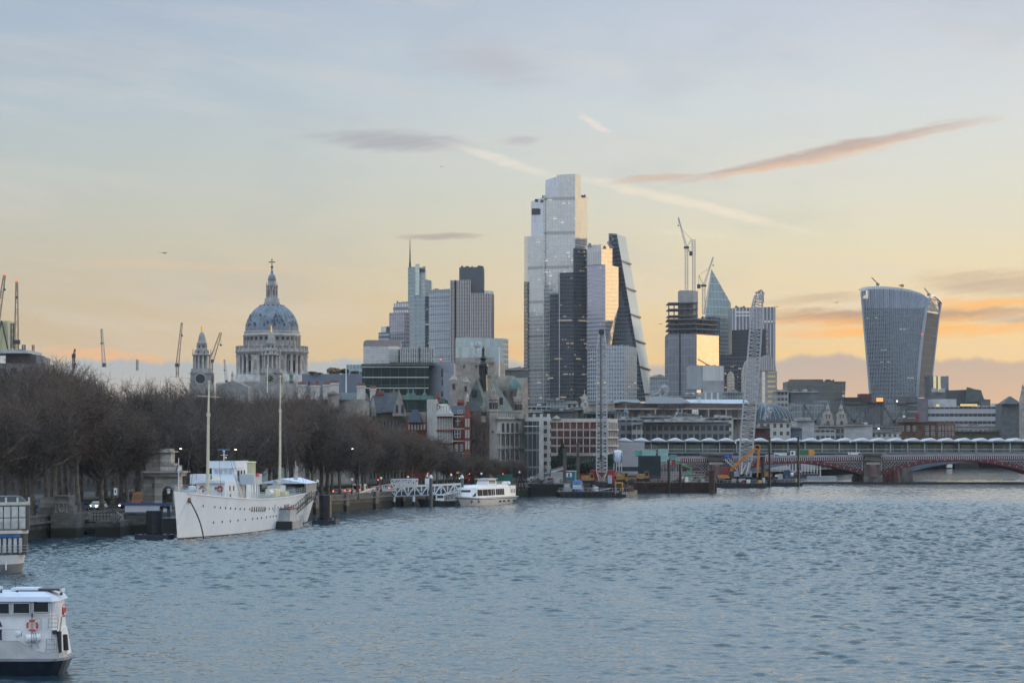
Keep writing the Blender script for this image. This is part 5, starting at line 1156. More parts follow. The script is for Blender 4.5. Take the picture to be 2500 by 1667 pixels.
for p,D,y0,y1,lb in ((1427,1150,950,1000,'pale domed church spire left of the lattice boom'),(1528,1090,984,1030,'small dark octagonal spire right of the lattice boom')):
    T=B(lb,p,D,'church_spire','spire'); x=X(p,D); h=Z(y0,D)-Z(y1,D); w_=1.5 if p<1500 else 1.0; k=MB()
    k.lathe((x,D,0),[(w_*1.3,GR),(w_*1.3,Z(y1,D)+h*.30),(w_,Z(y1,D)+h*.31),(w_,Z(y1,D)+h*.46),(w_*1.3,Z(y1,D)+h*.47),(w_*1.2,Z(y1,D)+h*.52),(w_*.7,Z(y1,D)+h*.68),(w_*.2,Z(y1,D)+h*.76),(.12,Z(y1,D)+h)],8,smooth=False); k.build('stone_spire',mbuff if p<1500 else mlead,T)
    MB().pbox(p-1.5,p+1.5,y1-h*0+(-.45*(y1-y0)),y1-.33*(y1-y0),D-w_-.1,.3).build('opening',mdark,T)
# low dark glass block, left of the flaring tower
T=B('low dark glass block with a slanting right end left of the flaring tower',1990,1650,'office_block','office block')
k=MB(); x0,x1,x2=X(1923,1650),X(2065,1650),X(2055,1650); k.add([(x0,1650,GR),(x2,1650,GR),(x1,1650,Z(931,1650)),(x0,1650,Z(931,1650)),(x0,1680,GR),(x2,1680,GR),(x1,1680,Z(931,1650)),(x0,1680,Z(931,1650))],[(0,1,2,3),(3,2,6,7),(1,5,6,2),(0,3,7,4)]); k.build('glass_wall',facade('olive_glass_wall',(.12,.15,.15),(.12,.13,.13),1.8,4.2,.9,.8,rough=.2,metal=.6,lit=.26,var=.3,lite=.7),T)
block(T,'plant_floor',[(1930,1655),(2010,1655)],[926,926],12,mdg,zb=[932,932]); bits(T,1930,2040,930,1655,12,15,msteel,hmax=5)
# buildings right of the flaring tower
T=B('small tower with two bright vertical strips just right of the flaring tower',2294,2300)
block(T,'wall',[(2270,2304),(2316,2300)],[917,919],30,mdg); 
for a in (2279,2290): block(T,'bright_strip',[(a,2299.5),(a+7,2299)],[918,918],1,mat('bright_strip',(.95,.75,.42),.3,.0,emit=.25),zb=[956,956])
k=MB(); k.add([at(2296,921,2299),at(2315,917,2299),at(2316,950,2299),at(2297,950,2299)],[(0,3,2,1)]); k.build('curved_screen',mat('slate_screen',(.18,.20,.22),.6),T)
T=B('dark gabled hall roofs on the skyline right of the small bright striped tower',2360,1900)
block(T,'wall',[(2316,1910),(2405,1900)],[972,974],30,mdg); k=MB(); k.add([at(2310,953,1905),at(2360,951,1902),at(2368,985,1902),at(2310,985,1905)],[(0,3,2,1)]); k.build('roof',mslate,T)
k=MB(); k.add([at(2360,945,1895),at(2363,945,1895),at(2380,950,1895),at(2395,952,1895),at(2404,978,1895),at(2356,982,1895)],[(0,5,4,3,2,1)]); k.add([at(2360,945,1895),at(2363,945,1925),at(2395,952,1925),at(2395,952,1895)],[(0,1,2,3)]); k.build('gabled_roof',mslateg,T)
block(T,'right_tower',[(2395,1893),(2418,1891)],[974,975],12,mdg); bits(T,2275,2325,955,1800,10,18,mlg,hmax=9)
T=B('white banded office with long ribbon windows at the right edge',2390,1540,'office_block','office block')
FBn=facade('white_band_wall',(.05,.06,.07),(.42,.43,.46),3.0,4.9,.94,.40,rough=.25,metal=.4,lit=.3,var=.4,lite=.6)
block(T,'tower_block',[(2240,1546),(2266,1540)],[972,972],30,facade('violet_panels',(.17,.16,.19),(.2,.19,.22),3,3,.95,.95,rough=.5,metal=.2)); block(T,'banded_wall',[(2266,1542),(2530,1536)],[994,992],30,FBn); block(T,'roof_box',[(2278,1550),(2335,1546)],[974,974],20,mlg,zb=[994,994]); block(T,'roof_box',[(2428,1550),(2455,1548)],[985,985],12,mlg,zb=[994,994])
MB().pbox(2345,2386,986,991,1538,1).build('sun_glow_strip',mat('gold_sun_glow',(1,.62,.2),.3,emit=.5),T); MB().pbox(2286,2293,987,992,1536,1).build('sun_glow_strip',mat('gold_sun_glow',(1,.62,.2),.3,emit=.5),T); bits(T,2270,2440,993,1545,14,66,mlg,hmax=5)  # sun glow on the strips put in as emission
T=B('pyramid roofed tower on the skyline at the far right',2475,1500); block(T,'wall',[(2446,1504),(2510,1500)],[985,984],20,mdg); hip(T,2448,2496,967,986,1499,18,mslate,.48,.48)
T=B('small golden topped stone lantern dome cut by the right edge',2496,1480,'church_tower','church tower'); MB().lathe((X(2497,1480),1480,0),[(2.2,GR),(2.2,Z(975,1480)),(1.6,Z(966,1480)),(1.2,Z(960,1480)),(1.4,Z(956,1480)),(.6,Z(950,1480)),(.8,Z(944,1480)),(.2,Z(938,1480))],12).build('stone_lantern',mbuff,T); MB().ball(at(2498,946,1480),.9,8).build('gilded_ball',mat('dull_gold',(.35,.2,.05),.4,.7),T)
D=1430; T=B('brown brick warehouse with white windows above the station roof',2262,D,'brick_warehouse','warehouse')
mbw=mat('brown_brick',(.115,.062,.040),.85,var=.3,scale=.5,streak=.2)
block(T,'wall',[(2193,1434),(2288,1428)],[1031,1030],18,mbw); block(T,'side_wall',[(2288,1428),(2332,1440)],[1030,1033],18,mbw); gable(T,2208,2246,1020,1030,1429,4,mbr,mslate); chimney(T,2237,2245,1010,1028,1432,mbrick,3)
for p in (2198,2213,2228,2259,2273): windows(T,p,p+9,1038,1053,1428.4,1,1,.8,.8) if p<2250 else windows(T,p,p+9,1038,1066,1428.2,1,2,.8,.7)
for i in range(5): p=2291+i*8; d=1428+12*(p-2288)/44; windows(T,p,p+6,1038,1066,d-.3,1,2,.7,.7)
k=MB(); k.bar(at(2192,1030,1433),at(2288,1029,1427),.9,.6); k.build('cornice',mbr,T)
# ---- a soft stand of hedge and garden behind the tree trunks
T=thing('garden_railing','dark iron railing and hedge running behind the trees across the road','railing',(-110,420,GR))
a=off_line(24,1,6); k=MB()
for i in range(len(a)-1): k.bar((a[i].x,a[i].y,GR+.7),(a[i+1].x,a[i+1].y,GR+.7),.9,1.4)
k.build('hedge',mbush,T); k=MB()
a=off_line(23,1,6)
for i in range(len(a)-1):
    k.bar((a[i].x,a[i].y,GR+1.7),(a[i+1].x,a[i+1].y,GR+1.7),.06); n=int((a[i+1]-a[i]).length/.5)
    for j in range(n): p=a[i].lerp(a[i+1],j/n); k.bar((p.x,p.y,GR),(p.x,p.y,GR+1.9),.035)
k.build('rails',msteel,T)
T=B('long dark terraced building half seen between the trunks of the garden trees',500,640); 
a=off_line(84,1,5); k=MB()
for i in range(len(a)-1): k.add([(a[i].x,a[i].y,GR),(a[i+1].x,a[i+1].y,GR),(a[i+1].x,a[i+1].y,GR+13),(a[i].x,a[i].y,GR+13)],[(0,1,2,3)]); k.add([(a[i].x,a[i].y,GR+13),(a[i+1].x,a[i+1].y,GR+13),(a[i+1].x-14,a[i+1].y+3,GR+13),(a[i].x-14,a[i].y+3,GR+13)],[(0,1,2,3)])
k.build('wall',facade('terrace_wall',(.05,.055,.065),(.15,.14,.14),3.5,4,.4,.5,rough=.3,metal=.2,var=.4,lit=.12),T)
# ================================================================ bridges
mred=mat('bridge_maroon',(.10,.022,.035),.5,var=.2,scale=.3,streak=.2); mredl=mat('bridge_rust_red',(.20,.055,.05),.6,var=.15); mlil=mat('bridge_lilac',(.31,.27,.30),.6,var=.12,scale=.4)
mlat=mat('bridge_white_lattice',(.54,.53,.55),.5,var=.06); mpier=mat('pier_granite',(.13,.12,.11),.85,var=.35,scale=.4,streak=.4); mblue=mat('rail_bridge_blue',(.11,.17,.23),.5,var=.2)
BD=900.0; BW=26.0
T=thing('road_bridge','maroon iron arched road bridge with white lattice spandrels and dark granite piers','bridge',(X(2130,BD),BD,0))
def deckz(px): return Z(1117,BD)+(Z(1110.5,BD)-Z(1117,BD))*min(1,max(0,(px-1700)/620.0))
def arcz(px,p0,p1,zs,zc): 
    u=(px-(p0+p1)/2)/((p1-p0)/2); return zc-(zc-zs)*u*u
SP=[(1575,1736,Z(1172,BD),Z(1141,BD)),(1757,2108,Z(1160,BD),Z(1131,BD)),(2148,2534,Z(1160,BD),Z(1126,BD))]
for (p0,p1,zs,zc) in SP:
    n=40; rb=2.0
    for side in (BD+BW,BD-.1):
        rib=MB()
        P_=[(X(p0+(p1-p0)*i/n,BD),arcz(p0+(p1-p0)*i/n,p0,p1,zs,zc)) for i in range(n+1)]
        for i in range(n):
            (x0,z0),(x1,z1)=P_[i],P_[i+1]; t0=rb*(1+.35*abs(2*i/n-1)); t1=rb*(1+.35*abs(2*(i+1)/n-1))
            rib.add([(x0,side-.5,z0),(x1,side-.5,z1),(x1,side-.5,z1+t1*.62),(x0,side-.5,z0+t0*.62),(x0,side+.3,z0),(x1,side+.3,z1),(x1,side+.3,z1+t1*.62),(x0,side+.3,z0+t0*.62)],[(0,1,2,3),(7,6,5,4),(0,4,5,1),(3,2,6,7)])
        rib.build('arch_rib',mred,T)
    inn=MB()
    for r in range(1,4):
        yy=BD+BW*r/4
        for i in range(n):
            (x0,z0),(x1,z1)=P_[i],P_[i+1]; inn.add([(x0,yy,z0),(x1,yy,z1),(x1,yy,z1+1.2),(x0,yy,z0+1.2)],[(0,1,2,3)])
    inn.build('inner_rib',mred,T)
    for i in range(1,22):   # round bosses along the rib
        p=p0+(p1-p0)*i/22; z_=arcz(p,p0,p1,zs,zc)+.75; MB().lathe((X(p,BD),BD-.62,z_),[(.02,-.26),(.24,-.14),(.28,0),(.24,.14),(.02,.26)],8).build('boss',mat('boss_copper',(.55,.32,.2),.5),T)
    lt=MB()   # spandrel lattice of crossing bars, plus its pale frame
    def clip(p,z): 
        return z>arcz(p,p0,p1,zs,zc)+1.25 and z<deckz(p)-2.1
    step=5.2/FPX*BD; x0_,x1_=X(p0,BD),X(p1,BD); zt=deckz(p0)-1.9
    for s_ in (-1,1):
        c=-20.0
        while c<(x1_-x0_)+20:
            seg=[]
            for j in range(60):
                z_=zt-j*.15; x=x0_+c+s_*(zt-z_); p=1250+x/BD*FPX
                if p0+2<p<p1-2 and clip(p,z_): seg.append((x,z_))
            if len(seg)>2: lt.bar((seg[0][0],BD-.15,seg[0][1]),(seg[-1][0],BD-.15,seg[-1][1]),.40,.1)
            c+=step*1.55
    for i in range(n):
        a,b=p0+(p1-p0)*i/n,p0+(p1-p0)*(i+1)/n; za,zb_=arcz(a,p0,p1,zs,zc)+1.35,arcz(b,p0,p1,zs,zc)+1.35
        if za<deckz(a)-2.0: lt.bar((X(a,BD),BD-.25,za),(X(b,BD),BD-.25,zb_),.3,.3); lt.bar((X(a,BD),BD-.25,deckz(a)-2.15),(X(b,BD),BD-.25,deckz(b)-2.15),.25,.35)
    for p in (p0+3,p1-3): lt.bar((X(p,BD),BD-.25,arcz(p,p0,p1,zs,zc)+1.3),(X(p,BD),BD-.25,deckz(p)-2.1),.35,.3)
    lt.build('spandrel_lattice',mlat,T)
    k=MB()
    for i in range(n):
        a,b=p0+(p1-p0)*i/n,p0+(p1-p0)*(i+1)/n; 
        if arcz(a,p0,p1,zs,zc)+1.3<deckz(a)-2.1: k.face((X(a,BD),BD+1.2,arcz(a,p0,p1,zs,zc)+1.2),(X(b,BD),BD+1.2,arcz(b,p0,p1,zs,zc)+1.2),(X(b,BD),BD+1.2,deckz(b)-2.1),(X(a,BD),BD+1.2,deckz(a)-2.1))
    k.build('spandrel_web',msteel,T)
k=MB(); k2=MB(); k3=MB(); xs=[1580+i*40 for i in range(26)]
for a,b in zip(xs,xs[1:]):
    xa,xb,za,zb_=X(a,BD),X(b,BD),deckz(a),deckz(b)
    k.add([(xa,BD-.7,za-2.0),(xb,BD-.7,zb_-2.0),(xb,BD-.7,zb_-1.55),(xa,BD-.7,za-1.55),(xa,BD+BW,za-2.0),(xb,BD+BW,zb_-2.0),(xb,BD+BW,zb_-1.0),(xa,BD+BW,za-1.0),(xa,BD-.7,za-1.0),(xb,BD-.7,zb_-1.0)],[(0,1,2,3),(0,4,5,1),(4,7,6,5)])
    k2.face((xa,BD-.2,za-.95),(xb,BD-.2,zb_-.95),(xb,BD+BW,zb_-.95),(xa,BD+BW,za-.95))
    k3.add([(xa,BD-.9,za-.35),(xb,BD-.9,zb_-.35),(xb,BD-.9,zb_+.55),(xa,BD-.9,za+.55),(xa,BD-.4,za-.35),(xb,BD-.4,zb_-.35),(xb,BD-.4,zb_+.55),(xa,BD-.4,za+.55)],[(0,1,2,3),(3,2,6,7),(0,4,5,1)])
k.build('deck_girder',mredl,T); k2.build('roadway',masph,T); k3.build('parapet',mlil,T)
k=MB()
for i in range(190):
    p=1575+i*5.15; x=X(p,BD); k.box(x-.13,x+.13,BD-.85,BD-.65,deckz(p)-1.55,deckz(p)-.35)
k.build('colonnade',mlat,T)
k=MB(); k.face((X(1580,BD),BD-.35,deckz(1580)-1.6),(X(2540,BD),BD-.35,deckz(2540)-1.6),(X(2540,BD),BD-.35,deckz(2540)-.3),(X(1580,BD),BD-.35,deckz(1580)-.3)); k.build('colonnade_back',mred,T)
for pc in (1746,2128):
    w_=20/FPX*BD; x=X(pc,BD); zz=lambda y:Z(y,BD)
    k=MB(); k.box(x-w_*1.12,x+w_*1.12,BD-4,BD+BW+3,-1,zz(1163)); k.box(x-w_,x+w_,BD-3,BD+BW+2,zz(1163),zz(1130)); k.box(x-w_*.92,x+w_*.92,BD-2.6,BD+BW+2,zz(1130),zz(1109)); k.box(x-w_*1.1,x+w_*1.1,BD-3.2,BD+BW+2.4,zz(1124),zz(1121)); k.box(x-w_*1.15,x+w_*1.15,BD-3.5,BD+BW+2.6,zz(1111),zz(1106)); k.build('granite_pier',mpier,T)
    k=MB(); k.tube((x,BD-3.2,zz(1164)),(x,BD-3.2,zz(1134)),w_*.55,w_*.5,14); k.build('pier_column',mat('pier_red_granite',(.15,.085,.085),.5,var=.3),T)
    MB().box(x-w_*.8,x+w_*.8,BD-3.9,BD-3.0,zz(1134),zz(1128)).build('pier_capital',mbuff,T)
def lamp_post(name,label,x,y,z0,h,lit=False,arm=0,group=None,m=None):
    T_=thing(name,label,'street lamp',(x,y,z0),group); k=MB(); m=m or msteel
    k.lathe((x,y,z0),[(.3,0),(.3,.5),(.14,.7),(.1,1.4),(.07,h-.5),(.12,h-.4),(.07,h-.3)],8); k.build('post',m,T_)
    if arm: 
        k=MB(); k.bar((x,y,z0+h-.2),(x-arm,y,z0+h+.1),.12); k.build('arm',m,T_); MB().box(x-arm-.3,x-arm+.05,y-.12,y+.12,z0+h,z0+h+.12).build('lamp_head',mat('warm_lamp',(1,.75,.35),.4,emit=2) if lit else m,T_)
    else: MB().ball((x,y,z0+h),.30,12).build('globe',mat('globe_glass',(.75,.76,.78),.2,emit=.15) if not lit else mat('warm_lamp',(1,.75,.35),.4,emit=2),T_)
    return T_
for p,lb in ((2078,'dark lantern post on the road bridge left of the stone pier'),(2216,'dark lantern post on the bridge right of the stone pier'),(2342,'dark lantern post on the road bridge above the middle of the right arch'),(2474,'dark lantern post on the road bridge nearest the right edge'),(1797,'dark lantern post on the road bridge behind the lattice crane')):
    lamp_post('bridge_lamp',lb,X(p,BD),BD+2,deckz(p)-.9,6.4,group='lamp posts on the road bridge')
# rail station bridge behind
RD=955.0; T=thing('station_bridge','long station bridge with a row of white humped roof canopies over glazed platforms','station',(X(2000,RD),RD,0))
def rx(i): return 1507+i*41.7
mcan=mat('canopy_white',(.44,.47,.51),.25,.1,var=.05); mcand=mat('canopy_soffit',(.10,.11,.13),.5)
for i in range(25):
    p0,p1=rx(i)-1,rx(i)+43; n=12; xs=[X(p0+(p1-p0)*j/n,RD) for j in range(n+1)]
    prof=[(0,1076),(.08,1073),(.2,1070.5),(.35,1068.6),(.5,1068.6),(.65,1071),(.8,1074.5),(1.0,1078)]
    def yy(f):
        for (a,ya),(b,yb) in zip(prof,prof[1:]):
            if a<=f<=b+1e-6: return ya+(yb-ya)*(f-a)/(b-a)
    k=MB(); vs=[(xs[j],RD-1.5,Z(yy(j/n),RD)-.55) for j in range(n+1)]+[(xs[j],RD+3,Z(yy(j/n),RD)) for j in range(n+1)]+[(xs[j],RD+14,Z(yy(j/n),RD)-.2) for j in range(n+1)]+[(xs[j],RD-1.6,Z(1078+1.5*(j/n),RD)) for j in range(n+1)]
    m_=n+1; k.add(vs,[(r*m_+j,r*m_+j+1,(r+1)*m_+j+1,(r+1)*m_+j) for r in (0,1) for j in range(n)]+[(3*m_+j,3*m_+j+1,j+1,j) for j in range(n)],smooth=True); ca=k.build('canopy_roof',mcan,T)
    k=MB(); k.add([(xs[0],RD-1.7,Z(1079,RD)),(xs[-1],RD-1.7,Z(1080.5,RD)),(xs[-1],RD-1.7,Z(1077,RD)),(xs[0],RD-1.7,Z(1075.5,RD)),(xs[0],RD+14,Z(1080,RD)),(xs[-1],RD+14,Z(1080,RD))],[(0,1,2,3),(0,4,5,1)]); k.build('soffit',mcand,ca)
    MB().tube((xs[0],RD-1,Z(1104,RD)),(xs[0],RD-1,Z(1078,RD)),.22,.2,8).build('column',mlg,T)
FSg=facade('platform_glass',(.09,.16,.16),(.16,.19,.20),3.4,30,.93,1,rough=.12,metal=.5,var=.6)
block(T,'platform_screen',[(1572,RD+2),(2560,RD+2)],1085,1,FSg,zb=[1104,1104])
k=MB(); k.box(X(1560,RD),X(2560,RD),RD+13,RD+14,Z(1106,RD),Z(1079,RD)); k.build('far_screen',facade('far_platform_wall',(.06,.09,.10),(.14,.14,.15),3.4,2.4,.85,.75,rough=.2,metal=.4,lit=.12,var=.6,lite=.5),T)
MB().box(X(1560,RD),X(2560,RD),RD-1.4,RD-1.0,Z(1097.5,RD),Z(1096,RD)).build('handrail',mlg,T)
MB().box(X(1560,RD),X(2560,RD),RD-1.6,RD+15,Z(1106.5,RD),Z(1103,RD)).build('platform_edge',mat('blue_grey_beam',(.16,.20,.22),.5),T)
MB().box(X(1560,RD),X(2560,RD),RD-1,RD+15,Z(1112,RD),Z(1106.5,RD)).build('deck_beam',msteel,T)
MB().box(X(1500,RD),X(1573,RD),RD-2,RD+14,GR,Z(1079,RD)).build('entrance_hall',facade('pale_panels',(.36,.36,.39),(.40,.40,.43),3,2.2,.96,.95,rough=.5,metal=.1,var=.08),T)
n=30; p0,p1=2205,2600
for yy_ in (RD+1,RD+13):
    k=MB()
    for i in range(n):
        a,b=p0+(p1-p0)*i/n,p0+(p1-p0)*(i+1)/n; f=lambda p:Z(1157,RD)+(Z(1126,RD)-Z(1157,RD))*(1-((p-(p0+p1)/2)/((p1-p0)/2))**2)
        k.add([(X(a,RD),yy_,f(a)),(X(b,RD),yy_,f(b)),(X(b,RD),yy_,f(b)+1.8),(X(a,RD),yy_,f(a)+1.8),(X(a,RD),yy_+.5,f(a)),(X(b,RD),yy_+.5,f(b))],[(0,1,2,3),(0,4,5,1)])
    k.build('blue_arch',mblue,T)
n=24; p0,p1=1830,2190; k=MB()
for i in range(n):
    a,b=p0+(p1-p0)*i/n,p0+(p1-p0)*(i+1)/n; f=lambda p:Z(1155,RD)+(Z(1128,RD)-Z(1155,RD))*(1-((p-(p0+p1)/2)/((p1-p0)/2))**2)
    k.add([(X(a,RD),RD,f(a)),(X(b,RD),RD,f(b)),(X(b,RD),RD,f(b)+1.6),(X(a,RD),RD,f(a)+1.6)],[(0,1,2,3)])
k.build('blue_arch',mblue,T)
for p,w_ in ((2200,26),(1815,18)): MB().box(X(p,RD),X(p+w_,RD),RD-3,RD+16,-1,Z(1140,RD)).build('stone_pier',mpier,T)
for p in (2161,2172,2186): MB().tube((X(p,935),935,-.5),(X(p,935),935,Z(1139,935)),2.0 if p>2180 else 1.3,1.2,12).build('old_pier_column',mat('old_pier_red',(.17,.07,.06),.7,var=.3),T)
# far bank details seen beneath the arch
T=B('low dark timber jetty on the far bank seen beneath the right arch',2360,1440,'jetty','jetty'); T.location.z=0
MB().box(X(2332,1440),X(2390,1440),1440,1452,-.5,3.2).build('timber_front',mat('black_timber',(.02,.022,.025),.9),T); MB().box(X(2308,1440),X(2322,1440),1436,1440,.5,2.6).build('white_launch',mwhite,T)
T=thing('river_dark_strip','long black strip lying across the river before the bridge','boom',(X(2200,880),880,0))  # plain black strip for the dark band on the water
k=MB(); k.box(X(1950,884),X(2130,884),883,885,-.3,.55); k.build('dark_strip_section',mat('strip_black',(.008,.01,.012),.6),T); k=MB(); k.box(X(2128,880),X(2560,872),874,876,-.3,.6,rot=0); k.build('dark_strip_section',mat('strip_black',(.008,.01,.012),.6),T)
# landing stage beyond the left arch
T=thing('landing_stage','pale floating landing stage seen under the left arch of the road bridge','landing stage',(X(2010,1000),1000,0))
MB().box(X(1975,1000),X(2042,1000),1000,1008,-.2,1.0).build('pontoon',mlg,T); MB().box(X(1900,1040),X(2000,1040),1040,1050,-.2,1.6).build('dark_pontoon',msteel,T)
for i in range(14): p=1905+i*7.5; MB().tube((X(p,1045),1045,0),(X(p,1045),1045,8.5),.28,.28,6).build('post',mlat,T)
k=MB(); k.box(X(1868,1044),X(1990,1044),1043,1044,Z(1150,1044),Z(1148,1044)); k.build('white_rail',mlat,T)
# ================================================================ vehicles
mtyre=mat('tyre_rubber',(.015,.015,.016),.8,var=.1); mcarg=mat('car_glass',(.02,.027,.035),.15,0,var=0,spec=.3); mtail=mat('tail_light',(1,.10,.03),.4,emit=3,var=0); mhead=mat('head_light',(1,.93,.72),.3,emit=9,var=0); mchr=mat('wheel_rim',(.4,.4,.42),.3,.8,var=0)
def car(name,label,cat,x,y,z0,ang,L,Wd,H,col,kind='car',lights='tail',group=None,roofc=None):
    """built pointing along +x at the origin, then turned into place"""
    T_=thing(name,label,cat,(0,0,0),group); m=mat('paint_%d_%d_%d'%tuple(int(c*100) for c in col),col,.3,.1,var=.04)
    hw=Wd/2; k=MB()
    if kind=='car': prof=[(-L/2,.35),(-L/2,.85),(-L*.42,1.0),(-L*.30,H*.98),(L*.08,H),(L*.24,1.0),(L*.46,.82),(L/2,.6),(L/2,.35)]
    else: prof=[(-L/2,.35),(-L/2,H*.96),(-L*.47,H),(L*.30,H),(L*.38,H*.9),(L*.46,H*.52),(L/2,H*.42),(L/2,.35)]
    n=len(prof); ins=lambda z:(1-.14*max(0,(z-1.0)/(H-1.0)) if kind=='car' else 1-.04*(z/H))
    k.add([(p[0],-hw*ins(p[1]),p[1]) for p in prof]+[(p[0],hw*ins(p[1]),p[1]) for p in prof],[tuple(range(n)),tuple(range(2*n-1,n-1,-1))]+[(i,n+i,n+(i+1)%n,(i+1)%n) for i in range(n)]); k.build('body',m,T_)
    zt=1.05; zl=H*.9
    for s_ in (-1,1):
        g_=MB(); yv=lambda z:s_*(hw*ins(z)+.012)
        if kind=='car': g_.face((-L*.33,yv(zt),zt),(L*.18,yv(zt),zt),(L*.06,yv(zl),zl),(-L*.27,yv(zl),zl))
        else: g_.face((L*.22 if kind=='van' else -L*.45,yv(H*.55),H*.55),(L*.42,yv(H*.55),H*.55),(L*.34,yv(H*.85),H*.85),(L*.22 if kind=='van' else -L*.45,yv(H*.85),H*.85))
        g_.build('side_window',mcarg,T_)
    w_=MB()
    if kind=='car': w_.face((L*.235,-hw*.85,1.03),(L*.235,hw*.85,1.03),(L*.09,hw*.78,H*.95),(L*.09,-hw*.78,H*.95)); w_.build('windscreen',mcarg,T_); w_=MB(); w_.face((-L*.425,hw*.85,1.06),(-L*.425,-hw*.85,1.06),(-L*.315,-hw*.78,H*.94),(-L*.315,hw*.78,H*.94)); w_.build('rear_window',mcarg,T_)
    else: w_.face((L*.465,-hw*.9,H*.54),(L*.465,hw*.9,H*.54),(L*.39,hw*.88,H*.88),(L*.39,-hw*.88,H*.88)); w_.build('windscreen',mcarg,T_); w_=MB(); w_.box(-L/2-.02,-L/2-.005,-hw*.8,hw*.8,H*.5,H*.85); w_.build('rear_window',mcarg,T_)
    for sx_ in (-.31,.31):
        for s_ in (-1,1):
            r=.34 if kind=='car' else .42; q=MB(); q.tube((sx_*L,s_*(hw-.22),r),(sx_*L,s_*(hw+.02),r),r,r,14); ty=q.build('wheel',mtyre,T_); MB().tube((sx_*L,s_*(hw+.021),r),(sx_*L,s_*(hw+.03),r),r*.58,r*.55,10).build('rim',mchr,ty)
    for s_ in (-1,1):
        MB().box(-L/2-.05,-L/2+.05,s_*hw*.72-.16,s_*hw*.72+.16,.98,1.25).build('tail_light',mtail if lights=='tail' else mat('dim_tail',(.3,.02,.02),.3),T_)
        MB().box(L/2-.12,L/2+.05,s_*hw*.72-.17,s_*hw*.72+.17,.58,.78).build('headlight',mhead if lights=='head' else mat('dim_head',(.5,.5,.5),.2),T_)
    MB().box(-L/2-.03,-L/2-.01,-.26,.26,.5,.62).build('number_plate',mat('plate_yellow',(.6,.5,.1),.5),T_)
    if roofc: MB().box(-.2,.2,-.5,.5,H,H+.14).build('light_bar',mat('blue_bar',(.1,.2,.8),.3,emit=1),T_)
    T_.location=(x,y,z0); T_.rotation_euler=(0,0,ang); return T_
def road_car(px,D,off,*a,**k):
    p,an=on_line(D,off); flip=k.pop('flip',False)
    name,label,cat,L,Wd,H,col=a; car(name,label,cat,p.x,p.y,GR+.004,an+(PI if flip else 0),L,Wd,H,col,**k)
G1='traffic queueing on the embankment road'
for (D,off,nm,lb,ct,L,Wd,H,col,kd) in [(538,7.5,'estate_car','silver blue estate car with lit tail lights nearest the stern of the white ship','car',4.6,1.85,1.6,(.25,.30,.38),'car'),
 (546,7.6,'hatchback','small white hatchback waiting just ahead of the silver blue estate car','car',4.0,1.75,1.5,(.72,.73,.75),'car'),(553,7.4,'van','white delivery van with lit tail lights in the embankment queue','van',5.6,2.0,2.4,(.70,.70,.70),'van'),
 (561,7.8,'taxi','black cab with lit tail lights ahead of the white van','taxi',4.6,1.8,1.85,(.02,.02,.022),'car'),(568,7.4,'estate_car','white estate car ahead of the black cab in the queue','car',4.5,1.8,1.6,(.68,.70,.72),'car'),
 (576,7.7,'hatchback','dark red hatchback near the head of the embankment queue','car',4.1,1.8,1.5,(.20,.03,.03),'car'),(584,7.4,'patrol_car','yellow and blue patrol car at the head of the embankment queue','car',4.6,1.85,1.6,(.55,.60,.10),'car')]:
    road_car(0,D,off,nm,lb,ct,L,Wd,H,col,kind=kd,lights='tail',group=G1,roofc=(nm=='patrol_car'))
G2='oncoming traffic on the embankment road'
road_car(0,414,15.0,'saloon_car','dark blue saloon with lit headlamps between the tree trunks by the steps','car',4.6,1.8,1.5,(.05,.08,.16),kind='car',lights='head',flip=True,group=G2)
road_car(0,422,15.2,'hatchback','white saloon following the dark blue one between the trunks','car',4.4,1.8,1.5,(.70,.71,.73),kind='car',lights='head',flip=True,group=G2)
road_car(0,382,8.5,'van','dark blue van with headlamps behind the moored restaurant boat','van',5.4,2.0,2.3,(.05,.10,.20),kind='van',lights='head',flip=True,group=G2)
p,an=on_line(431,12); car('bus','red bus with lit roof sign beside the stone arch','bus',p.x,p.y,GR,an+PI,9.5,2.5,3.0,(.11,.008,.008),kind='bus',lights='head')
for px,D,lb,col,L,H,kd,nm,ct in [(1893,BD+6,'bright blue hatchback on the road bridge beside the orange excavator arm',(.10,.40,.60),4.2,1.6,'car','hatchback','car'),(1873,BD+12,'white car partly behind the excavator arm on the road bridge',(.7,.7,.7),4.2,1.5,'car','hatchback','car'),
   (1878,BD+18,'small silver car in the far lane of the road bridge',(.5,.52,.55),4.0,1.5,'car','hatchback','car'),(1903,BD+7,'white panel van on the road bridge between two brown steel piles',(.74,.75,.76),5.4,2.1,'van','van','van'),
   (2087,BD+5,'white van on the road bridge just left of the stone pier',(.74,.75,.76),5.4,2.1,'van','van','van'),(2048,BD+8,'dark saloon on the road bridge between the lorry and the white van',(.06,.06,.07),4.5,1.5,'car','saloon_car','car'),(2160,BD+8,'silver saloon on the road bridge right of the stone pier',(.4,.42,.45),4.5,1.5,'car','saloon_car','car')]:
    car(nm,lb,ct,X(px if nm!='van' or px!=1903 else 1903,D),D,deckz(px)-.93,PI if px<2000 else 0,L,1.8,H+.25,col,kind=kd,lights='none',group='vehicles crossing the road bridge')
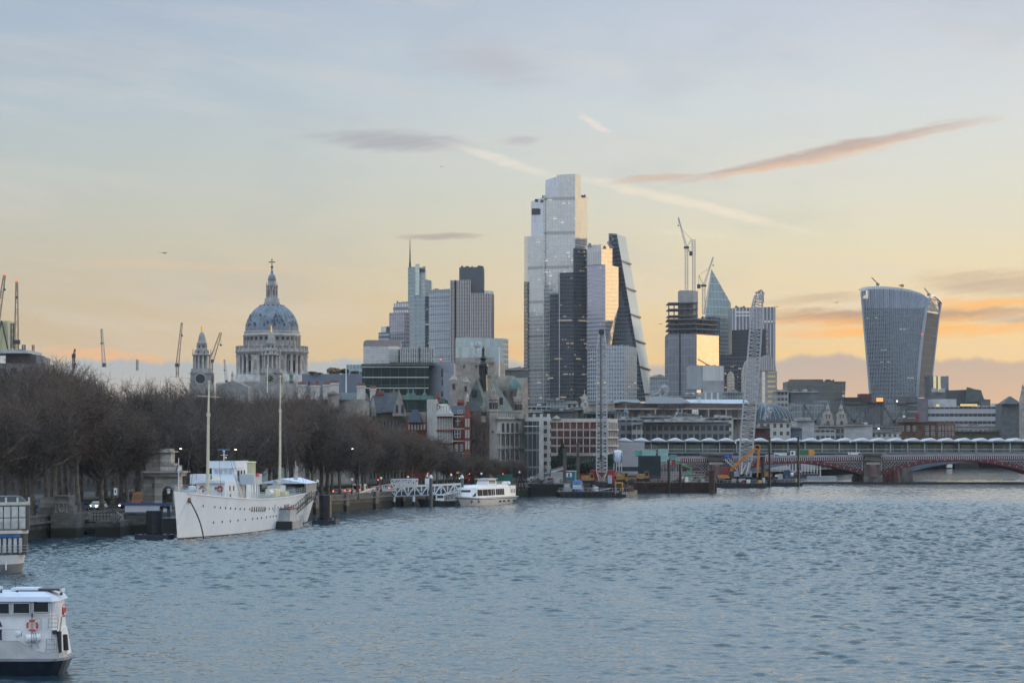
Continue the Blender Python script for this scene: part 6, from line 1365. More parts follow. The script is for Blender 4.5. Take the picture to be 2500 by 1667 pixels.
# refuse lorry on the bridge
D=BD+5; zb_=deckz(1960)-.93; T=thing('refuse_lorry','green refuse lorry with white cab and orange tailgate on the road bridge','lorry',(X(1960,D),D,zb_))
x=lambda p:X(p,D); k=MB(); k.prism([(x(1929),D-1.2),(x(1941),D-1.2),(x(1941),D+1.2),(x(1929),D+1.2)],zb_+.8,zb_+3.1); k.build('cab',mwhite,T); MB().box(x(1929)-.03,x(1929)+.02,D-1,D+1,zb_+1.8,zb_+2.8).build('windscreen',mcarg,T); MB().box(x(1931),x(1936),D-1.23,D-1.2,zb_+1.8,zb_+2.7).build('side_window',mcarg,T)
k=MB(); k.box(x(1943),x(1973),D-1.25,D+1.25,zb_+1.0,zb_+3.4); k.build('body',mat('lorry_green',(.03,.16,.06),.4),T)
k=MB(); P_=[(1973,1.0),(1984,1.2),(1990,2.2),(1986,3.5),(1973,3.6)]; k.add([(x(p),D-1.2,zb_+z_) for p,z_ in P_]+[(x(p),D+1.2,zb_+z_) for p,z_ in P_],[(0,1,2,3,4),(9,8,7,6,5)]+[(i,5+i,5+(i+1)%5,(i+1)%5) for i in range(5)]); k.build('tailgate',mat('lorry_orange',(.65,.28,.03),.45),T)
MB().box(x(1940),x(1982),D-.9,D+.9,zb_+.6,zb_+1.0).build('chassis',msteel,T)
for p in (1934,1961,1970): MB().tube((x(p),D-1.25,zb_+.5),(x(p),D-.9,zb_+.5),.5,.5,12).build('wheel',mtyre,T)
# ================================================================ the white ship
def frame(bow,stern):
    """world transform of a hull's local axes: x from bow to stern, y to the far side"""
    d=(Vector(stern)-Vector(bow)); return math.atan2(d.y,d.x),d.length
class Hull:
    def __init__(s,L,Bm,zd,bowp=1.7,sw=.62,wl=.86,rake=2.2,stern_p=2.2,xm=.42):
        s.L,s.B,s.zd,s.bp,s.sw,s.wl,s.rake,s.sp,s.xm=L,Bm/2,zd,bowp,sw,wl,rake,stern_p,xm
    def hb(s,u,t):   # half breadth at length fraction u, height fraction t
        f=(1-(1-min(u/s.xm,1))**(s.bp*(1+.0*t)))**(1.05-.25*t) if u<s.xm else 1.0
        a=1-(1-s.sw)*max(0,(u-.62)/.38)**s.sp if u>.62 else 1.0
        if u>.97: a*=math.sqrt(max(0,1-((u-.97)/.0302)**2))*.35+.65
        low=s.wl if u<.6 else s.wl-(.35)*((u-.6)/.4)**1.5
        return s.B*f*a*(low+(1-low)*max(0,t)**.8)
    def x(s,u,t): return u*s.L+(1-t)*s.rake*(1-min(u/.25,1))**1.2-(1-t)*s.rake*1.3*max(0,(u-.85)/.15)
    def z(s,u,t): return -.4+(s.zd(u)+.4)*t
    def shell(s,t0,t1,n=48,m=6,sides=(-1,1),u0=0,u1=1):
        k=MB(); 
        for sd in sides:
            vs=[(s.x(u0+(u1-u0)*i/n,t0+(t1-t0)*j/m),sd*s.hb(u0+(u1-u0)*i/n,t0+(t1-t0)*j/m),s.z(u0+(u1-u0)*i/n,t0+(t1-t0)*j/m)) for j in range(m+1) for i in range(n+1)]
            fs=[(j*(n+1)+i,j*(n+1)+i+1,(j+1)*(n+1)+i+1,(j+1)*(n+1)+i) for j in range(m) for i in range(n)]
            if sd>0: fs=[f[::-1] for f in fs]
            k.add(vs,fs,smooth=True)
        if u1==1:
            for j in range(m):
                a,b=t0+(t1-t0)*j/m,t0+(t1-t0)*(j+1)/m; k.face((s.x(1,a),-s.hb(1,a),s.z(1,a)),(s.x(1,a),s.hb(1,a),s.z(1,a)),(s.x(1,b),s.hb(1,b),s.z(1,b)),(s.x(1,b),-s.hb(1,b),s.z(1,b)))
        return k
    def deck(s,n=48,dz=-.05):
        k=MB()
        for i in range(n):
            a,b=i/n,(i+1)/n; k.face((s.x(a,1),-s.hb(a,1),s.zd(a)+dz),(s.x(b,1),-s.hb(b,1),s.zd(b)+dz),(s.x(b,1),s.hb(b,1),s.zd(b)+dz),(s.x(a,1),s.hb(a,1),s.zd(a)+dz))
        return k
    def on(s,u,z,side=-1,out=.03):
        t=(z+.4)/(s.zd(u)+.4); return Vector((s.x(u,t),side*(s.hb(u,t)+out),z))
mship=mat('ship_white',(.76,.81,.87),.4,var=.05,scale=.15,streak=.16); mcr=mat('ship_cream',(.72,.66,.42),.5,var=.08); mshg=mat('ship_grey_blue',(.50,.56,.62),.5,var=.08); mdeck=mat('deck_green_grey',(.20,.26,.24),.8)
ang,L=frame((-50.5,355),(-39.4,445)); H=Hull(L,9.8,lambda u:5.45+2.0*(1-min(u/.5,1))**1.8+.75*max(0,(u-.6)/.4)**1.5)
S_=thing('moored_ship','long white naval sloop with two cream masts moored at the left bank','ship',(0,0,0))
H.shell(.10,1).build('hull',mship,S_); H.shell(0,.10,m=1).build('boot_topping',mat('tide_slime',(.06,.055,.03),.8,var=.4,scale=1),S_); H.deck().build('deck',mdeck,S_)
for i,u in enumerate([.10,.15,.175,.20,.225,.25,.275,.30,.33,.44,.47,.50,.545,.57,.66,.68,.71,.735,.76,.775,.79,.805]):
    p=H.on(u,H.zd(u)-1.75); MB().tube(p,p+Vector((0,.04,0))*0+Vector((0,-.06,0)),.17,.17,10).build('porthole',mdark,S_)
for i,u in enumerate([.15,.19,.23,.27,.31,.355,.385,.415,.455,.485,.51,.535,.57,.59,.61]):
    p=H.on(u,2.35); MB().tube(p,p+Vector((0,-.06,0)),.17,.17,10).build('porthole',mdark,S_)
for u in (.345,.36,.375,.39,.405,.42,.435,.60,.612,.624,.636,.83,.85): p=H.on(u,H.zd(u)-1.75); MB().box(p.x-.22,p.x+.22,p.y-.04,p.y+.05,p.z-.42,p.z+.42).build('hull_window',mdark,S_)
p=H.on(.52,H.zd(.52)-1.7); MB().box(p.x-.7,p.x+.7,p.y-.06,p.y+.02,p.z-.6,p.z+.6).build('hull_door',mshg,S_)
k=MB()   # rubbing strake
for i in range(40): a,b=.04+.9*i/40,.04+.9*(i+1)/40; k.bar(H.on(a,H.zd(a)-.1,-1,.05),H.on(b,H.zd(b)-.1,-1,.05),.14)
k.build('rubbing_strake',mship,S_)
def rail(k,us,h,side=-1,dz=0,ins=.25,r=.05,rows=3):
    pv=None
    for u in us:
        q=Vector((H.x(u,1),side*max(.05,H.hb(u,1)-ins),H.zd(u)+dz)); k.bar(q,q+Vector((0,0,h)),r)
        if pv is not None:
            for j in range(1,rows+1): k.bar(pv+Vector((0,0,h*j/rows)),q+Vector((0,0,h*j/rows)),r*.7)
        pv=q
k=MB(); 
for s_ in (-1,1): rail(k,[.01+.02*i for i in range(40)],1.05,s_)
k.build('guard_rail',mat('rail_grey',(.5,.52,.54),.5,.2),S_)
# anchor chain on the near bow
pa=H.on(.045,H.zd(.045)-1.15,-1,.15); pb=Vector((3.6,-3.6,.2)); k=MB()
for i in range(26):
    c=pa.lerp(pb,i/26); c.y-=.35*math.sin(PI*i/26); n_=c+(pb-pa).normalized()*.26; k.tube(c,n_,.10,.10,6); 
    if i%2: k.bar(c+Vector((.09,0,0)),n_+Vector((.09,0,0)),.08)
k.build('anchor_chain',mat('rusty_chain',(.05,.035,.03),.8,.3,var=.3),S_); MB().tube(pa+Vector((0,.12,0)),pa+Vector((0,-.1,.02)),.42,.42,12).build('hawse_pipe',mat('rust_stain',(.20,.13,.09),.9),S_)
zfo=lambda u:H.zd(u)
def deckbox(name,x0,x1,y0,y1,z0,z1,m,par=None): return MB().box(x0,x1,y0,y1,z0,z1).build(name,m,par or S_)
# forward deckhouse, bridge and wings (x measured aft from the stem)
h0=deckbox('deckhouse',22,31,-2.3,2.3,5.6,8.5,mship); deckbox('deckhouse_brow',21.6,22.0,-2.45,2.45,8.3,8.75,mship); deckbox('deckhouse',31,36,-2.2,2.6,5.4,8.4,mship)
for y in (-1.55,1.35): 
    q=MB(); n=18; pr_=None
    for i in range(n+1):
        a=2*PI*i/n; c=Vector((21.8,y+.38*math.cos(a),7.4+.38*math.sin(a)))
        if pr_ is not None: q.tube(pr_,c,.13,.13,8,cap=False)
        pr_=c
    q.build('lifebuoy',mat('lifebuoy_red',(.42,.03,.03),.5,var=.1),S_)
for y in (-.85,.65): MB().tube((21.98,y,7.45),(21.9,y,7.45),.2,.2,10).build('porthole',mdark,h0)
for x_ in (25,27.5): deckbox('window',x_,x_+.6,-2.36,-2.28,7.0,7.8,mdark,h0)
deckbox('window',25.2,25.8,-2.36,-2.28,5.9,6.5,mdark,h0)
bw=MB(); bw.prism([(30.5,-1.9),(30.5,1.9),(38,2.1),(38,-2.1)],8.5,11.5,[(30.1,-1.9),(30.1,1.9),(38,2.1),(38,-2.1)]); br_=bw.build('bridge_house',mship,S_)
deckbox('bridge_bulwark',29.8,36,-2.25,2.25,10.6,11.75,mship); deckbox('bridge_roof',30,38.5,-2.2,2.2,11.6,11.75,mship)
for i in range(3): deckbox('bridge_window',32+i*1.9,32.8+i*1.9,-2.12,-1.95,9.4,10.2,mdark,br_)
for y in (-1.2,-.4,.4,1.2): deckbox('bridge_window',30.14,30.24,y-.25,y+.25,9.7,10.3,mat('pale_blind_glass',(.45,.5,.53),.3),br_)
deckbox('wing_far',29,33,2.2,5.2,8.0,9.6,mship); deckbox('wing_far_post',29.2,29.4,4.8,5.0,5.5,8.3,mship); deckbox('wing_far_post',32.4,32.6,4.4,4.6,5.5,8.3,mship); deckbox('wing_far_post',30.4,30.6,3.0,3.2,5.5,8.3,mship)
w_=deckbox('wing_platform',32,38,-4.6,-2.25,7.9,9.6,mshg)
for x_ in (32.2,34,36,37.6): deckbox('wing_support',x_,x_+.18,-4.3,-4.1,5.2,8.0,mship)
deckbox('aft_deckhouse',38.2,47,-1.9,1.9,5.2,8.0,mship); deckbox('red_box',33.6,35.6,-4.75,-4.5,9.2,9.7,mat('signal_red',(.55,.02,.03),.5))
k=MB(); k.prism([(23,-1.6),(23,.6),(24.2,.6),(24.2,-1.6)],8.5,9.15,[(23.3,-.9),(23.3,-.1),(24,-.1),(24,-.9)]); k.build('cream_hatch',mcr,S_)
k=MB(); k.lathe((48,-.1,5.6),[(1.05,0),(1.05,5.6),(1.15,5.7),(1.15,5.9),(.95,5.95),(.9,5.6)],24,sx=1.5); fu=k.build('funnel',mcr,S_); MB().lathe((48,-.1,11.25),[(1.13,0),(1.13,.2)],24,sx=1.5).build('funnel_cap',msteel,fu)
k=MB(); k.tube((31.5,.2,11.7),(31.5,.2,13.4),.11,.09,8); k.bar((31.5,-.45,12.7),(31.5,.75,12.7),.1); k.ball((31.5,-.1,12.25),.2,8); k.ball((31.5,.2,13.3),.22,8); k.build('radar_mast',mwhite,S_); MB().box(31.3,31.7,-.7,1.2,13.5,13.65).build('radar_scanner',mat('radar_blue',(.1,.3,.5),.4),S_)
deckbox('whip_aerial',36,36.08,-1.6,-1.52,11.7,13.3,msteel)
def mast(x_,z0,z1,r,rk,name='mast'):
    k=MB(); k.tube((x_,0,z0-1),(x_-rk*.6,0,z0+(z1-z0)*.72),r,r*.72,12); k.tube((x_-rk*.6,0,z0+(z1-z0)*.72),(x_-rk,0,z1),r*.62,r*.4,10); k.lathe((x_-rk*.6,0,z0+(z1-z0)*.70),[(r*1.1,0),(r*1.1,.5)],10); k.ball((x_-rk,0,z1),.2,8); return k.build(name,mat('mast_cream',(.66,.61,.47),.5,var=.12,scale=1),S_)
fm=mast(20,6.2,24.3,.28,-1.0,'foremast'); MB().bar((20.9,-1.8,21.9),(20.9,1.8,22.1),.15).build('yard',mat('yard_tan',(.55,.42,.32),.6),fm)
mm=mast(72,5.3,26.6,.25,-.6,'mainmast')
for (mx,zt,pts) in ((20.8,21.5,[(28,-4.2,5.6),(25,-4.1,6),(16,-3.3,6.3),(28,4.2,5.6),(16,3.3,6.3),(24,4.0,6)]),(72.4,22,[(80,-3.6,6),(76,-4.0,6),(62,-4.4,5.6),(80,3.6,6),(62,4.4,5.6)])):
    k=MB()
    for (a,b,c) in pts: k.tube((mx,math.copysign(.9,b) if mx<30 else 0,zt),(a,b,c),.028,.028,4,cap=False)
    k.build('rigging',msteel,fm if mx<30 else mm)
# bow: jackstaff, flag, fairleads
k=MB(); k.tube((2.6,0,7.0),(2.6,0,12.4),.09,.06,8); js=k.build('jackstaff',mwhite,S_); k=MB()
for i in range(6): k.add([(2.5-.25*i,.04*math.sin(i*1.3),11.6-.14*i),(2.5-.25*(i+1),.04*math.sin((i+1)*1.3),11.6-.14*(i+1)),(2.5-.25*(i+1),.04*math.sin((i+1)*1.3),11.0-.14*(i+1)),(2.5-.25*i,.04*math.sin(i*1.3),11.0-.14*i)],[(0,1,2,3)])
k.build('flag',mat('navy_flag',(.03,.06,.16),.8),js)
for x_,y in ((4.5,-2.1),(7,-3.0),(5,2.2)): MB().lathe((x_,y,H.zd(.06)),[(.22,0),(.22,.5),(.3,.55),(.3,.65)],10).build('bollard',mship,S_)
k=MB(); k.box(9,12,-1.2,1.2,6.6,7.5); k.lathe((10.5,0,7.5),[(.6,0),(.6,.5),(.35,.6)],12); k.build('windlass',mshg,S_)
# midships: cream lockers, rafts, boat
for (a,b,c,d_,e,f,m_) in ((57,61,-2.6,-.8,5.3,6.7,mcr),(62,66,-2.4,0,5.3,7.2,mshg),(61.6,64,-3.4,-2.0,5.3,6.2,mcr),(75,78,-2.2,1,5.4,6.8,mshg)): deckbox('deck_locker',a,b,c,d_,e,f,m_)
MB().tube((63,-1.2,7.6),(66,-1.2,7.6),.5,.5,12).build('life_raft',mat('raft_grey',(.42,.41,.40),.6),S_)
MB().tube((49,-3.2,6.2),(51.5,-3.2,6.2),.45,.45,12).build('life_raft',mwhite,S_)
k=MB(); k.tube((79,-1.4,5.6),(79,-1.4,8.9),.36,.36,12); k.tube((79,-1.4,8.9),(79,-1.4,11.4),.1,.07,8); k.build('vent_post',mlg,S_)
k=MB(); k.tube((86.6,0,6.3),(86.6,0,10.4),.06,.05,8); es=k.build('ensign_staff',mwhite,S_); k=MB()
for i in range(5): k.add([(86.5-.18*i,.05*math.sin(i*1.5),9.6-.28*i),(86.5-.18*(i+1),.05*math.sin((i+1)*1.5),9.6-.28*(i+1)),(86.5-.18*(i+1),.05*math.sin((i+1)*1.5),8.4-.28*(i+1)),(86.5-.18*i,.05*math.sin(i*1.5),8.4-.28*i)],[(0,1,2,3)])
k.build('ensign',mat('ensign_red',(.42,.02,.03),.8),es)
# quarterdeck awning and its grey screens
def hbq(u): return H.hb(u,1)
k=MB(); us=[.80,.85,.90,.95,.985]; ridge=[Vector((H.x(u,1),0,8.3)) for u in us]
for s_ in (-1,1):
    e_=[Vector((H.x(u,1),s_*(hbq(u)+.15),7.4)) for u in us]
    for i in range(4): k.face(*( (e_[i],e_[i+1],ridge[i+1],ridge[i]) if s_<0 else (ridge[i],ridge[i+1],e_[i+1],e_[i]) ))
k.face(Vector((H.x(.985,1),-hbq(.985)-.15,7.4)),Vector((H.x(.985,1),hbq(.985)+.15,7.4)),ridge[-1]); k.face(ridge[0],Vector((H.x(.80,1),hbq(.8),7.4)),Vector((H.x(.80,1),-hbq(.8),7.4))); k.build('awning',mat('awning_white',(.62,.68,.78),.7,var=.05),S_)
k=MB()
for i in range(4): a=H.on(us[i],5.9,-1,.1); b=H.on(us[i+1],5.9,-1,.1); k.add([a,b,Vector((b.x,b.y,7.4)),Vector((a.x,a.y,7.4))],[(0,1,2,3)])
a=H.on(us[-1],5.9,-1,.1); b=H.on(us[-1],5.9,1,.1); k.add([a,b,Vector((b.x,b.y,7.4)),Vector((a.x,a.y,7.4))],[(0,1,2,3)])
for i in range(4): a=H.on(us[i],4.4,-1,.07); b=H.on(us[i+1],4.4,-1,.07); a2=H.on(us[i],5.9,-1,.08); b2_=H.on(us[i+1],5.9,-1,.08); k.add([a,b,b2_,a2],[(0,1,2,3)])
k.build('canvas_screen',mat('canvas_grey',(.34,.33,.31),.9,var=.25,scale=1.5,streak=.5),S_)
k=MB()
for i in range(9): u=.80+.185*i/8; a=H.on(u,4.4,-1,.16); k.bar(a,Vector((a.x,a.y,7.4)),.09)
for zq in (5.9,7.35): 
    for i in range(4): k.bar(H.on(us[i],min(zq,5.9),-1,.17)+Vector((0,0,zq-min(zq,5.9))),H.on(us[i+1],min(zq,5.9),-1,.17)+Vector((0,0,zq-min(zq,5.9))),.1)
k.build('screen_frame',mlg,S_)
# side gangway down to the float
k=MB(); a=H.on(.86,5.0,-1,.5); b=H.on(.60,1.7,-1,.6)
for o_ in (0,-.8):
    k.bar(a+Vector((0,o_,0)),b+Vector((0,o_,0)),.16); k.bar(a+Vector((0,o_,1)),b+Vector((0,o_,1)),.07)
    for i in range(12): c=a.lerp(b,i/11)+Vector((0,o_,0)); k.bar(c,c+Vector((0,0,1)),.06)
for i in range(22): c=a.lerp(b,i/21); k.bar(c,c+Vector((0,-.8,0)),.2,.05)
k.build('side_gangway',msteel,S_)
for x_ in (20,30,40,50,60): pass
S_.rotation_euler=(0,0,ang); S_.location=(-50.5,355,0)
# the float alongside
T=thing('landing_float','grey steel float with a small hut moored against the white ship','pontoon',(0,0,0))
MB().box(0,9.5,-3.0,0,-.3,1.25).build('hull',mat('float_grey',(.30,.32,.33),.6,var=.2,streak=.4),T); MB().box(-.6,.0,-3.3,.1,-.2,1.4).build('dark_end',mdark,T); k=MB(); k.box(1.0,6.2,-2.6,-.4,1.25,3.4); hu=k.build('hut',mat('hut_grey',(.42,.44,.46),.6),T); MB().box(.8,6.4,-2.8,-.2,3.4,3.55).build('hut_roof',msteel,hu); MB().box(6.3,6.9,-1.8,-1.2,3.1,3.7).build('red_buoy',mat('signal_red',(.55,.02,.03),.5),T)
k=MB()
for i in range(5): k.bar((6.5+i*.65,-3.1,1.25),(6.5+i*.65,-3.1,2.3),.06)
k.bar((6.5,-3.1,2.3),(9.3,-3.1,2.3),.06); k.bar((6.5,-3.1,1.8),(9.3,-3.1,1.8),.05); k.build('rail',mlg,T)
T.rotation_euler=(0,0,ang); T.location=(X(668,404),404,0)
# mooring dolphins
mpile=mat('black_pile',(.022,.027,.033),.45,.2,var=.3,scale=.5)
def dolphin(label,px,D,r,ytop,w_,d_):
    T_=thing('mooring_pile',label,'mooring pile',(X(px,D),D,0),'dark mooring piles with floating collars'); x=X(px,D)
    MB().tube((x,D,-1),(x,D,Z(ytop,D)),r,r,24).build('pile',mpile,T_)
    k=MB(); k.prism([(x-w_,D-d_*.3),(x-w_*.85,D-d_),(x+w_*.85,D-d_),(x+w_,D-d_*.3),(x+w_,D+d_),(x-w_,D+d_)],-.3,.75); fl=k.build('float_collar',mat('collar_navy',(.02,.03,.05),.6,var=.3),T_)
    for i in range(6): a=x-w_*.8+w_*1.6*i/5; MB().lathe((a,D-d_*.8,.75),[(.12,0),(.12,.35),(.2,.4)],8).build('bollard',mpile,fl)
dolphin('thick dark mooring pile on a navy float ahead of the white ship bow',377,362,1.25,1246,2.9,2.2); dolphin('thick dark mooring pile on a float astern of the white ship',794,432,1.15,1208,2.4,2.2)
# dark frame and moored barge between ship and wall
T=thing('work_barge','black barge with a square frame lying between the ship bow and the wall','barge',(X(405,380),380,0))
MB().box(X(388,385),X(440,385),380,392,-.4,2.6).build('hull',mdark,T); k=MB()
for a,b in (((394,1236),(394,1262)),((412,1236),(412,1262)),((392,1237),(414,1237))): k.bar(at(a[0],a[1],379),at(b[0],b[1],379),.5)
k.build('frame',msteel,T)
T=thing('blue_barrier','long white hoarding with a blue top rail on the wall by the steps','hoarding',(X(360,372),372,0))
MB().box(X(305,383),X(418,383),383,383.2,Z(1249,383),Z(1232,383)).build('white_panel',mat('hoarding_white',(.60,.62,.68),.6,var=.06),T); MB().box(X(288,383),X(420,383),382.8,383.3,Z(1232,383),Z(1227,383)).build('blue_rail',mat('hoarding_blue',(.03,.09,.25),.5),T)
# ---- stone arch pavilion
D=424; T=thing('stone_arch','tall rusticated stone archway with stepped top behind the ship bow','archway',(X(385,D),D,0)); mrus=stone_mat('rusticated_stone',(.30,.285,.26),(.05,.05,.05),3.0,.75); mrusp=stone_mat('pale_dressed_stone',(.50,.47,.43),(.16,.15,.14),3.0,.75)
def pb(name,p0,p1,y0,y1,d0,dep,m): return MB().pbox(p0,p1,y0,y1,d0,dep).build(name,m,T)
pb('left_pier',350,378,1162,1300,D,7,mrus)
k=MB(); n=10; cxp,ys,rr_=410,1200,13; P_=[(378,1300),(397,1300),(397,ys)]+[(cxp-rr_*math.cos(PI*i/n),ys-rr_*1.0*math.sin(PI*i/n)) for i in range(1,n)]+[(423,ys),(423,1300),(436,1300),(436,1162),(378,1162)]
k.add([(X(p,D),D-.4,Z(y,D)) for p,y in P_],[tuple(range(len(P_)-1,-1,-1))]); k.add([(X(p,D),D+5,Z(y,D)) for p,y in P_],[tuple(range(len(P_)))])
for i in range(2,2+n+1): a,b=P_[i],P_[i+1]; k.face((X(a[0],D),D-.4,Z(a[1],D)),(X(b[0],D),D-.4,Z(b[1],D)),(X(b[0],D),D+5,Z(b[1],D)),(X(a[0],D),D+5,Z(a[1],D)))
k.face((X(436,D),D-.4,Z(1300,D)),(X(436,D),D+5,Z(1300,D)),(X(436,D),D+5,Z(1162,D)),(X(436,D),D-.4,Z(1162,D))); k.build('arch_wall',mrusp,T)
pb('entablature',347,441,1153,1162,D-1.0,8,mrusp); pb('cornice',344,448,1150,1154,D-1.6,9,mrusp)
for i in range(17): pb('dentil',380+i*3.6,381.6+i*3.6,1162,1165,D-.7,.4,mrusp)
pb('attic_left',356,392,1131,1150,D,6,mrus); pb('attic_right',391,433,1136,1150,D-.4,6,mrusp); pb('attic_right',391,425,1131,1137,D-.4,6,mrusp)
pb('upper_left',362,392,1104,1131,D+.2,5,mrus); pb('upper_right',391,417,1104,1131,D-.2,5,mrusp); pb('upper_cornice',358,423,1101,1104,D-.8,6.5,mrusp); pb('cap_block',391,416,1095,1101,D,5,mrusp)
# carved plinth and abutments of the steps
D=368; T=thing('stone_plinth','massive granite pedestal with carved wreath panel on the river wall','pedestal',(X(150,D),D,0))
def pb(name,p0,p1,y0,y1,d0,dep,m): return MB().pbox(p0,p1,y0,y1,d0,dep).build(name,m,T)
pb('base',124,186,1256,1330,D-1.6,7,mgran); pb('left_base',72,126,1262,1335,D-.2,6,mgran); pb('pedestal',134,169,1212,1258,D-1.0,5,mgran2); pb('pedestal_side',98,134,1215,1262,D,5,mrus); pb('cap',133,167,1209,1213,D-1.2,5.4,mgran2); pb('step_block',100,124,1238,1262,D-.6,5,mgran2); pb('right_step',168,178,1234,1258,D-.8,4,mgran2)
q=MB(); n=20; pr_=None
for i in range(n+1):
    a=2*PI*i/n; c=Vector((X(153,D)+.42*math.cos(a),D-1.1,Z(1237,D)+.72*math.sin(a)))
    if pr_ is not None: q.tube(pr_,c,.1,.1,6,cap=False)
    pr_=c
for s_ in (-1,1): q.bar((X(153,D)+s_*.85,D-1.1,Z(1250,D)),(X(153,D)+s_*.85,D-1.1,Z(1226,D)),.12); q.bar((X(153,D)+s_*.5,D-1.1,Z(1250,D)),(X(153,D)+s_*1.15,D-1.1,Z(1250,D)),.12); q.bar((X(153,D)+s_*.5,D-1.1,Z(1226,D)),(X(153,D)+s_*1.15,D-1.1,Z(1226,D)),.12)
q.build('carved_wreath',mrus,T)
for i in range(4): pb('buttress',76+i*13,80+i*13,1268,1330,D-.9,1,mgran2)
T=thing('river_steps','dark recessed landing steps with railings in the granite wall','steps',(X(215,368),368,0))
def pb(name,p0,p1,y0,y1,d0,dep,m): return MB().pbox(p0,p1,y0,y1,d0,dep).build(name,m,T)
pb('recess',186,295,1272,1340,382,.5,mdark); pb('landing_block',233,294,1272,1330,372,10,mgran); pb('upper_wall',184,300,1253,1273,381.4,1,mrus); pb('right_wall',292,392,1252,1318,384,22,mgran); 
k=MB()
for i in range(9): p=228+i*8; k.bar(at(p,1252,379),at(p,1273,379),.12)
k.bar(at(228,1252,379),at(294,1250,379),.12); k.bar(at(228,1260,379),at(294,1260,379),.09); k.build('railing',msteel,T)
for i in range(5): pb('step',190+i*8,232,1276+i*7,1283+i*7,381-i,1,mgran2)
k=MB(); k.bar(at(292,1254,371),at(275,1273,371),1.2,1.0); k.build('sloping_coping',mgran2,T)
T=thing('road_sign','small white road sign with a black symbol near the stone arch','sign',(X(282,366),366,GR)); MB().box(X(278,366),X(286,366),366,366.06,Z(1208,366),Z(1191,366)).build('board',mwhite,T); MB().tube((X(282,366),366.1,GR),(X(282,366),366.1,Z(1192,366)),.05,.05,6).build('post',msteel,T); MB().box(X(280.5,366),X(283.5,366),365.95,366,Z(1202,366),Z(1196,366)).build('symbol',mdark,T)
MBn=[]
# dolphin lamp standards on the wall with globes
for D,lb in ((500,'globe lamp standard on the wall just astern of the white ship'),(524,'globe lamp standard on the wall left of the white gangway'),(545,'globe lamp standard behind the low end of the white gangway'),(566,'globe lamp standard above the middle of the white gangway'),(582,'globe lamp standard behind the left mooring post of the pier'),(628,'globe lamp standard behind the white pleasure boat'),(664,'globe lamp standard left of the dark sheet pile wall'),(602,'globe lamp standard behind the right mooring post of the pier')):
    p,an=on_line(D,-.2); lamp_post('globe_lamp',lb,p.x,p.y,3.6,3.1,group='globe lamps along the river wall')
for px,py,D,lb in ((443,1096,392,'lit street lamp among branches behind the ship bow'),(577,1098,400,'lit street lamp among branches above the cream funnel'),(862,1096,505,'lit street lamp among branches above the tail light queue'),(774,1090,466,'tall dark unlit street lamp above the ship stern')):
    p=at(px,py,D); T=lamp_post('tall_street_lamp',lb,p.x+1.2,D,GR,p.z-GR,lit=px!=774,arm=1.2,group='tall lamps over the embankment road')
# ================================================================ passenger pier and its gangway
mtr=mat('truss_white',(.74,.76,.78),.45,.1,var=.05); mpan=mat('panel_navy',(.02,.05,.11),.4,var=.2)
D=553; T=thing('pier_gangway','white steel lattice gangway with navy side panels on round legs','gangway',(X(1000,D),D,0))
def gtruss(p0,y0a,y0b,p1,y1a,y1b,D0,D1,bays,par,panel=True,name='truss'):
    k=MB(); pts=[]
    for i in range(bays+1):
        f=i/bays; p=p0+(p1-p0)*f; d=D0+(D1-D0)*f; ya,yb=y0a+(y1a-y0a)*f,y0b+(y1b-y0b)*f; pts.append((at(p,ya,d),at(p,yb,d)))
    for i,(a,b) in enumerate(pts):
        k.bar(a,b,.18)
        if i: pa_,pb_=pts[i-1]; k.bar(pa_,a,.28); k.bar(pb_,b,.28); k.bar(pb_ if i%2 else pa_,a if i%2 else b,.18)
    t_=k.build(name,mtr,par)
    if panel:
        k=MB()
        for (a,b),(c,d_) in zip(pts,pts[1:]): m0=a.lerp(b,.55); m1=c.lerp(d_,.55); k.face(m0+Vector((0,.2,0)),b+Vector((0,.2,0)),d_+Vector((0,.2,0)),m1+Vector((0,.2,0)))
        k.build('side_panel',mpan,t_)
gtruss(900,1199,1211,968,1196,1211,551,553,4,T,name='landing_truss'); gtruss(964,1187,1211,1125,1180,1206,553,560,10,T,name='main_truss'); gtruss(966,1189,1208,1125,1182,1204,556,563,10,T,panel=False,name='far_truss')
gtruss(912,1188,1199,1020,1170,1182,548,545,8,T,panel=False,name='upper_ramp'); gtruss(872,1204,1206,916,1190,1199,532,546,6,T,name='shore_ramp'); gtruss(955,1170,1182,1020,1169,1182,552,552,8,T,panel=False,name='upper_ramp')
k=MB(); k.add([at(898,1211,550),at(1125,1206,559),at(1125,1206,564),at(898,1211,556)],[(0,1,2,3)]); k.build('walkway',mlg,T)
for p,y,m_ in ((930,1236,mcr),(941,1236,mcr),(954,1236,mtr),(962,1236,mtr),(1010,1231,mtr)): MB().tube(at(p,1211,D),at(p,1240,D),.33,.33,14).build('leg',m_,T); MB().tube(at(p,1224 if m_ is mtr else 1233,D-.0),at(p,1240,D),.345,.345,14).build('leg_foot',mpile,T)
MB().bar(at(903,1213,551),at(930,1230,551),.25).build('strut',mtr,T)
T=thing('pier_pontoon','dark floating pontoon with white railings at the end of the gangway','pontoon',(X(1090,560),560,0)); MB().box(X(1040,562),X(1122,562),558,568,-.3,Z(1222,562)).build('hull',mat('pontoon_black',(.03,.035,.045),.6,var=.3),T)
gtruss(1065,1207,1222,1125,1200,1218,559,559,11,T,panel=True,name='railing'); k=MB(); k.bar(at(1082,1206,557),at(1130,1189,557),.2); k.bar(at(1082,1210,557),at(1130,1193,557),.14); k.build('stair_rail',mtr,T)
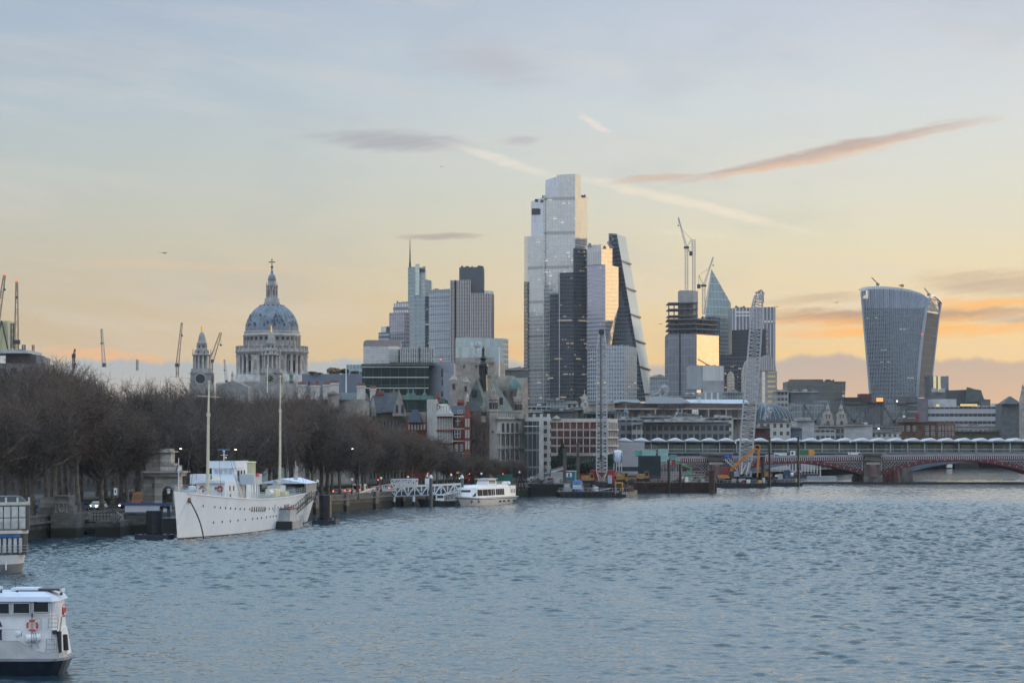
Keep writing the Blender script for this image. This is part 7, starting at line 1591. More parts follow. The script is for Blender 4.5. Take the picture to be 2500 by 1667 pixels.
def post(label,px,D,y0,r):
    T_=thing('pier_post',label,'mooring post',(X(px,D),D,0),'capped mooring posts at the passenger pier'); MB().tube((X(px,D),D,-1),(X(px,D),D,Z(y0+4,D)),r,r,16).build('post',mat('post_grey',(.10,.115,.13),.5,.2,var=.2),T_); MB().lathe((X(px,D),D,Z(y0+4,D)),[(r*1.05,0),(r*1.05,.35),(r*.5,.7),(.02,.85)],16).build('white_cap',mwhite,T_)
post('left capped mooring post in front of the white gangway',1052,553,1163,.38); post('right capped mooring post at the bow of the white pleasure boat',1128,563,1163,.38)
MB().box(X(1036,556),X(1046,556),560,561,Z(1182,556),Z(1168,556)).build('kiosk_panel',mwhite,T)
T=thing('green_kiosk','plain green hoarding box on the wall behind the white pleasure boat','hoarding',(X(1230,655),655,GR)); k=MB(); k.pbox(1207,1251,1160,1186,655,4); k.build('green_panel',mat('hoarding_green',(.02,.17,.13),.6,var=.08),T); MB().pbox(1206,1252,1158.6,1160,654.8,4.4).build('top_trim',mat('hoarding_green',(.02,.17,.13),.6),T); MB().pbox(1231,1240,1172,1186,654.7,.2).build('door',mdark,T)
T=thing('tug_boat','small black tug with a white wheelhouse tucked beside the pontoon','tug',(0,0,0)); Ht=Hull(9,3.4,lambda u:1.0+.7*(1-u),rake=.8); Ht.shell(0,1,n=20,m=3).build('hull',mpile,T); Ht.deck(20).build('deck',mdeck,T); w1=MB().box(4.2,6.2,-1,1,1,2.8).build('wheelhouse',mwhite,T); MB().box(4.15,4.22,-.8,.8,1.9,2.5).build('window',mdark,w1); MB().box(4.5,6,-1.05,-1.0,1.9,2.5).build('window',mdark,w1); MB().lathe((1,0,1.5),[(.3,0),(.2,.4)],8).build('bollard',mpile,T)
T.rotation_euler=(0,0,R(15)); T.location=(X(1019,556),556,0)
# the white pleasure boat
ang,L=frame((X(1117,557),557),(X(1243,588),588)); T=thing('pleasure_boat','white river tour boat with a row of tinted saloon windows and a small wheelhouse','tour boat',(0,0,0)); Hp=Hull(L,6.4,lambda u:1.75+.45*(1-min(u/.4,1))**1.6,bowp=1.9,sw=.9,wl=.86,rake=2.4,xm=.30)
mcrb=mat('boat_cream',(.62,.60,.54),.45,var=.08,streak=.2)
Hp.shell(.06,.80).build('hull',mcrb,T); Hp.shell(0,.06,m=1).build('boot_stripe',mpile,T); Hp.shell(.80,.9,m=1).build('blue_stripe',mat('stripe_navy',(.02,.035,.12),.4),T); Hp.shell(.9,1.0,m=1).build('gunwale',mwhite,T); Hp.deck().build('deck',mlg,T)
sal=MB(); fpb=[(3.4,-1.5),(5.2,-2.7),(27,-2.9),(27,2.9),(5.2,2.7),(3.4,1.5)]; fpt=[(5.0,-1.6),(6.4,-2.5),(27,-2.7),(27,2.7),(6.4,2.5),(5.0,1.6)]
sal.prism(fpb,1.8,4.2,fpt); so_=sal.build('saloon',mwhite,T)
k=MB(); k.prism([(6.5,-2.2),(27,-2.5),(27,2.5),(6.5,2.2)],4.2,4.75,[(8.5,-1.7),(26,-2.2),(26,2.2),(8.5,1.7)]); k.build('saloon_roof',mwhite,T)
def sw_(x0,x1,z0,z1): 
    k=MB(); f=lambda x,z:-(2.72+.2*min(1,(x-5.2)/22)-(.2)*(z-1.8)/2.4)-.03
    k.face((x0,f(x0,z0),z0),(x1,f(x1,z0),z0),(x1,f(x1,z1),z1),(x0,f(x0,z1),z1)); k.build('saloon_window',mat('saloon_tint',(.015,.022,.03),.6,0,var=0,spec=.08),so_)
mst_=mat('saloon_tint',(.015,.022,.03),.6,0,var=0,spec=.08)
for a,b in ((6.0,8.9),(9.2,12.3),(12.6,14.4),(14.7,15.7),(16.0,16.9),(17.5,18.4),(18.6,19.5),(19.7,20.6),(20.8,21.7),(21.9,22.8)): sw_(a,b,2.25,3.75)
k=MB(); k.face((3.55+.25,-1.52,2.2),(5.05,-2.58,2.2),(6.0,-2.42,3.6),(4.75,-1.58,3.6)); k.build('bow_window',mcarg,so_); k=MB(); k.face((3.58+.2,1.4,2.2),(3.58+.2,-1.4,2.2),(4.6,-1.5,3.7),(4.6,1.5,3.7)); k.build('bow_window',mcarg,so_)
MB().box(26.9,30.5,-2.8,2.8,1.8,4.4).build('aft_cabin',mwhite,T)
for x_ in (27.3,28.4,29.5): MB().box(x_,x_+.35,-2.86,-2.8,2.6,3.6).build('slit_window',mdark,T)
wh=MB(); wh.prism([(15.5,-1.6),(20.5,-1.7),(20.5,1.7),(15.5,1.6)],4.7,6.1,[(16.3,-1.4),(20.5,-1.5),(20.5,1.5),(16.3,1.4)]); wh_=wh.build('wheelhouse',mwhite,T); MB().box(15.2,21.0,-1.8,1.8,6.1,6.22).build('wheelhouse_roof',mwhite,wh_)
for a in (16.3,17.6,18.9): MB().box(a,a+1.05,-1.68,-1.5,5.1,5.85).build('wheelhouse_window',mcarg,wh_)
k=MB(); 
for i in range(20): x_=8+i; k.bar((x_,-2.3,4.7),(x_,-2.3,5.45),.05)
k.bar((8,-2.3,5.45),(27.5,-2.3,5.45),.06); k.bar((8,-2.3,5.1),(27.5,-2.3,5.1),.05); k.build('roof_rail',mtr,T)
MB().tube((25.5,-1.5,5.0),(27.2,-1.5,5.0),.4,.4,12).build('life_raft',mwhite,T); MB().tube((28,-1.5,5.0),(29.4,-1.5,5.0),.4,.4,12).build('life_raft',mwhite,T)
k=MB(); k.tube((6.8,0,4.7),(6.8,0,6.4),.04,.03,6); k.box(6.8,7.4,-.02,.02,5.9,6.3); k.build('flagstaff',mat('ensign_red',(.42,.02,.03),.8),T)
for u in (.58,.66,.76,.9): p=Hp.on(u,.75,-1,.15); MB().tube((p.x-.3,p.y,p.z),(p.x+.3,p.y,p.z),.22,.22,10).build('tyre_fender',mtyre,T)
for u in (.12,.2): p=Hp.on(u,1.0,-1,.02); MB().box(p.x-.45,p.x+.45,p.y-.05,p.y+.1,p.z-.35,p.z+.35).build('anchor_pocket',mdark,T)
T.rotation_euler=(0,0,ang); T.location=(X(1117,557),557,0)
# ================================================================ left edge: restaurant boat and the near passenger boat
T=thing('restaurant_boat','two deck white and grey restaurant boat with tall windows cut by the left edge','restaurant boat',(0,0,0))
# local frame: x runs from the visible end leftwards along the hull, y away from the viewer
Hr=Hull(34,7.6,lambda u:2.25,bowp=2.6,sw=.9,wl=.80,rake=.5,xm=.10)
Hr.shell(.08,.60,n=60).build('lower_hull',mat('hull_grey',(.20,.21,.22),.6,var=.15,streak=.4),T); Hr.shell(.60,1,n=60,m=3).build('upper_hull',mwhite,T); Hr.shell(0,.08,m=1,n=60).build('tide_line',mat('tide_brown',(.07,.045,.03),.8),T); Hr.deck(60).build('deck',mlg,T)
def rounded(x0,x1,yw,r): return [(x1,-yw),(x1,yw),(x0+r,yw),(x0+r*.3,yw-r*.35),(x0,yw-r),(x0,-(yw-r)),(x0+r*.3,-(yw-r*.35)),(x0+r,-yw)]
lw=MB(); lw.prism(rounded(.5,34,3.3,.6),2.25,4.7); l1=lw.build('lower_saloon',mat('saloon_dark_frame',(.05,.055,.06),.4),T)
uw=MB(); uw.prism(rounded(.3,34,3.4,.5),5.1,8.0); u1=uw.build('upper_saloon',mat('saloon_dark_frame',(.07,.075,.085),.4),T)
MB().prism(rounded(.2,34,3.6,1.6),4.7,5.1).build('upper_deck',mcrb,T); MB().prism(rounded(.1,34,3.5,1.2),8.0,8.35).build('roof_edge',mcrb,T); k=MB(); k.prism(rounded(.4,34,3.3,1.2),8.35,9.0,rounded(.9,34,2.8,1.0)); k.build('roof',mat('roof_navy',(.03,.035,.05),.5),T)
for i in range(8): MB().box(.4+i*1.3,.6+i*1.3,-3.35,-3.25,8.0,8.9).build('roof_rib',mcrb,T)
MB().prism(rounded(.35,34,3.55,1.6),4.3,4.6).build('blue_awning',mat('awning_blue',(.04,.13,.35),.6),T)
mpw=mat('curtained_glass',(.55,.60,.60),.15,.2,var=.15,scale=2)
for i in range(22):
    x_=.95+i*.85
    MB().box(x_,x_+.72,-3.46,-3.39,6.6,7.85).build('upper_window',mpw,u1); MB().box(x_,x_+.72,-3.46,-3.39,5.25,6.5).build('lower_pane',mpw,u1)
for i in range(26): x_=1.3+i*.6; MB().box(x_,x_+.36,-3.36,-3.29,2.5,4.2).build('saloon_window',mpw,l1)
for zb_,hh in ((5.1,1.0),(2.25,1.1)):
    k=MB(); pts=[(.3,-2.4),(.7,-3.2),(1.6,-3.55)]+[(1.6+i*1.0,-3.58) for i in range(1,20)]
    for i,(a,b) in enumerate(pts):
        k.bar((a,b,zb_),(a,b,zb_+hh),.045)
        if i:
            for q in (.35,.68,1.0): k.bar((pts[i-1][0],pts[i-1][1],zb_+hh*q),(a,b,zb_+hh*q),.04)
    k.build('railing',mlg,T)
for i in range(6): p=Hr.on(.09+.028*i,1.05,-1,.1); MB().tube((p.x,p.y,.55),(p.x,p.y,1.5),.09,.09,8).build('fender',mwhite,T)
p=Hr.on(.13,1.8,-1,.05); MB().box(p.x-.5,p.x+.1,p.y-.03,p.y+.03,1.65,2.0).build('nameplate',mdark,T)
T.scale=(1,1,.96); T.rotation_euler=(0,0,0)
# turn so that its blunt end points right and a little away
T.rotation_euler=(0,0,R(207)); T.location=(X(62,268),268,0)
for o in list(T.children):
    o.scale=(1,-1,1)
# ================================================================ near passenger boat, bottom left (D about 150 m)
T=thing('passenger_boat','small white river boat with navy hull, orange lifebuoy and roof panels, bottom left corner','boat',(0,0,0))
q0=150.0; u_=lambda px:X(px,q0); v_=lambda py:Z(py,q0)   # the boat lies across the view, its rounded stern to the right
mwb=mat('boat_white',(.78,.80,.83),.35,var=.05,scale=1.2,streak=.12); mnv=mat('boat_navy',(.010,.016,.030),.3,var=.3,scale=2); mrub=mat('fender_black',(.02,.02,.022),.7)
xe=u_(172)  # stern
def plan(inset,x_left=-38.0,hw=2.35,rc=1.1):
    a=xe-inset; h=hw-inset*.5
    return [(x_left,q0-h),(a-rc,q0-h),(a-rc*.45,q0-h+rc*.22),(a-rc*.12,q0-h+rc*.7),(a,q0-h+rc*1.3),(a,q0+h-rc*1.3),(a-rc*.12,q0+h-rc*.7),(a-rc*.45,q0+h-rc*.22),(a-rc,q0+h),(x_left,q0+h)]
k=MB(); k.prism(plan(.55,hw=2.3),-.35,.95,plan(.02,hw=2.4)); k.build('hull',mnv,T)
k=MB(); k.prism(plan(-.04,hw=2.45),.95,1.12); k.build('rubbing_strake',mat('strake_grey',(.22,.25,.29),.4),T)
k=MB(); k.prism(plan(.12,hw=2.30),1.12,1.16); k.build('deck',mat('deck_grey_blue',(.30,.34,.38),.7),T)
# bulwark with a scooped cut-out, front side
n=24
def topb(px): 
    if px<70: return v_(1556)
    if px<100: f=(px-70)/30; return v_(1556)+(v_(1578)-v_(1556))*(f**.6)
    if px<130: f=(px-100)/30; return v_(1578)+(v_(1585)-v_(1578))*f
    return v_(1585)+(v_(1582)-v_(1585))*((px-130)/42)
k=MB(); pts=[-90+i*(160-(-90))/40 for i in range(41)]
for a,b in zip(pts,pts[1:]):
    for yy_,s_ in ((q0-2.36,1),(q0-2.26,-1),(q0+2.3,1)):
        f=[(u_(a),yy_,1.1),(u_(b),yy_,1.1),(u_(b),yy_,topb(b)),(u_(a),yy_,topb(a))]; k.add(f if s_>0 else f[::-1],[(0,1,2,3)])
    k.face((u_(a),q0-2.38,topb(a)),(u_(b),q0-2.38,topb(b)),(u_(b),q0-2.24,topb(b)),(u_(a),q0-2.24,topb(a)))
pl=plan(.02,hw=2.36)[1:5]
for (xa,ya),(xb,yb) in zip(pl,pl[1:]): k.add([(xa,ya,1.1),(xb,yb,1.1),(xb,yb,v_(1583)),(xa,ya,v_(1583))],[(0,1,2,3)])
k.build('bulwark',mat('bulwark_grey_white',(.50,.51,.52),.4,var=.1,scale=1.2),T)
# cabin
k=MB(); cz0,cz1=1.14,v_(1463); xr=u_(152)
k.prism([(-38,q0-1.75),(xr-.35,q0-1.75),(xr-.05,q0-1.35),(xr,q0-.9),(xr,q0+1.75),(-38,q0+1.75)],cz0,cz1,[(-38,q0-1.6),(xr-.45,q0-1.6),(xr-.2,q0-1.2),(xr-.18,q0-.8),(xr-.18,q0+1.6),(-38,q0+1.6)]); cb=k.build('cabin',mwb,T)
k=MB(); k.prism([(-38,q0-1.85),(xr-.25,q0-1.85),(xr+.02,q0-1.3),(xr+.02,q0+1.85),(-38,q0+1.85)],cz1,v_(1452),[(-38,q0-1.75),(xr-.40,q0-1.75),(xr-.15,q0-1.2),(xr-.15,q0+1.7),(-38,q0+1.7)])
k.prism([(-38,q0-1.75),(xr-.40,q0-1.75),(xr-.15,q0-1.2),(xr-.15,q0+1.7),(-38,q0+1.7)],v_(1452),v_(1441),[(-38,q0-1.0),(xr-1.0,q0-1.0),(xr-.8,q0-.7),(xr-.8,q0+1.0),(-38,q0+1.0)]); k.build('cabin_roof',mat('roof_pale_blue',(.60,.66,.78),.35,var=.04),T)
for (p0,p1,p2,p3,m) in ((-40,37,1467,1493,mcarg),(46,86,1467,1492,mcarg),(95,132,1464,1489,mcarg)):
    yy_=q0-1.66-.12*.3
    k=MB(); k.box(u_(p0),u_(p1),q0-1.72,q0-1.60,v_(p3),v_(p2)); wv_=k.build('cabin_window',m,cb)
    k=MB()
    for a,b in (((p0,p2),(p1,p2)),((p0,p3),(p1,p3)),((p0,p2),(p0,p3)),((p1,p2),(p1,p3))): k.bar((u_(a[0]),q0-1.74,v_(a[1])),(u_(b[0]),q0-1.74,v_(b[1])),.05)
    k.build('window_frame',mat('frame_pale',(.55,.58,.62),.4),wv_)
MB().box(u_(134),u_(146),q0-1.60,q0-1.5,v_(1489),v_(1466)).build('corner_panel',mwb,cb)
k=MB(); k.bar((u_(92),q0-1.78,v_(1463)),(u_(92),q0-1.78,v_(1558)),.05); k.bar((u_(140),q0-1.78,v_(1463)),(u_(140),q0-1.78,v_(1560)),.04); k.bar((-34,q0-1.78,v_(1497)),(u_(152),q0-1.78,v_(1497)),.035); k.build('door_trim',mlg,cb); MB().box(u_(91),u_(94),q0-1.85,q0-1.76,v_(1501),v_(1492)).build('door_handle',mdark,cb)
MB().box(u_(142),u_(152),q0-1.8,q0-1.72,v_(1541),v_(1532)).build('black_box',mdark,cb); MB().ball((u_(100),q0-1.75,v_(1465)),.09,10).build('flood_lamp',mdark,cb)
# roof panels and mast wire
for a,b,y in ((-60,2,1432),(33,99,1433),(100,150,1434)): MB().box(u_(a),u_(b),q0-.8,q0+.7,v_(y+5),v_(y)).build('roof_panel' if a>90 else 'roof_hatch',mat('panel_dark',(.06,.07,.09),.3) if a>90 else mat('hatch_blue_white',(.60,.66,.75),.4),T)
MB().box(u_(149),u_(155),q0-.5,q0+.5,v_(1444),v_(1436)).build('horn_box',mwb,T); MB().ball((u_(154),q0-.6,v_(1447)),.10,8).build('stern_lamp',mdark,T)
k=MB(); k.tube((u_(15),q0,v_(1432)),(u_(38),q0,v_(1424)),.02,.02,5); k.tube((u_(38),q0,v_(1424)),(u_(74),q0,v_(1430)),.02,.02,5); k.tube((u_(38),q0,v_(1434)),(u_(38),q0,v_(1412)),.02,.015,5); k.build('roof_stay',msteel,T); MB().lathe((u_(16),q0-1.6,v_(1443)),[(.08,0),(.06,.1),(.09,.18)],8).build('roof_vent',mdark,T); MB().box(u_(52),u_(57),q0-1.6,q0-1.5,v_(1441),v_(1438)).build('roof_vent',mdark,T)
# lifebuoys
def buoy(cx_,cy,cz,r,side,par,m):
    q=MB(); n=28; pr_=None
    for i in range(n+1):
        a=2*PI*i/n; c=Vector((cx_+(r*math.cos(a) if not side else 0),cy+(r*math.cos(a) if side else 0),cz+r*math.sin(a)))
        if pr_ is not None: q.tube(pr_,c,r*.24,r*.24,8,cap=False)
        pr_=c
    o=q.build('lifebuoy',m,par)
    for i in range(4):
        a=PI/4+PI/2*i; c=Vector((cx_+(r*math.cos(a) if not side else 0),cy+(r*math.cos(a) if side else 0),cz+r*math.sin(a))); d=Vector(((-math.sin(a)) if not side else 0,(-math.sin(a)) if side else 0,math.cos(a)))*.04
        MB().tube(c-d,c+d,r*.27,r*.27,8).build('white_band',mwb,o)
mor=mat('lifebuoy_orange',(.62,.10,.05),.45,var=.1)
buoy(u_(94),q0-1.95,v_(1520),.31,False,T,mor); buoy(xr+.22,q0-.6,v_(1488),.33,True,T,mor)
# raft canisters
for (a,b,yc,yy_) in ((50,82,1542,q0-1.5),(78,112,1551,q0-1.95),(62,94,1537,q0-1.1)):
    k=MB(); c0_=Vector((u_(a),yy_-.1,v_(yc))); c1_=Vector((u_(b),yy_+.25,v_(yc-1))); ax=(c1_-c0_); k.tube(c0_,c0_+ax*.08,.20,.27,16); k.tube(c0_+ax*.08,c0_+ax*.92,.27,.27,16,cap=False); k.tube(c0_+ax*.92,c1_,.27,.20,16); ra=k.build('raft_canister',mwb,T)
    for f in (.36,.5,.64): MB().tube(c0_+ax*f,c0_+ax*(f+.03),.285,.285,16,cap=False).build('strap',mdark,ra)
k=MB()
for p in (88,104): k.bar((u_(p),q0-2.1,v_(1558)),(u_(p)+.15,q0-2.0,v_(1575)),.06); k.bar((u_(p),q0-1.6,v_(1558)),(u_(p)+.1,q0-1.6,v_(1575)),.06)
k.bar((u_(86),q0-2.1,v_(1566)),(u_(108),q0-2.1,v_(1566)),.05); k.build('raft_cradle',mlg,T)
# stern ladders, rails
k=MB()
for (a,b,t,bt) in ((132,155,1504,1530),(127,152,1553,1585)):
    for p in (a,b): k.bar((u_(p),q0-1.95,v_(bt)),(u_(p)+.03,q0-1.95,v_(t)),.045)
    for j in range(3): y=t+(bt-t)*j/2.6; k.bar((u_(a),q0-1.95,v_(y)),(u_(b),q0-1.95,v_(y)),.04)
k.bar((u_(148),q0-1.95,v_(1556)),(u_(146),q0-1.95,v_(1583)),.04); k.build('ladder',mlg,T)
k=MB(); k.bar((-34,q0-2.0,v_(1531)),(u_(66),q0-2.0,v_(1530)),.035); k.bar((u_(100),q0-2.0,v_(1504)),(u_(116),q0-2.0,v_(1504)),.035); k.bar((u_(116),q0-2.0,v_(1504)),(u_(116),q0-2.0,v_(1531)),.035); k.build('hand_rail',mlg,T)
k=MB(); k.prism([(xr-.4,q0-1.9),(xe-.35,q0-1.7),(xe-.25,q0+1.7),(xr-.4,q0+1.9)],1.14,v_(1532),[(xr-.4,q0-1.8),(xe-.55,q0-1.5),(xe-.5,q0+1.5),(xr-.4,q0+1.8)]); k.build('stern_house',mwb,T)
MB().tube((xe-.28,q0-1.9,v_(1585)),(xe-.42,q0-1.6,v_(1536)),.10,.16,10).build('black_fender',mrub,T); MB().tube((xe-.05,q0-1.2,v_(1582)),(xe-.15,q0-1.0,v_(1545)),.17,.15,10).build('black_fender',mrub,T); MB().tube((xe-.45,q0-1.6,v_(1560)),(xe-.3,q0-1.3,v_(1500)),.05,.05,6).build('stern_rope',mat('rope_tan',(.4,.34,.25),.9),T)
k=MB(); k.lathe((u_(18),q0-2.1,v_(1555)),[(.14,0),(.10,.1),(.10,.62),(.13,.66)],10); k.bar((u_(12),q0-2.1,v_(1521)),(u_(23),q0-2.1,v_(1521)),.09); k.lathe((u_(18),q0-2.1,v_(1521)),[(.05,0),(.09,.1),(.02,.28)],8); k.tube((u_(2),q0-2.1,v_(1556)),(u_(18),q0-2.1,v_(1552)),.05,.05,6); k.build('mooring_bitt',mat('bitt_black_rope',(.03,.035,.06),.7,var=.5,scale=6),T)
# ================================================================ river works
mrust=mat('rusty_steel',(.055,.030,.024),.8,var=.4,scale=.6,streak=.5); mbarge=mat('barge_black',(.013,.018,.022),.6,var=.35,scale=.4,streak=.4)
mlat2=mat('boom_pale_steel',(.46,.47,.49),.5,.2,var=.1); mcont=mat('teal_cabin',(.05,.33,.30),.5,var=.1); mcontl=mat('pale_teal_cabin',(.28,.52,.48),.5,var=.08); mrd=mat('machine_red',(.30,.025,.03),.45,var=.15); myel=mat('machine_yellow',(.30,.165,.04),.5,var=.2,scale=1,streak=.3); morg=mat('excavator_orange',(.50,.19,.05),.5,var=.15,streak=.2); mbl=mat('tank_blue',(.03,.13,.30),.4,var=.15)
def bx(T_,name,p0,p1,y0,y1,D,dep,m): return MB().pbox(p0,p1,y0,y1,D,dep).build(name,m,T_)
def barge(name,label,p0,p1,ytop,D,dep,m=mbarge,rake=2.0,cat='barge'):
    T_=thing(name,label,cat,(X((p0+p1)/2,D),D,0)); z_=Z(ytop,D); x0,x1=X(p0,D),X(p1,D); k=MB(); k.add([(x0+rake,D,-.5),(x1-rake*.3,D,-.5),(x1,D,z_),(x0,D,z_),(x0+rake,D+dep,-.5),(x1-rake*.3,D+dep,-.5),(x1,D+dep,z_),(x0,D+dep,z_)],[(0,1,2,3),(7,6,5,4),(3,2,6,7),(0,3,7,4),(1,5,6,2)]); k.build('hull',m,T_)
    for i in range(int((p1-p0)/14)): p=p0+8+i*14; c_=Vector((X(p,D),D-.16,z_-.75)); MB().tube(c_+Vector((0,-.12,0)),c_+Vector((0,.14,0)),.42,.42,12).build('tyre_fender',mtyre,T_)
    k=MB()
    for i in range(int((p1-p0)/10)): p=p0+4+i*10; k.bar((X(p,D),D+.3,z_),(X(p,D),D+.3,z_+1.0),.07)
    k.bar((x0+.5,D+.3,z_+1),(x1-.5,D+.3,z_+1),.06); k.build('guard_rail',mlg,T_); return T_,z_
T1,zb1=barge('crane_barge','black crane barge numbered 465 carrying the tall vertical lattice boom',1361,1528,1200,652,24)
k=MB(); k.prism([(X(1528,652),652),(X(1556,672),672),(X(1556,676),676),(X(1500,676),676)],-.4,zb1-.02); k.build('stern_side',mat('scuffed_plate',(.16,.15,.14),.7,var=.5,scale=.8,streak=.5),T1)
def text(par,s_,size,loc,m,rot=(R(90),0,0),name='lettering'):
    cu=bpy.data.curves.new(name,'FONT'); cu.body=s_; cu.size=size; cu.extrude=.01; ob=bpy.data.objects.new(name,cu); COL.objects.link(ob)
    dg=bpy.context.evaluated_depsgraph_get(); me=bpy.data.meshes.new_from_object(ob.evaluated_get(dg)); COL.objects.unlink(ob); bpy.data.objects.remove(ob)
    o=bpy.data.objects.new(name,me); me.materials.append(m); COL.objects.link(o); o.parent=par; o.rotation_euler=rot; o.location=Vector(loc)-top_of(par).location; KIDS.setdefault(par.name,[]).append(o); return o
text(T1,'TT  465',1.1,(X(1500,652),651.9,Z(1206.5,652)),mat('stencil_white',(.6,.6,.6),.6))
D=668; T=thing('crawler_crane','tall pale lattice boom crane standing nearly vertical on the 465 barge','crane',(X(1468,D),D,zb1))
k=MB(); k.truss(at(1469,1150,D),at(1469,850,D),2.9,2.7,34,.27,td=.17); k.truss(at(1469,850,D),at(1469,812,D),2.7,1.5,5,.28,td=.16); k.build('lattice_boom',mlat2,T)
k=MB(); k.prism([(X(1460,D)-.1,D-1.4),(X(1482,D)+.1,D-1.4),(X(1482,D)+.1,D+1.4),(X(1460,D)-.1,D+1.4)],Z(1152,D),Z(1150,D)); k.bar(at(1463,1172,D-1),at(1456,1150,D-1),.3); k.bar(at(1474,1172,D-1),at(1482,1150,D-1),.3); k.bar(at(1466,1172,D-1),at(1482,1152,D-1),.2); k.bar(at(1472,1172,D-1),at(1456,1152,D-1),.2); k.build('boom_foot',mlat2,T)
k=MB(); k.box(X(1462,D),X(1474,D),D-1,D+1,Z(815,D),Z(806,D)); k.tube((X(1468,D),D-1.1,Z(811,D)),(X(1468,D),D+1.1,Z(811,D)),.8,.8,12); k.bar(at(1463,812,D),at(1466,803,D),.3); k.bar(at(1474,812,D),at(1472,803,D),.3); k.build('boom_head',msteel,T)
k=MB(); k.tube(at(1466,815,D-1.6),at(1466,1125,D-1.6),.1,.1,6); k.tube(at(1469,815,D-1.6),at(1469,1180,D-1.6),.06,.06,6); k.build('hoist_rope',msteel,T); bx(T,'hook_block',1464.5,1468.5,1108,1119,D-2,.8,mdark)
for a,b,y0,y1 in ((1443,1459,1147,1176),(1484,1501,1147,1176)): bx(T,'machinery_house',a,b,y0,y1,D,4,mrd)
bx(T,'machine_body',1440,1505,1176,1186,D,5,msteel); bx(T,'cab',1484,1494,1160,1180,D-1.5,2,mat('cab_white_blue',(.35,.42,.5),.4)); 
for y in (1151,1155,1159,1163,1167): bx(T,'red_grille',1443.5,1458.5,y,y+.8,D-.12,.1,mat('dark_red_grille',(.2,.015,.02),.5))
for o_ in (-1.8,3.2): k=MB(); k.box(X(1440,D),X(1502,D),D+o_,D+o_+1.1,zb1,zb1+1.5); k.build('crawler_track',mtyre,T)
T=thing('blue_tank','dark blue cylindrical tank with a pale scribbled banner on the crane barge','tank',(X(1410,655),655,zb1)); MB().lathe((X(1410,655),656,zb1),[(1.42,0),(1.42,2.7),(.6,3.1),(.05,3.15)],20).build('tank',mbl,T); MB().box(X(1398,655),X(1419,655),654.45,654.55,Z(1193,655),Z(1184,655)).build('banner',mwhite,T); 
k=MB(); rr=random.Random(1)
for i in range(7): k.bar((X(1400+i*2.6,654),654.4,Z(1189+rr.uniform(-2,1),654)),(X(1402+i*2.6,654),654.4,Z(1187+rr.uniform(-1,3),654)),.1)
k.build('scribble',mdark,T)
T=thing('deck_cabin','grey plywood box with a light blue panel at the left end of the crane barge','cabin',(X(1384,654),654,zb1)); bx(T,'box',1377,1392,1180,1200,654,2.4,mat('ply_grey',(.33,.32,.31),.7,var=.2)); bx(T,'blue_panel',1380,1388,1183,1189,653.9,.1,mat('light_blue_panel',(.35,.5,.62),.5))
T=thing('teal_cabin','teal site cabin with a white window panel behind the left brown pile','site cabin',(X(1395,690),690,2)); bx(T,'cabin_wall',1383,1403,1150,1173,690,3,mat('deep_teal',(.02,.18,.23),.5,var=.1)); bx(T,'cabin_end',1403,1408,1150,1173,690.2,3,mcontl); bx(T,'roof',1382.5,1408.5,1149,1150.2,689.8,3.4,mwhite); bx(T,'window_panel',1383,1396,1154,1164,689.85,.1,mwhite); bx(T,'window',1387.5,1391,1155,1163,689.7,.1,mdark)
T=thing('yellow_generator','yellow framed black generator box at the right of the crane barge','generator',(X(1511,653),653,zb1)); bx(T,'frame',1502,1521,1177,1198,653.2,2.4,mat('safety_yellow_orange',(.62,.30,.04),.5)); bx(T,'panel',1504.5,1518,1180,1196,653,.2,mdark)
def excav(label,px,y,D,flip,m,seg,name='excavator'):
    T_=thing(name,label,'excavator',(X(px,D),D,Z(y,D))); s_=-1 if flip else 1; x=X(px,D); z_=Z(y,D)
    k=MB(); k.prism([(x-1.9,D-1.3),(x+1.5,D-1.3),(x+1.5,D+1.3),(x-1.9,D+1.3)],z_+1.0,z_+2.2,[(x-1.8,D-1.2),(x+1.3,D-1.2),(x+1.3,D+1.2),(x-1.8,D+1.2)]); k.build('engine_housing',m,T_)
    bx_=x+s_*1.0; k=MB(); k.prism([(bx_-.6,D-1.3),(bx_+.7,D-1.3),(bx_+.7,D-.3),(bx_-.6,D-.3)],z_+1.2,z_+2.9,[(bx_-.6,D-1.3),(bx_+.4,D-1.3),(bx_+.4,D-.3),(bx_-.6,D-.3)]); c_=k.build('cab',m,T_); MB().box(bx_-.4,bx_+.35,D-1.36,D-1.3,z_+1.7,z_+2.7).build('cab_window',mcarg,c_)
    for o_ in (-1.3,.8): k=MB(); k.box(x-1.8,x+1.8,D+o_,D+o_+.5,z_,z_+.85); k.build('track',mtyre,T_)
    pr_=None
    for i,(a,b,w0) in enumerate(seg):
        c=at(a,b,D-.2)
        if pr_ is not None: k=MB(); k.bar(pr_[0],c,w0,.5); k.build(('boom','stick','bucket_link')[min(2,i-1)],m,T_)
        pr_=(c,w0)
    MB().lathe((pr_[0].x,pr_[0].y,pr_[0].z-.9),[(.1,0),(.55,.2),(.6,.9)],8).build('bucket',msteel,T_)
    return T_
excav('yellow excavator with folded arm on the works platform right of the crane barge',1570,1175,676,False,myel,[(1560,1168,.8),(1540,1166,.75),(1528,1174,.6)])
excav('muddy yellow excavator half hidden left of the red crane housing',1436,1180,664,False,myel,[(1440,1166,.8),(1426,1168,.7),(1416,1176,.6)])
excav('muddy yellow digger bucket arm between the crane and the dark silo',1520,1178,690,False,myel,[(1524,1160,.9),(1508,1150,.9),(1500,1162,.7)])
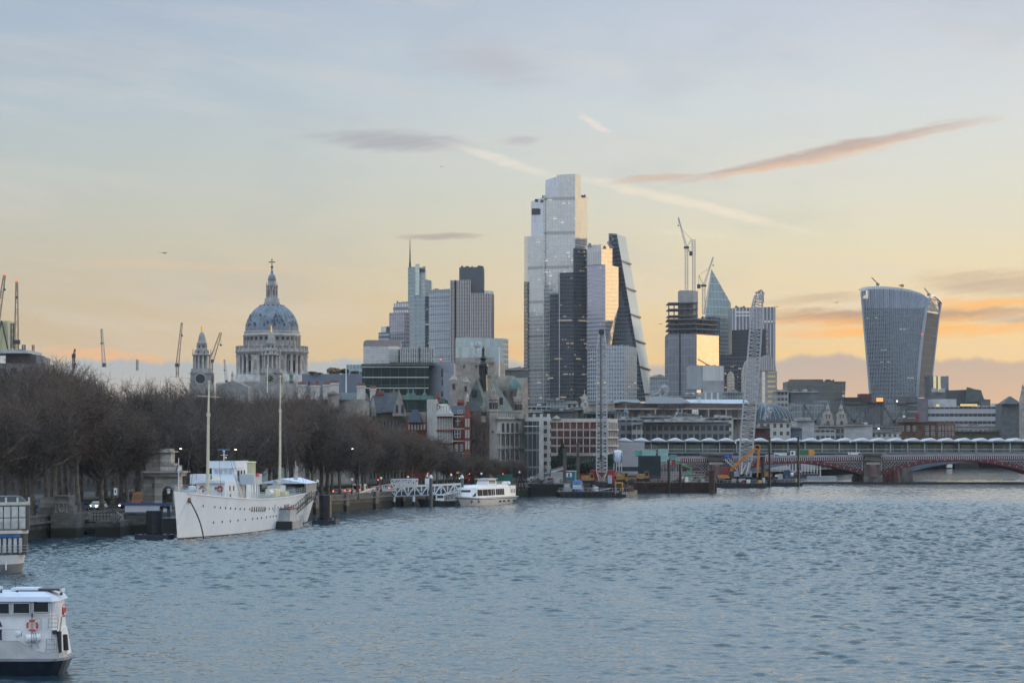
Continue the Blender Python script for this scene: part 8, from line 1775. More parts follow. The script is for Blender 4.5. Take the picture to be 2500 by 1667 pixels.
# platform of sheet piles
T2,zp=barge('works_platform','long rusty sheet pile works platform in the river right of the crane barge',1548,1750,1177,716,30,m=mrust,rake=.0,cat='platform')
k=MB()
for i in range(48): p=1550+i*4.15; k.box(X(p,715.8),X(p+2,715.8),715.5,715.95,-.5,zp-.15)
k.build('sheet_pile_ribs',mrust,T2)
T=thing('sheet_pile_quay','low dark sheet pile quay left of the crane barge','quay',(X(1330,672),672,0)); k=MB(); k.box(X(1288,674),X(1376,672),672,700,-.5,Z(1181,672)); k.build('quay_wall',mbarge,T); k=MB()
for i in range(28): p=1290+i*3.1; k.box(X(p,672),X(p+1.4,672),671.7,672,-.5,Z(1182,672))
k.build('sheet_ribs',mbarge,T)
T=thing('timber_dolphin','dark timber fender frame leaning at the corner of the sheet pile quay','fender frame',(X(1272,660),660,0)); k=MB()
for a,b in (((1272,1146),(1272,1200)),((1268,1165),(1262,1202)),((1272,1160),(1284,1200)),((1264,1190),(1282,1190)),((1266,1176),(1280,1176))): k.bar(at(a[0],a[1],660),at(b[0],b[1],660),.4)
k.build('timber_frame',mpile,T)
def pile(label,px,y0,y1,D,w_,m=mrust,cap=True):
    T_=thing('steel_pile',label,'steel pile',(X(px,D),D,0),'steel piles in the river works'); MB().tube((X(px,D),D,-.5),(X(px,D),D,Z(y0,D)),w_,w_,14).build('pile',m,T_)
    if cap: MB().tube((X(px,D),D,Z(y0,D)-.2),(X(px,D),D,Z(y0-2,D)),w_*1.35,w_*1.35,14).build('pile_cap',m,T_)
pile('thick grey brown pile at the left of the teal cabin',1379,1097,1200,662,.46,mat('weathered_pile',(.09,.08,.075),.85,var=.3)); pile('brown pile between the teal cabin and the red crane housing',1411,1084,1190,690,.42,mat('weathered_pile',(.09,.08,.075),.85,var=.3))
pile('dark ladder pile rising from the works platform below a red marker',1633,1124,1185,712,.42,mpile); pile('short dark pile right of the ladder pile',1661,1134,1185,712,.40,mpile); pile('widest rusty brown pile at the right end of the works platform',1738,1150,1205,714,.88)
pile('dark red pile just right of the orange excavator stick',1862,1116,1180,798,.62); pile('tall thin dark pile with a square cap right of the orange excavator',1879,1070,1180,806,.36,mpile); pile('tallest thin dark pile at the right of the last barge',1949,1068,1180,820,.36,mpile)
T=thing('dark_silo','tall navy corrugated box silo on the works platform','silo',(X(1586,728),728,zp)); k=MB(); k.pbox(1560,1613,1112,1160,728,5); k.build('silo_body',mat('silo_navy',(.012,.030,.042),.5,var=.15,streak=.3),T); k=MB()
for i in range(15): p=1561+i*3.6; k.box(X(p,728),X(p+1.2,728),727.8,728,Z(1160,728),Z(1113,728))
k.build('corrugation',mat('silo_navy',(.012,.030,.042),.5),T); bx(T,'base_band',1486,1560,1139,1150,729,3,mat('silo_navy',(.012,.030,.042),.5)); bx(T,'dark_base',1520,1613,1160,1178,727.5,5,msteel)
T=thing('powder_silo','white powder silo with blue side stripes on pale legs beside the navy silo','silo',(X(1508,724),724,zp)); c0=X(1508,724); k=MB(); k.lathe((c0,724,0),[(.7,Z(1130,724)),(1.35,Z(1124,724)),(1.25,Z(1112,724)),(1.4,Z(1102,724)),(.9,Z(1099,724)),(.1,Z(1098,724))],18); k.build('silo_body',mat('silo_white',(.62,.68,.74),.4),T)
for s_ in (-1,1): MB().lathe((c0+s_*.95,723.6,0),[(.3,Z(1128,724)),(.48,Z(1120,724)),(.48,Z(1104,724)),(.3,Z(1101,724))],10).build('blue_stripe',mat('stripe_blue',(.04,.22,.50),.4),T)
k=MB()
for s_ in (-1.1,-.4,.4,1.1): k.bar((c0+s_,723.5,Z(1130,724)),(c0+s_*1.1,723.5,Z(1150,724)),.16)
k.build('legs',mwhite,T)
def cabin(label,p0,p1,y0,y1,D,m,nx,group='stacked teal site cabins'):
    T_=thing('site_cabin',label,'site cabin',(X(p0,D),D,Z(y1,D)),group); bx(T_,'cabin_wall',p0,p1,y0,y1-.3,D,3,m); bx(T_,'roof',p0-.4,p1+.4,y0-.8,y0+.3,D-.1,3.2,mlg)
    for i in range(nx): p=p0+2+(p1-p0-4)*i/max(1,nx); MB().pbox(p,p+2,y0+3,y1-5,D-.08,.1).build('window',mat('cabin_window',(.30,.40,.42),.2),T_)
k=0
for lb,p0,p1,y0,y1,m,nx in (('upper pale teal cabin of the left stack right of the navy silo',1567,1601,1099,1115,mcontl,6),('lower pale teal cabin of the left stack right of the navy silo',1567,1601,1115.5,1132,mcontl,6),('upper deep teal cabin at the left end of the left stack',1552,1566,1100,1115,mcont,1),('upper pale teal cabin of the right stack',1608,1631,1096,1112,mcontl,4),('lower pale teal cabin of the right stack',1608,1631,1112.5,1127,mcontl,4),('single teal cabin right of both stacks',1637,1652,1111,1122,mcont,1)):
    cabin(lb,p0,p1,y0,y1,745 if p0<1606 else 760,m,nx)
T=thing('access_ramp','long scaffold access ramp climbing to the teal cabins behind the works platform','ramp',(X(1600,735),735,zp)); k=MB(); k.bar(at(1560,1147,735),at(1660,1121,735),1.5,.35); k.bar(at(1560,1142,734),at(1660,1116,734),.12)
for i in range(26): p=1560+i*4; y=1147-26*(p-1560)/100; k.bar(at(p,y,734.2),at(p,y-5,734.2),.07); k.bar(at(p,y,735),at(p,1178,735),.12)
for j in range(5): k.bar(at(1565,1152+j*6,735),at(1720,1150+j*6,735),.1)
for i in range(18): p=1570+i*8.5; k.bar(at(p,1176,735.5),at(p+8,1150,735.5),.08)
k.build('scaffold_frame',mlg,T)
T=thing('scaffold_bridge','maroon steel arch stub with scaffold below the white lattice of the road bridge','scaffold',(X(1690,740),740,zp)); k=MB()
for i in range(14): a=1640+i*7.5; b=a+7.5; k.bar(at(a,1134+(a-1640)**1.25*.085,742),at(b,1134+(b-1640)**1.25*.085,742),.6,1.0)
k.build('arch_rib',mred,T)
# cluttered deck of the platform
rr=random.Random(12); T=thing('deck_clutter','pipes, pallets and small plant crowding the works platform deck','equipment',(X(1650,722),722,zp))
cl=[mlg,mdg,msteel,msteel,mroof,mbr,mdg,mtan,mwhite,mrd,mat('hi_vis',(.3,.09,.03),.6)]
for i in range(70):
    p=rr.uniform(1556,1744); d=rr.uniform(718,742); s_=rr.uniform(.25,1.0); x=X(p,d)
    if rr.random()<.6: MB().box(x-s_,x+s_,d,d+s_,zp-.05,zp+rr.uniform(.4,1.8)).build('crate',rr.choice(cl),T)
    else: a=rr.uniform(-1,1); MB().bar((x-1.6,d,zp+.3),(x+1.6,d+a,zp+rr.uniform(.2,2.2)),.16).build('pipe',rr.choice(cl),T)
T=thing('deck_clutter','machines, drums and spoil crowding the deck of the 465 crane barge','equipment',(X(1440,664),664,zb1))
for i in range(46):
    p=rr.uniform(1372,1545); d=rr.uniform(655,674); s_=rr.uniform(.25,.9); x=X(p,d)
    if rr.random()<.6: MB().box(x-s_,x+s_,d,d+s_,zb1-.05,zb1+rr.uniform(.4,1.9)).build('crate',rr.choice(cl),T)
    else: MB().bar((x-1.6,d,zb1+.3),(x+1.6,d,zb1+rr.uniform(.2,1.6)),.16).build('pipe',rr.choice(cl),T)
T=thing('deck_clutter','low machinery and netting crowding the sheet pile quay','equipment',(X(1330,680),680,Z(1181,672)))
for i in range(46):
    p=rr.uniform(1284,1374); d=rr.uniform(674,700); s_=rr.uniform(.25,1.0); x=X(p,d); z_=Z(1181,672)
    if rr.random()<.6: MB().box(x-s_,x+s_,d,d+s_,z_-.05,z_+rr.uniform(.4,2.2)).build('crate',rr.choice(cl[:4]),T)
    else: MB().bar((x-1.8,d,z_+.3),(x+1.8,d,z_+rr.uniform(.2,3)),.14).build('pipe',mlg,T)
T=thing('sloping_walkway','pale sloping walkway with railings rising left of the works','walkway',(X(1330,705),705,GR)); k=MB(); k.bar(at(1290,1166,705),at(1378,1143,712),.35,.5); k.bar(at(1290,1161,705),at(1378,1138,712),.14)
for i in range(30): p=1290+i*5.8; y=1166-23*(p-1290)/88; k.bar(at(p,y,705+7*(p-1290)/88),at(p,y-5,705+7*(p-1290)/88),.07)
k.build('walkway_rails',mlg,T); k=MB(); k.pbox(1318,1345,1156,1180,706,4); k.build('grey_shed',mdg,T); k=MB(); k.pbox(1345,1374,1152,1180,707,4); k.build('grey_shed',mlg,T)
# green cherry picker
T=thing('boom_lift','bright green articulated boom lift on the works platform','boom lift',(X(1685,724),724,zp)); k=MB(); mgr2=mat('lift_green',(.05,.36,.12),.45)
for a,b in (((1648,1128),(1690,1143)),((1690,1143),(1676,1160)),((1676,1160),(1690,1175))): k.bar(at(a[0],a[1],724),at(b[0],b[1],724),.42)
k.build('folding_arm',mgr2,T); bx(T,'chassis',1674,1690,1172,1178,724,2,mwhite); bx(T,'basket',1641,1649,1122,1132,724,1.2,mrd)
# second and third barges
T3,zc=barge('crane_barge','black barge carrying the leaning white lattice crane and orange excavator',1752,1874,1179,792,20); T4,zd4=barge('drill_barge','low black barge at the far right of the works between two dark piles',1872,1962,1177,826,16,cat='barge')
D=803; T=thing('crawler_crane','tallest white lattice boom crane leaning right with a curved head','crane',(X(1820,D),D,zc))
k=MB(); P_=[(1816,1158,2.6),(1820,1120,4.2),(1826,1040,4.4),(1838,900,4.2),(1846,790,3.8),(1849,745,3.4)]
for (a,y0,w0),(b,y1,w1) in zip(P_,P_[1:]): k.truss(at(a,y0,D),at(b,y1,D),w0,w1,max(3,int(abs(y1-y0)/9)),.30,td=.17,depth=.7)
k.build('lattice_boom',mlat2,T); k=MB(); k.truss(at(1849,745,D),at(1852,722,D),3.4,2.6,3,.3,depth=.7,td=.2); k.truss(at(1850,722,D),at(1862,712,D),2.6,1.6,2,.3,depth=.7,td=.2); k.bar(at(1862,712,D),at(1862,728,D),.5); k.bar(at(1841,752,D),at(1847,715,D),.35); k.bar(at(1847,715,D),at(1860,709,D),.4); k.build('boom_head',mlat2,T)
k=MB(); k.tube(at(1864,716,D),at(1864,740,D),.12,.12,6); k.tube(at(1800,990,D-.5),at(1803,1150,D-.5),.06,.06,6); k.build('hoist_rope',msteel,T)
k=MB(); 
for o_ in (-1.3,1.3): k.bar(at(1810,1158,D+o_),at(1812,1128,D+o_),.4); k.bar(at(1822,1158,D+o_),at(1829,1128,D+o_),.4); k.bar(at(1811,1156,D+o_),at(1822,1132,D+o_),.3)
k.build('boom_foot',mwhite,T); k=MB(); k.bar(at(1770,1121,D),at(1806,1152,D),.5); k.bar(at(1778,1118,D),at(1808,1148,D),.25); k.build('back_mast',mlat2,T)
bx(T,'machinery_house',1790,1806,1152,1166,D,4,mat('machine_lilac',(.42,.42,.48),.4)); bx(T,'cab',1823,1836,1150,1164,D-1,2.5,mat('cab_white_blue',(.35,.42,.5),.4)); bx(T,'cab_window',1825,1830,1152,1162,D-1.1,.2,mdark); bx(T,'slew_deck',1790,1836,1163,1170,D,4.5,msteel)
for o_ in (-1.8,3.0): MB().box(X(1788,D),X(1840,D),D+o_,D+o_+1.1,zc,zc+1.7).build('crawler_track',mtyre,T)
bx(T,'red_counterweight',1763,1778,1141,1158,D+1,2,mrd)
D=797; T=thing('long_reach_excavator','orange long reach excavator with its folded arm high above the barge','excavator',(X(1768,D),D,zc))
k=MB(); k.prism([(X(1753,D),D-1.5),(X(1781,D),D-1.5),(X(1781,D),D+1.5),(X(1753,D),D+1.5)],Z(1167,D),Z(1159,D),[(X(1754,D),D-1.4),(X(1777,D),D-1.4),(X(1777,D),D+1.4),(X(1754,D),D+1.4)]); k.build('engine_housing',morg,T); bx(T,'cab',1782,1792,1150,1167,D-1.4,2,mdark)
def taper(a,b,w0,w1,nm):
    p0,p1=at(a[0],a[1],D-.3),at(b[0],b[1],D-.3); d=(p1-p0).normalized(); s_=Vector((-d.z,0,d.x)); y_=Vector((0,.35,0)); k=MB()
    k.add([p0+s_*w0/2-y_,p0-s_*w0/2-y_,p1-s_*w1/2-y_,p1+s_*w1/2-y_,p0+s_*w0/2+y_,p0-s_*w0/2+y_,p1-s_*w1/2+y_,p1+s_*w1/2+y_],[(0,1,2,3),(7,6,5,4),(0,3,7,4),(1,5,6,2),(0,4,5,1),(3,2,6,7)]); return k.build(nm,morg,T)
taper((1784,1160),(1787,1142),.8,1.0,'boom'); taper((1786.5,1144),(1850,1089),1.0,.95,'boom'); taper((1845,1093),(1848,1086),1.3,1.0,'arm_joint'); taper((1848,1086),(1854,1092),1.0,1.3,'arm_joint'); taper((1853,1090),(1850,1142),.95,.75,'stick'); taper((1850,1142),(1849,1165),.75,.3,'stick'); MB().lathe(at(1849,1170,D-.3),[(.1,0),(.5,.2),(.6,.8)],8).build('bucket',msteel,T)
for o_ in (-1.5,1.0): MB().box(X(1752,D),X(1784,D),D+o_,D+o_+.6,zc,zc+1.1).build('track',mtyre,T)
T=thing('deck_clutter','drums, a yellow box and cabinets along the excavator barge deck','equipment',(X(1830,795),795,zc))
for a,b,y0,y1,m in ((1804,1820,1168,1176,mlg),(1812,1821,1171,1180,mrd),(1823,1832,1170,1179,mwhite),(1851,1860,1172,1183,mat('drum_orange',(.65,.34,.10),.5)),(1768,1784,1171,1178,msteel),(1787,1798,1168,1177,mtan),(1836,1848,1168,1178,msteel),(1862,1868,1166,1178,mlg)): MB().pbox(a,b,y0,y1,793.2,1.5).build('cabinet',m,T)
T=thing('deck_clutter','blue hopper, white mixer and yellow box on the farthest right barge','equipment',(X(1910,828),828,zd4))
for a,b,y0,y1,m in ((1899,1911,1157,1172,mlg),(1914,1929,1147,1160,mat('hopper_navy',(.03,.07,.12),.5)),(1917,1926,1160,1166,mbl),(1942,1948,1168,1176,mat('box_yellow',(.50,.42,.05),.5)),(1893,1899,1159,1163,mwhite),(1884,1898,1165,1177,msteel),(1900,1940,1170,1177,mdg)): MB().pbox(a,b,y0,y1,827.5,1.5).build('cabinet',m,T)
MB().ball(at(1933,1158,828.5),.75,12).build('mixer_drum',mwhite,T)
excav('yellow piling rig arm between the dark red pile and the tall thin pile',1873,1170,822,False,myel,[(1868,1148,.6),(1874,1160,.55),(1877,1172,.5)])
T=thing('site_banner','blue site banner on the road bridge parapet left of the leaning crane','banner',(X(1776,897),897,deckz(1776))); bx(T,'blue_board',1763,1787,1107,1118,897,.2,mat('banner_blue',(.02,.08,.30),.5)); bx(T,'pale_edge',1761.5,1789,1105.5,1118.6,897.25,.1,mlil)
k=MB()
for i in range(3): k.bar(at(1771+i*3,1111,896.9),at(1773+i*3,1114,896.9),.3,.05)
k.build('pale_symbol',mwhite,T)
for px,py,D,lb in ((1938,1152,818,'left round red and white river sign on the last barge'),(1954,1151,818,'right round red and white river sign on the last barge')):
    T=thing('river_sign',lb,'sign',(X(px,D),D,zd4)); MB().lathe((0,0,0),[(.02,0)],3) ; k=MB(); k.tube(at(px,py,D),at(px,py,D-.08),.42,.42,16); k.build('disc',mrd,T); k=MB(); k.tube(at(px,py,D-.09),at(px,py,D-.12),.22,.22,12); k.build('white_centre',mwhite,T); MB().tube((X(px,D),D+.1,zd4),(X(px,D),D+.1,Z(py,D)),.06,.06,6).build('post',msteel,T)
# ================================================================ people
def person(label,px,py_feet,D,h,col_top,col_leg,hat=None,arm=0.0,z=None,step=.12,face=0.0):
    """one continuous skinned figure"""
    x=X(px,D); z0=Z(py_feet,D) if z is None else z; T_=thing('person',label,'person',(x,D,z0)); s=h/1.75
    J=[(0,0,.95),(0,0,1.2),(0,0,1.42),(0,0,1.52),(0,0,1.66),(-.19,0,1.40),(-.27,-.03,1.13),(-.24,-.12-arm,.92+arm),(.19,0,1.40),(.26,-.02,1.13),(.25,-.1,.90),(-.09,0,.90),(-.10,-.05-step,.50),(-.10,-step,.06),(-.10,-.14-step,.03),(.09,0,.90),(.10,.02+step*.5,.50),(.10,.06+step,.06),(.10,-.06+step,.03)]
    E=[(0,1),(1,2),(2,3),(3,4),(2,5),(5,6),(6,7),(2,8),(8,9),(9,10),(0,11),(11,12),(12,13),(13,14),(0,15),(15,16),(16,17),(17,18)]
    Rr=[.15,.14,.15,.06,.10,.07,.05,.035,.07,.05,.035,.10,.07,.045,.04,.10,.07,.045,.04]
    me=bpy.data.meshes.new('body'); me.from_pydata([(a*s,b*s,c*s) for a,b,c in J],E,[]); o=bpy.data.objects.new('body',me); COL.objects.link(o)
    sk=o.modifiers.new('skin','SKIN'); 
    for v,r in zip(me.skin_vertices[0].data,Rr): v.radius=(r*s,r*s*.8)
    me.skin_vertices[0].data[0].use_root=True; ss=o.modifiers.new('sub','SUBSURF'); ss.levels=1; ss.render_levels=1
    dg=bpy.context.evaluated_depsgraph_get(); m2=bpy.data.meshes.new_from_object(o.evaluated_get(dg)); bpy.data.objects.remove(o)
    o=bpy.data.objects.new('body',m2); COL.objects.link(o); o.parent=T_
    mt=mat('cloth_%d_%d_%d'%tuple(int(c*99) for c in col_top),col_top,.8); ml=mat('cloth_%d_%d_%d'%tuple(int(c*99) for c in col_leg),col_leg,.8); msk=mat('skin',(.42,.24,.17),.6); mh=mat('hair_dark',(.03,.022,.018),.8)
    m2.materials.clear(); 
    for q in (mt,ml,msk): m2.materials.append(q)
    for p in m2.polygons: c=p.center; p.material_index=2 if c.z>1.49*s or (c.z<.97*s+arm and c.z>.84*s and abs(c.x)>.2*s) else (0 if c.z>.93*s else 1); p.use_smooth=True
    k=MB(); k.lathe((0,0,1.68*s),[(.115*s,-.03*s),(.12*s,.03*s),(.09*s,.09*s),(.01,.12*s)],10); k.build('hard_hat' if hat else 'hair',mat('hat_%s'%hat,{'white':(.7,.7,.7),'orange':(.7,.2,.03)}.get(hat,(.03,.02,.02)),.4) if hat else mh,T_)
    T_.rotation_euler=(0,0,face); return T_
HV=(.75,.14,.05); HY=(.50,.68,.06); DK=(.02,.025,.04)
person('person in bright orange work suit on the sheet pile quay beside the crane barge',1352,1183,674,1.85,HV,HV,'white',z=Z(1181,672),face=.6)
person('person in orange vest in front of the teal cabins on the access ramp',1584,1146,733,1.8,HV,DK,'white',z=Z(1142,735),face=-.5)
person('person in red work jacket beside the green boom lift',1657,1178,720,1.8,(.45,.03,.03),DK,'white',z=zp,face=.3)
person('person in white overalls standing left of the green boom lift',1666,1180,719,1.8,(.65,.68,.75),(.65,.68,.75),'white',z=zp,arm=.15,face=-.4)
person('person in yellow high visibility jacket walking on the lawn path',1317,1142,762,1.8,HY,DK,None,z=GR+.05,step=.2,face=1.2)
person('person in yellow high visibility jacket below the round lit clock',1108,1178,625,1.8,HY,DK,None,z=GR+.14,step=.15,face=.9)
person('person in yellow jacket among walkers behind the pleasure boat bow',1170,1176,642,1.8,HY,DK,None,z=GR+.14,face=.4)
person('person in dark coat walking behind the right capped mooring post',1151,1178,636,1.8,DK,DK,None,z=GR+.14,step=.2,face=-1.2)
person('person in dark coat walking left of the green hoarding box',1196,1176,652,1.78,DK,(.05,.05,.07),None,z=GR+.14,step=.2,face=1.3)
person('person in red jacket beside the stone arch',348,1215,420,1.8,(.35,.05,.05),DK,None,z=GR+.14,step=.15,face=.5)
# ================================================================ signals, clock, garden
for px,D,colr,lb in ((1044,592,(1,.08,.03),'red traffic light above the white gangway kiosk panel'),(1101,616,(1,.25,.04),'amber red traffic light left of the round lit clock'),(1146,632,(1,.08,.03),'red traffic light right of the round lit clock'),(1228,662,(1,.08,.03),'red traffic light above the green hoarding box'),(923,560,(1,.08,.03),'low red traffic light behind the left end of the gangway'),(1122,624,(.1,1,.5),'green traffic light behind the pier stair rail')):
    T=thing('traffic_light',lb,'traffic light',(X(px,D),D,GR),'traffic lights on the embankment'); zt=Z(1157 if px>1000 else 1172,D) if px!=1122 else Z(1168,D); MB().tube((X(px,D),D,GR),(X(px,D),D,zt),.07,.07,6).build('post',msteel,T); MB().box(X(px,D)-.22,X(px,D)+.22,D-.1,D+.15,zt-.7,zt+.45).build('signal_head',mdark,T); MB().ball((X(px,D),D-.15,zt+.1),.15,8).build('lamp',mat('lamp_%d'%int(colr[1]*100),colr,.4,emit=4,var=0),T)
T=thing('street_clock','round street clock with a warm lit face on a dark post','clock',(X(1118,622),622,GR)); MB().tube((X(1118,622),622,GR),(X(1118,622),622,Z(1156,622)),.12,.1,8).build('post',msteel,T); c=at(1118,1152,622); MB().tube(c+Vector((0,-.15,0)),c+Vector((0,.15,0)),.42,.42,20).build('case',msteel,T); MB().tube(c+Vector((0,-.17,0)),c+Vector((0,-.15,0)),.36,.36,20).build('face',mat('lit_dial',(1,.72,.35),.4,emit=2.2,var=0),T)
k=MB(); k.bar(c+Vector((-.18,-.2,.05)),c+Vector((0,-.2,0)),.05,.03); k.bar(c+Vector((0,-.2,0)),c+Vector((.02,-.2,.27)),.05,.03); k.build('hands',mdark,T)
# conifer and evergreen bushes in front of the banded building
def leafy(name,label,cat,px,ytop_,ybot,D,w_,m,seed,shape='cone',n=2600):
    rr=random.Random(seed); x=X(px,D); z0,z1=Z(ybot,D),Z(ytop_,D); T_=thing(name,label,cat,(x,D,z0)); k=MB(); h=z1-z0
    for i in range(n):
        f=rr.random()**.8; r=(w_/2)*((1-f)**.8 if shape=='cone' else math.sqrt(max(0,1-(2*f-1)**2))*1.0); a=rr.uniform(0,2*PI); q=r*rr.uniform(.55,1.08)
        p=Vector((x+q*math.cos(a),D+q*math.sin(a),z0+f*h)); t=Vector((rr.gauss(0,1),rr.gauss(0,1),rr.gauss(0,1))).normalized()*.22; u=t.orthogonal().normalized()*.14; k.face(p-t,p+u,p+t,p-u)
    k.lathe((x,D,z0),[(w_*.36,0),(w_*(.3 if shape=='cone' else .4),h*.4),(.05,h*.93)],10); k.build('foliage',m,T_,uv=False); MB().tube((x,D,z0-.6),(x,D,z0+h*.3),.2,.12,6).build('trunk',mbark,T_)
mev=mat('evergreen',(.022,.038,.024),.95,var=.45,scale=.8)
leafy('conifer','tall dark pointed conifer left of the lattice boom before the red building','tree',1373,1078,1140,748,4.2,mev,4)
for i,(p,y0,w_,lb) in enumerate(((1327,1113,5,'rounded dark evergreen bush at the left end of the red building'),(1348,1118,5,'low dark evergreen bush between the rounded bush and the conifer'),(1392,1112,5,'dark evergreen bush right of the pointed conifer'),(1404,1120,5,'low evergreen bush under the bare garden tree'),(1450,1118,7,'evergreen bush behind the red crane housing'),(1492,1108,4,'narrow evergreen right of the lattice boom'),(1301,1122,4,'small dark evergreen at the foot of the glass fronted building'))):
    leafy('evergreen_bush',lb,'bush',p,y0,1148,752,w_,mev,20+i,'round',1400)
for px,D,h,lb in ((1432,756,9.5,'bare garden tree in front of the red building beside the lattice boom'),(1414,762,7,'smaller bare garden tree left of the lattice boom'),(1310,700,7.5,'small bare tree before the glass fronted building'),(1262,690,8.5,'bare tree at the right corner of the gothic hall'),(1236,684,8.5,'bare tree below the arcade of the gothic hall')):
    clone(PROTO[int(px)%5],(X(px,D),D,GR),px,(h/18.4*1.15,h/18.4*1.15,h/18.4),lb,None)
car('patrol_car','white and red patrol car parked beside the lawn path','car',X(1298,766),766,GR+.05,.4,4.8,1.9,1.9,(.72,.72,.74),kind='car',lights='tail',roofc=True)
car('hatchback','red hatchback parked behind the patrol car by the lawn','car',X(1286,772),772,GR+.05,.4,4.2,1.8,1.7,(.45,.03,.04),kind='car',lights='none')
# ================================================================ tower cranes on the skyline
mcw=mat('crane_pale',(.50,.48,.47),.5,.2,var=.1); mcb=mat('crane_tan',(.30,.22,.16),.5,.2,var=.1); mrb=mat('red_lamp',(.9,.08,.05),.4,emit=1.2)
def tcrane(label,D,mastx,y0,y1,mw,tip=None,apex=None,cw=None,m=mcw,t=.4,lamp=False,jw=1.6):
    T_=thing('tower_crane',label,'tower crane',(X(mastx,D),D,Z(y1,D)),'tower cranes on the skyline'); k=MB(); a,b=at(mastx,y1,D),at(mastx,y0,D)
    if y1>y0: k.truss(a,b,mw,mw,max(3,int((b-a).length/(mw*1.3))),t,td=t*.6); k.build('mast',m,T_)
    if tip:
        k=MB(); tt=at(tip[0],tip[1],D); k.truss(b,tt,jw,jw*.5,max(4,int((tt-b).length/(jw*1.6))),t*.8,td=t*.45); k.build('jib',m,T_)
        k=MB(); k.box(b.x-mw*.9,b.x+mw*.9,D-mw*.6,D+mw*.6,b.z-.8,b.z+1.2); k.build('slew_ring',msteel,T_)
        if apex: 
            ap=at(apex[0],apex[1],D); cc=at(cw[0],cw[1],D); k=MB(); k.bar(b,ap,t*1.5); k.bar(cc,ap,t); k.bar(b,cc,t*2); k.build('a_frame',m,T_); MB().box(cc.x-mw*.6,cc.x+mw*.6,D-1,D+1,cc.z-mw*.9,cc.z+mw*.6).build('counterweight',msteel,T_)
            k=MB(); k.tube(ap,b.lerp(tt,.62),.12,.12,5); k.tube(b.lerp(tt,.62),b.lerp(tt,.95),.12,.12,5); k.build('pendant',msteel,T_)
        k=MB(); k.tube(tt,tt-Vector((0,0,7)),.1,.1,5); k.ball(tt-Vector((0,0,7.5)),.7,6); k.build('hook',msteel,T_)
    if lamp: MB().ball(at((tip or (mastx,y0))[0],(tip or (mastx,y0))[1]-1,D),.4*D/1000,8).build('beacon',mrb,T_)
    return T_
tcrane('left of two luffing cranes on the concrete core, jib leaning left',2170,1676,605,709,2.6,tip=(1656,531),apex=(1688,584),cw=(1687,618))
tcrane('right vertical mast crane on the concrete core of the half built tower',2168,1694,586,709,2.4)
tcrane('luffing crane in front of the needle pointed tower, jib leaning right',2200,1718,698,768,2.6,tip=(1741,628),apex=(1706,672),cw=(1706,698))
tcrane('tallest slanting crane jib cut by the left edge of the skyline',1250,-8,800,860,1.8,tip=(11,672),m=mcb,t=.35,lamp=True,jw=2.0)
tcrane('tall vertical crane with a red base near the left edge',1150,40,836,853,1.9,tip=(41,688),m=mcb,t=.3,lamp=True,jw=1.8)
tcrane('short dark crane mast just right of the pale green block',1200,30,790,852,1.3,m=msteel,t=.28)
tcrane('stubby crane top behind the flat brown roof',1300,58,842,856,1.5,m=msteel,t=.3)
tcrane('small reddish crane top right of the flat brown roof',1300,81,842,868,1.0,m=mcb,t=.3,lamp=True)
tcrane('pale crane jib above the leftmost trees, red lamp near its foot',1250,254,892,895,1.2,tip=(248,803),m=mcw,t=.28,jw=1.7)
tcrane('dark crane top poking through the leftmost tree tops',1200,180,870,900,1.0,tip=(183,852),m=msteel,t=.3,jw=1.0)
tcrane('slim tan crane jib left of the bell tower',1400,433,892,920,1.4,tip=(444,788),m=mcb,t=.3,jw=1.7)
tcrane('leaning tan crane jib just right of the left bell tower',1450,516,882,935,1.6,tip=(539,812),m=mcb,t=.34,jw=2.4)
tcrane('small pale crane low between the bell tower and the pediment',1700,553,932,950,1.3,tip=(548,878),m=mcw,t=.35,jw=1.8)
tcrane('tiny crane top over the trees left of the bell tower',1600,335,878,905,1.2,m=mcb,t=.3)
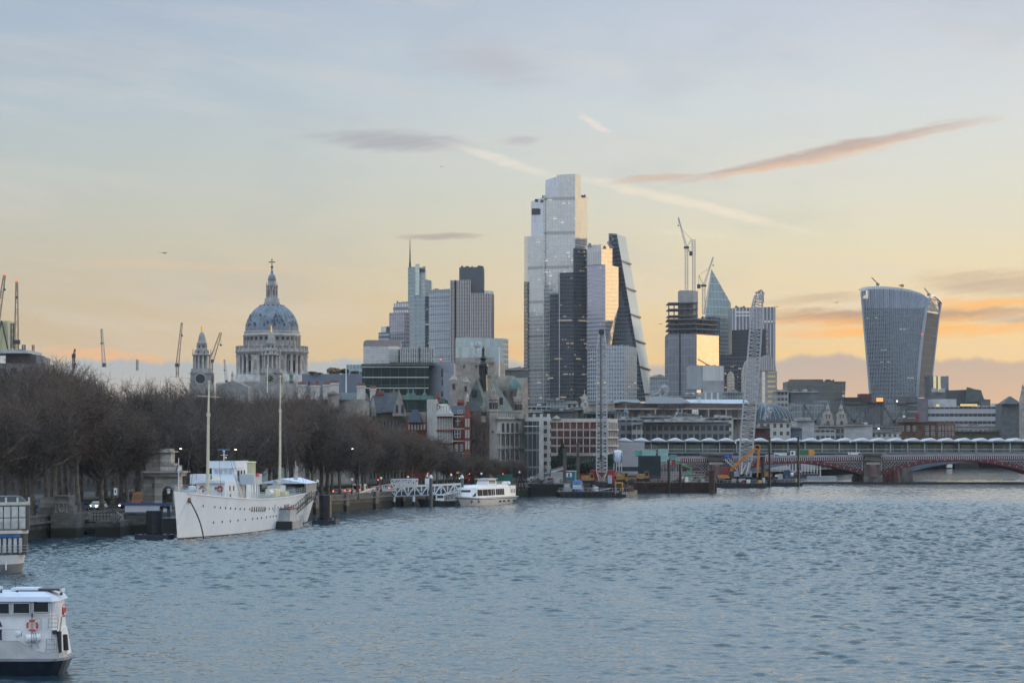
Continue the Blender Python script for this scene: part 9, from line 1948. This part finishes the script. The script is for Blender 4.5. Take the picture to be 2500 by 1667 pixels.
# ================================================================ birds, steam, haze
for i,(p,y,D,s_,lb) in enumerate(((401,618,700,1.2,'largest dark gull gliding high left of the cathedral'),(1078,407,900,.8,'small gull high above the antenna tower'),(1613,791,900,.9,'small gull between the wedge tower and the half built tower'),(2043,739,900,.9,'small gull left of the flaring tower'),(1897,749,800,.8,'small gull just right of the striped tower'),(2067,1393,300,.5,'small gull flying low over the open river'))):
    T=thing('gull',lb,'bird',(X(p,D),D,Z(y,D))); c=at(p,y,D); k=MB(); k.lathe((0,0,0),[(.02,-.5),(.12,-.2),(.14,.1),(.06,.4),(.01,.55)],8)
    v=k.v; k.v=[(c.x+a[2]*s_,c.y+a[1]*s_,c.z+a[0]*s_) for a in v]
    for sg in (-1,1): k.add([c+Vector((.12*s_,sg*0,.03)),c+Vector((-.15*s_,0,.03)),c+Vector((sg*.75*s_-.1*s_,0,.22*s_)),c+Vector((sg*1.4*s_,-.1,.02*s_)),c+Vector((sg*.7*s_+.1,.1,.16*s_))],[(0,1,2),(0,2,4),(4,2,3)])
    k.build('body',mat('gull_grey',(.10,.10,.11),.8),T)
def steam(label,px,py,D,w_,h,seed,dens=.16):
    m=bpy.data.materials.get('steam')
    if not m:
        m=mat('steam',(.85,.87,.9),1,var=.05); t=NT(m.node_tree); lw=t.n.new('ShaderNodeLayerWeight'); lw.inputs[0].default_value=.5; oc=t.n.new('ShaderNodeTexCoord').outputs['Object']
        t.put(t.n['Principled BSDF'].inputs['Alpha'],t.m('MULTIPLY',t.m('POWER',t.m('SUBTRACT',1.0,lw.outputs['Facing']),1.5),t.m('MULTIPLY',t.step(t.noise(oc,.9,4.0,.6),.3,.7),.30)))
    rr=random.Random(seed); c=at(px,py,D); k=MB()
    for i in range(30):
        f=i/29; r=(.05+.14*f)*w_*rr.uniform(.6,1.1); k.ball((c.x+(f-.5)*w_*.5+rr.gauss(0,w_*.09),c.y+rr.gauss(0,w_*.2),c.z+(f-.5)*h+rr.gauss(0,h*.08)),r,14)
    tag(k.build('steam_plume',m,loc=(c.x,c.y,c.z-h/2)),label,'steam',None,'stuff')
steam('white steam plume drifting before the blue green glass block',1157,860,830,7,7.5,1,.3)
steam('steam plume at the foot of the wedge tower',1607,962,1500,17,7,2,.12)
steam('small steam puff on the bronze building roof',1705,970,1310,5,4,3,.3)
steam('steam drifting from the rooftop vent below the bronze building',1650,1013,1125,4,5.5,4,.3)
steam('largest rooftop steam puff before the glass dome',1868,1018,1120,8,6.5,5,.3)
steam('small steam puff left of the lattice boom',1422,996,1120,6,6,6,.25)
mh=bpy.data.materials.new('haze'); mh.use_nodes=True; t=NT(mh.node_tree); t.n.clear(); o=t.n.new('ShaderNodeOutputMaterial'); v=t.n.new('ShaderNodeVolumePrincipled'); t.l.new(v.outputs[0],o.inputs['Volume']); v.inputs['Density'].default_value=HAZE=.000032; v.inputs['Color'].default_value=(.90,.94,1,1); v.inputs['Anisotropy'].default_value=.35
k=MB(); k.box(-2600,2600,-500,3100,-2.2,330); o=k.build('haze',mh,loc=(0,0,0)); o['kind']='stuff'
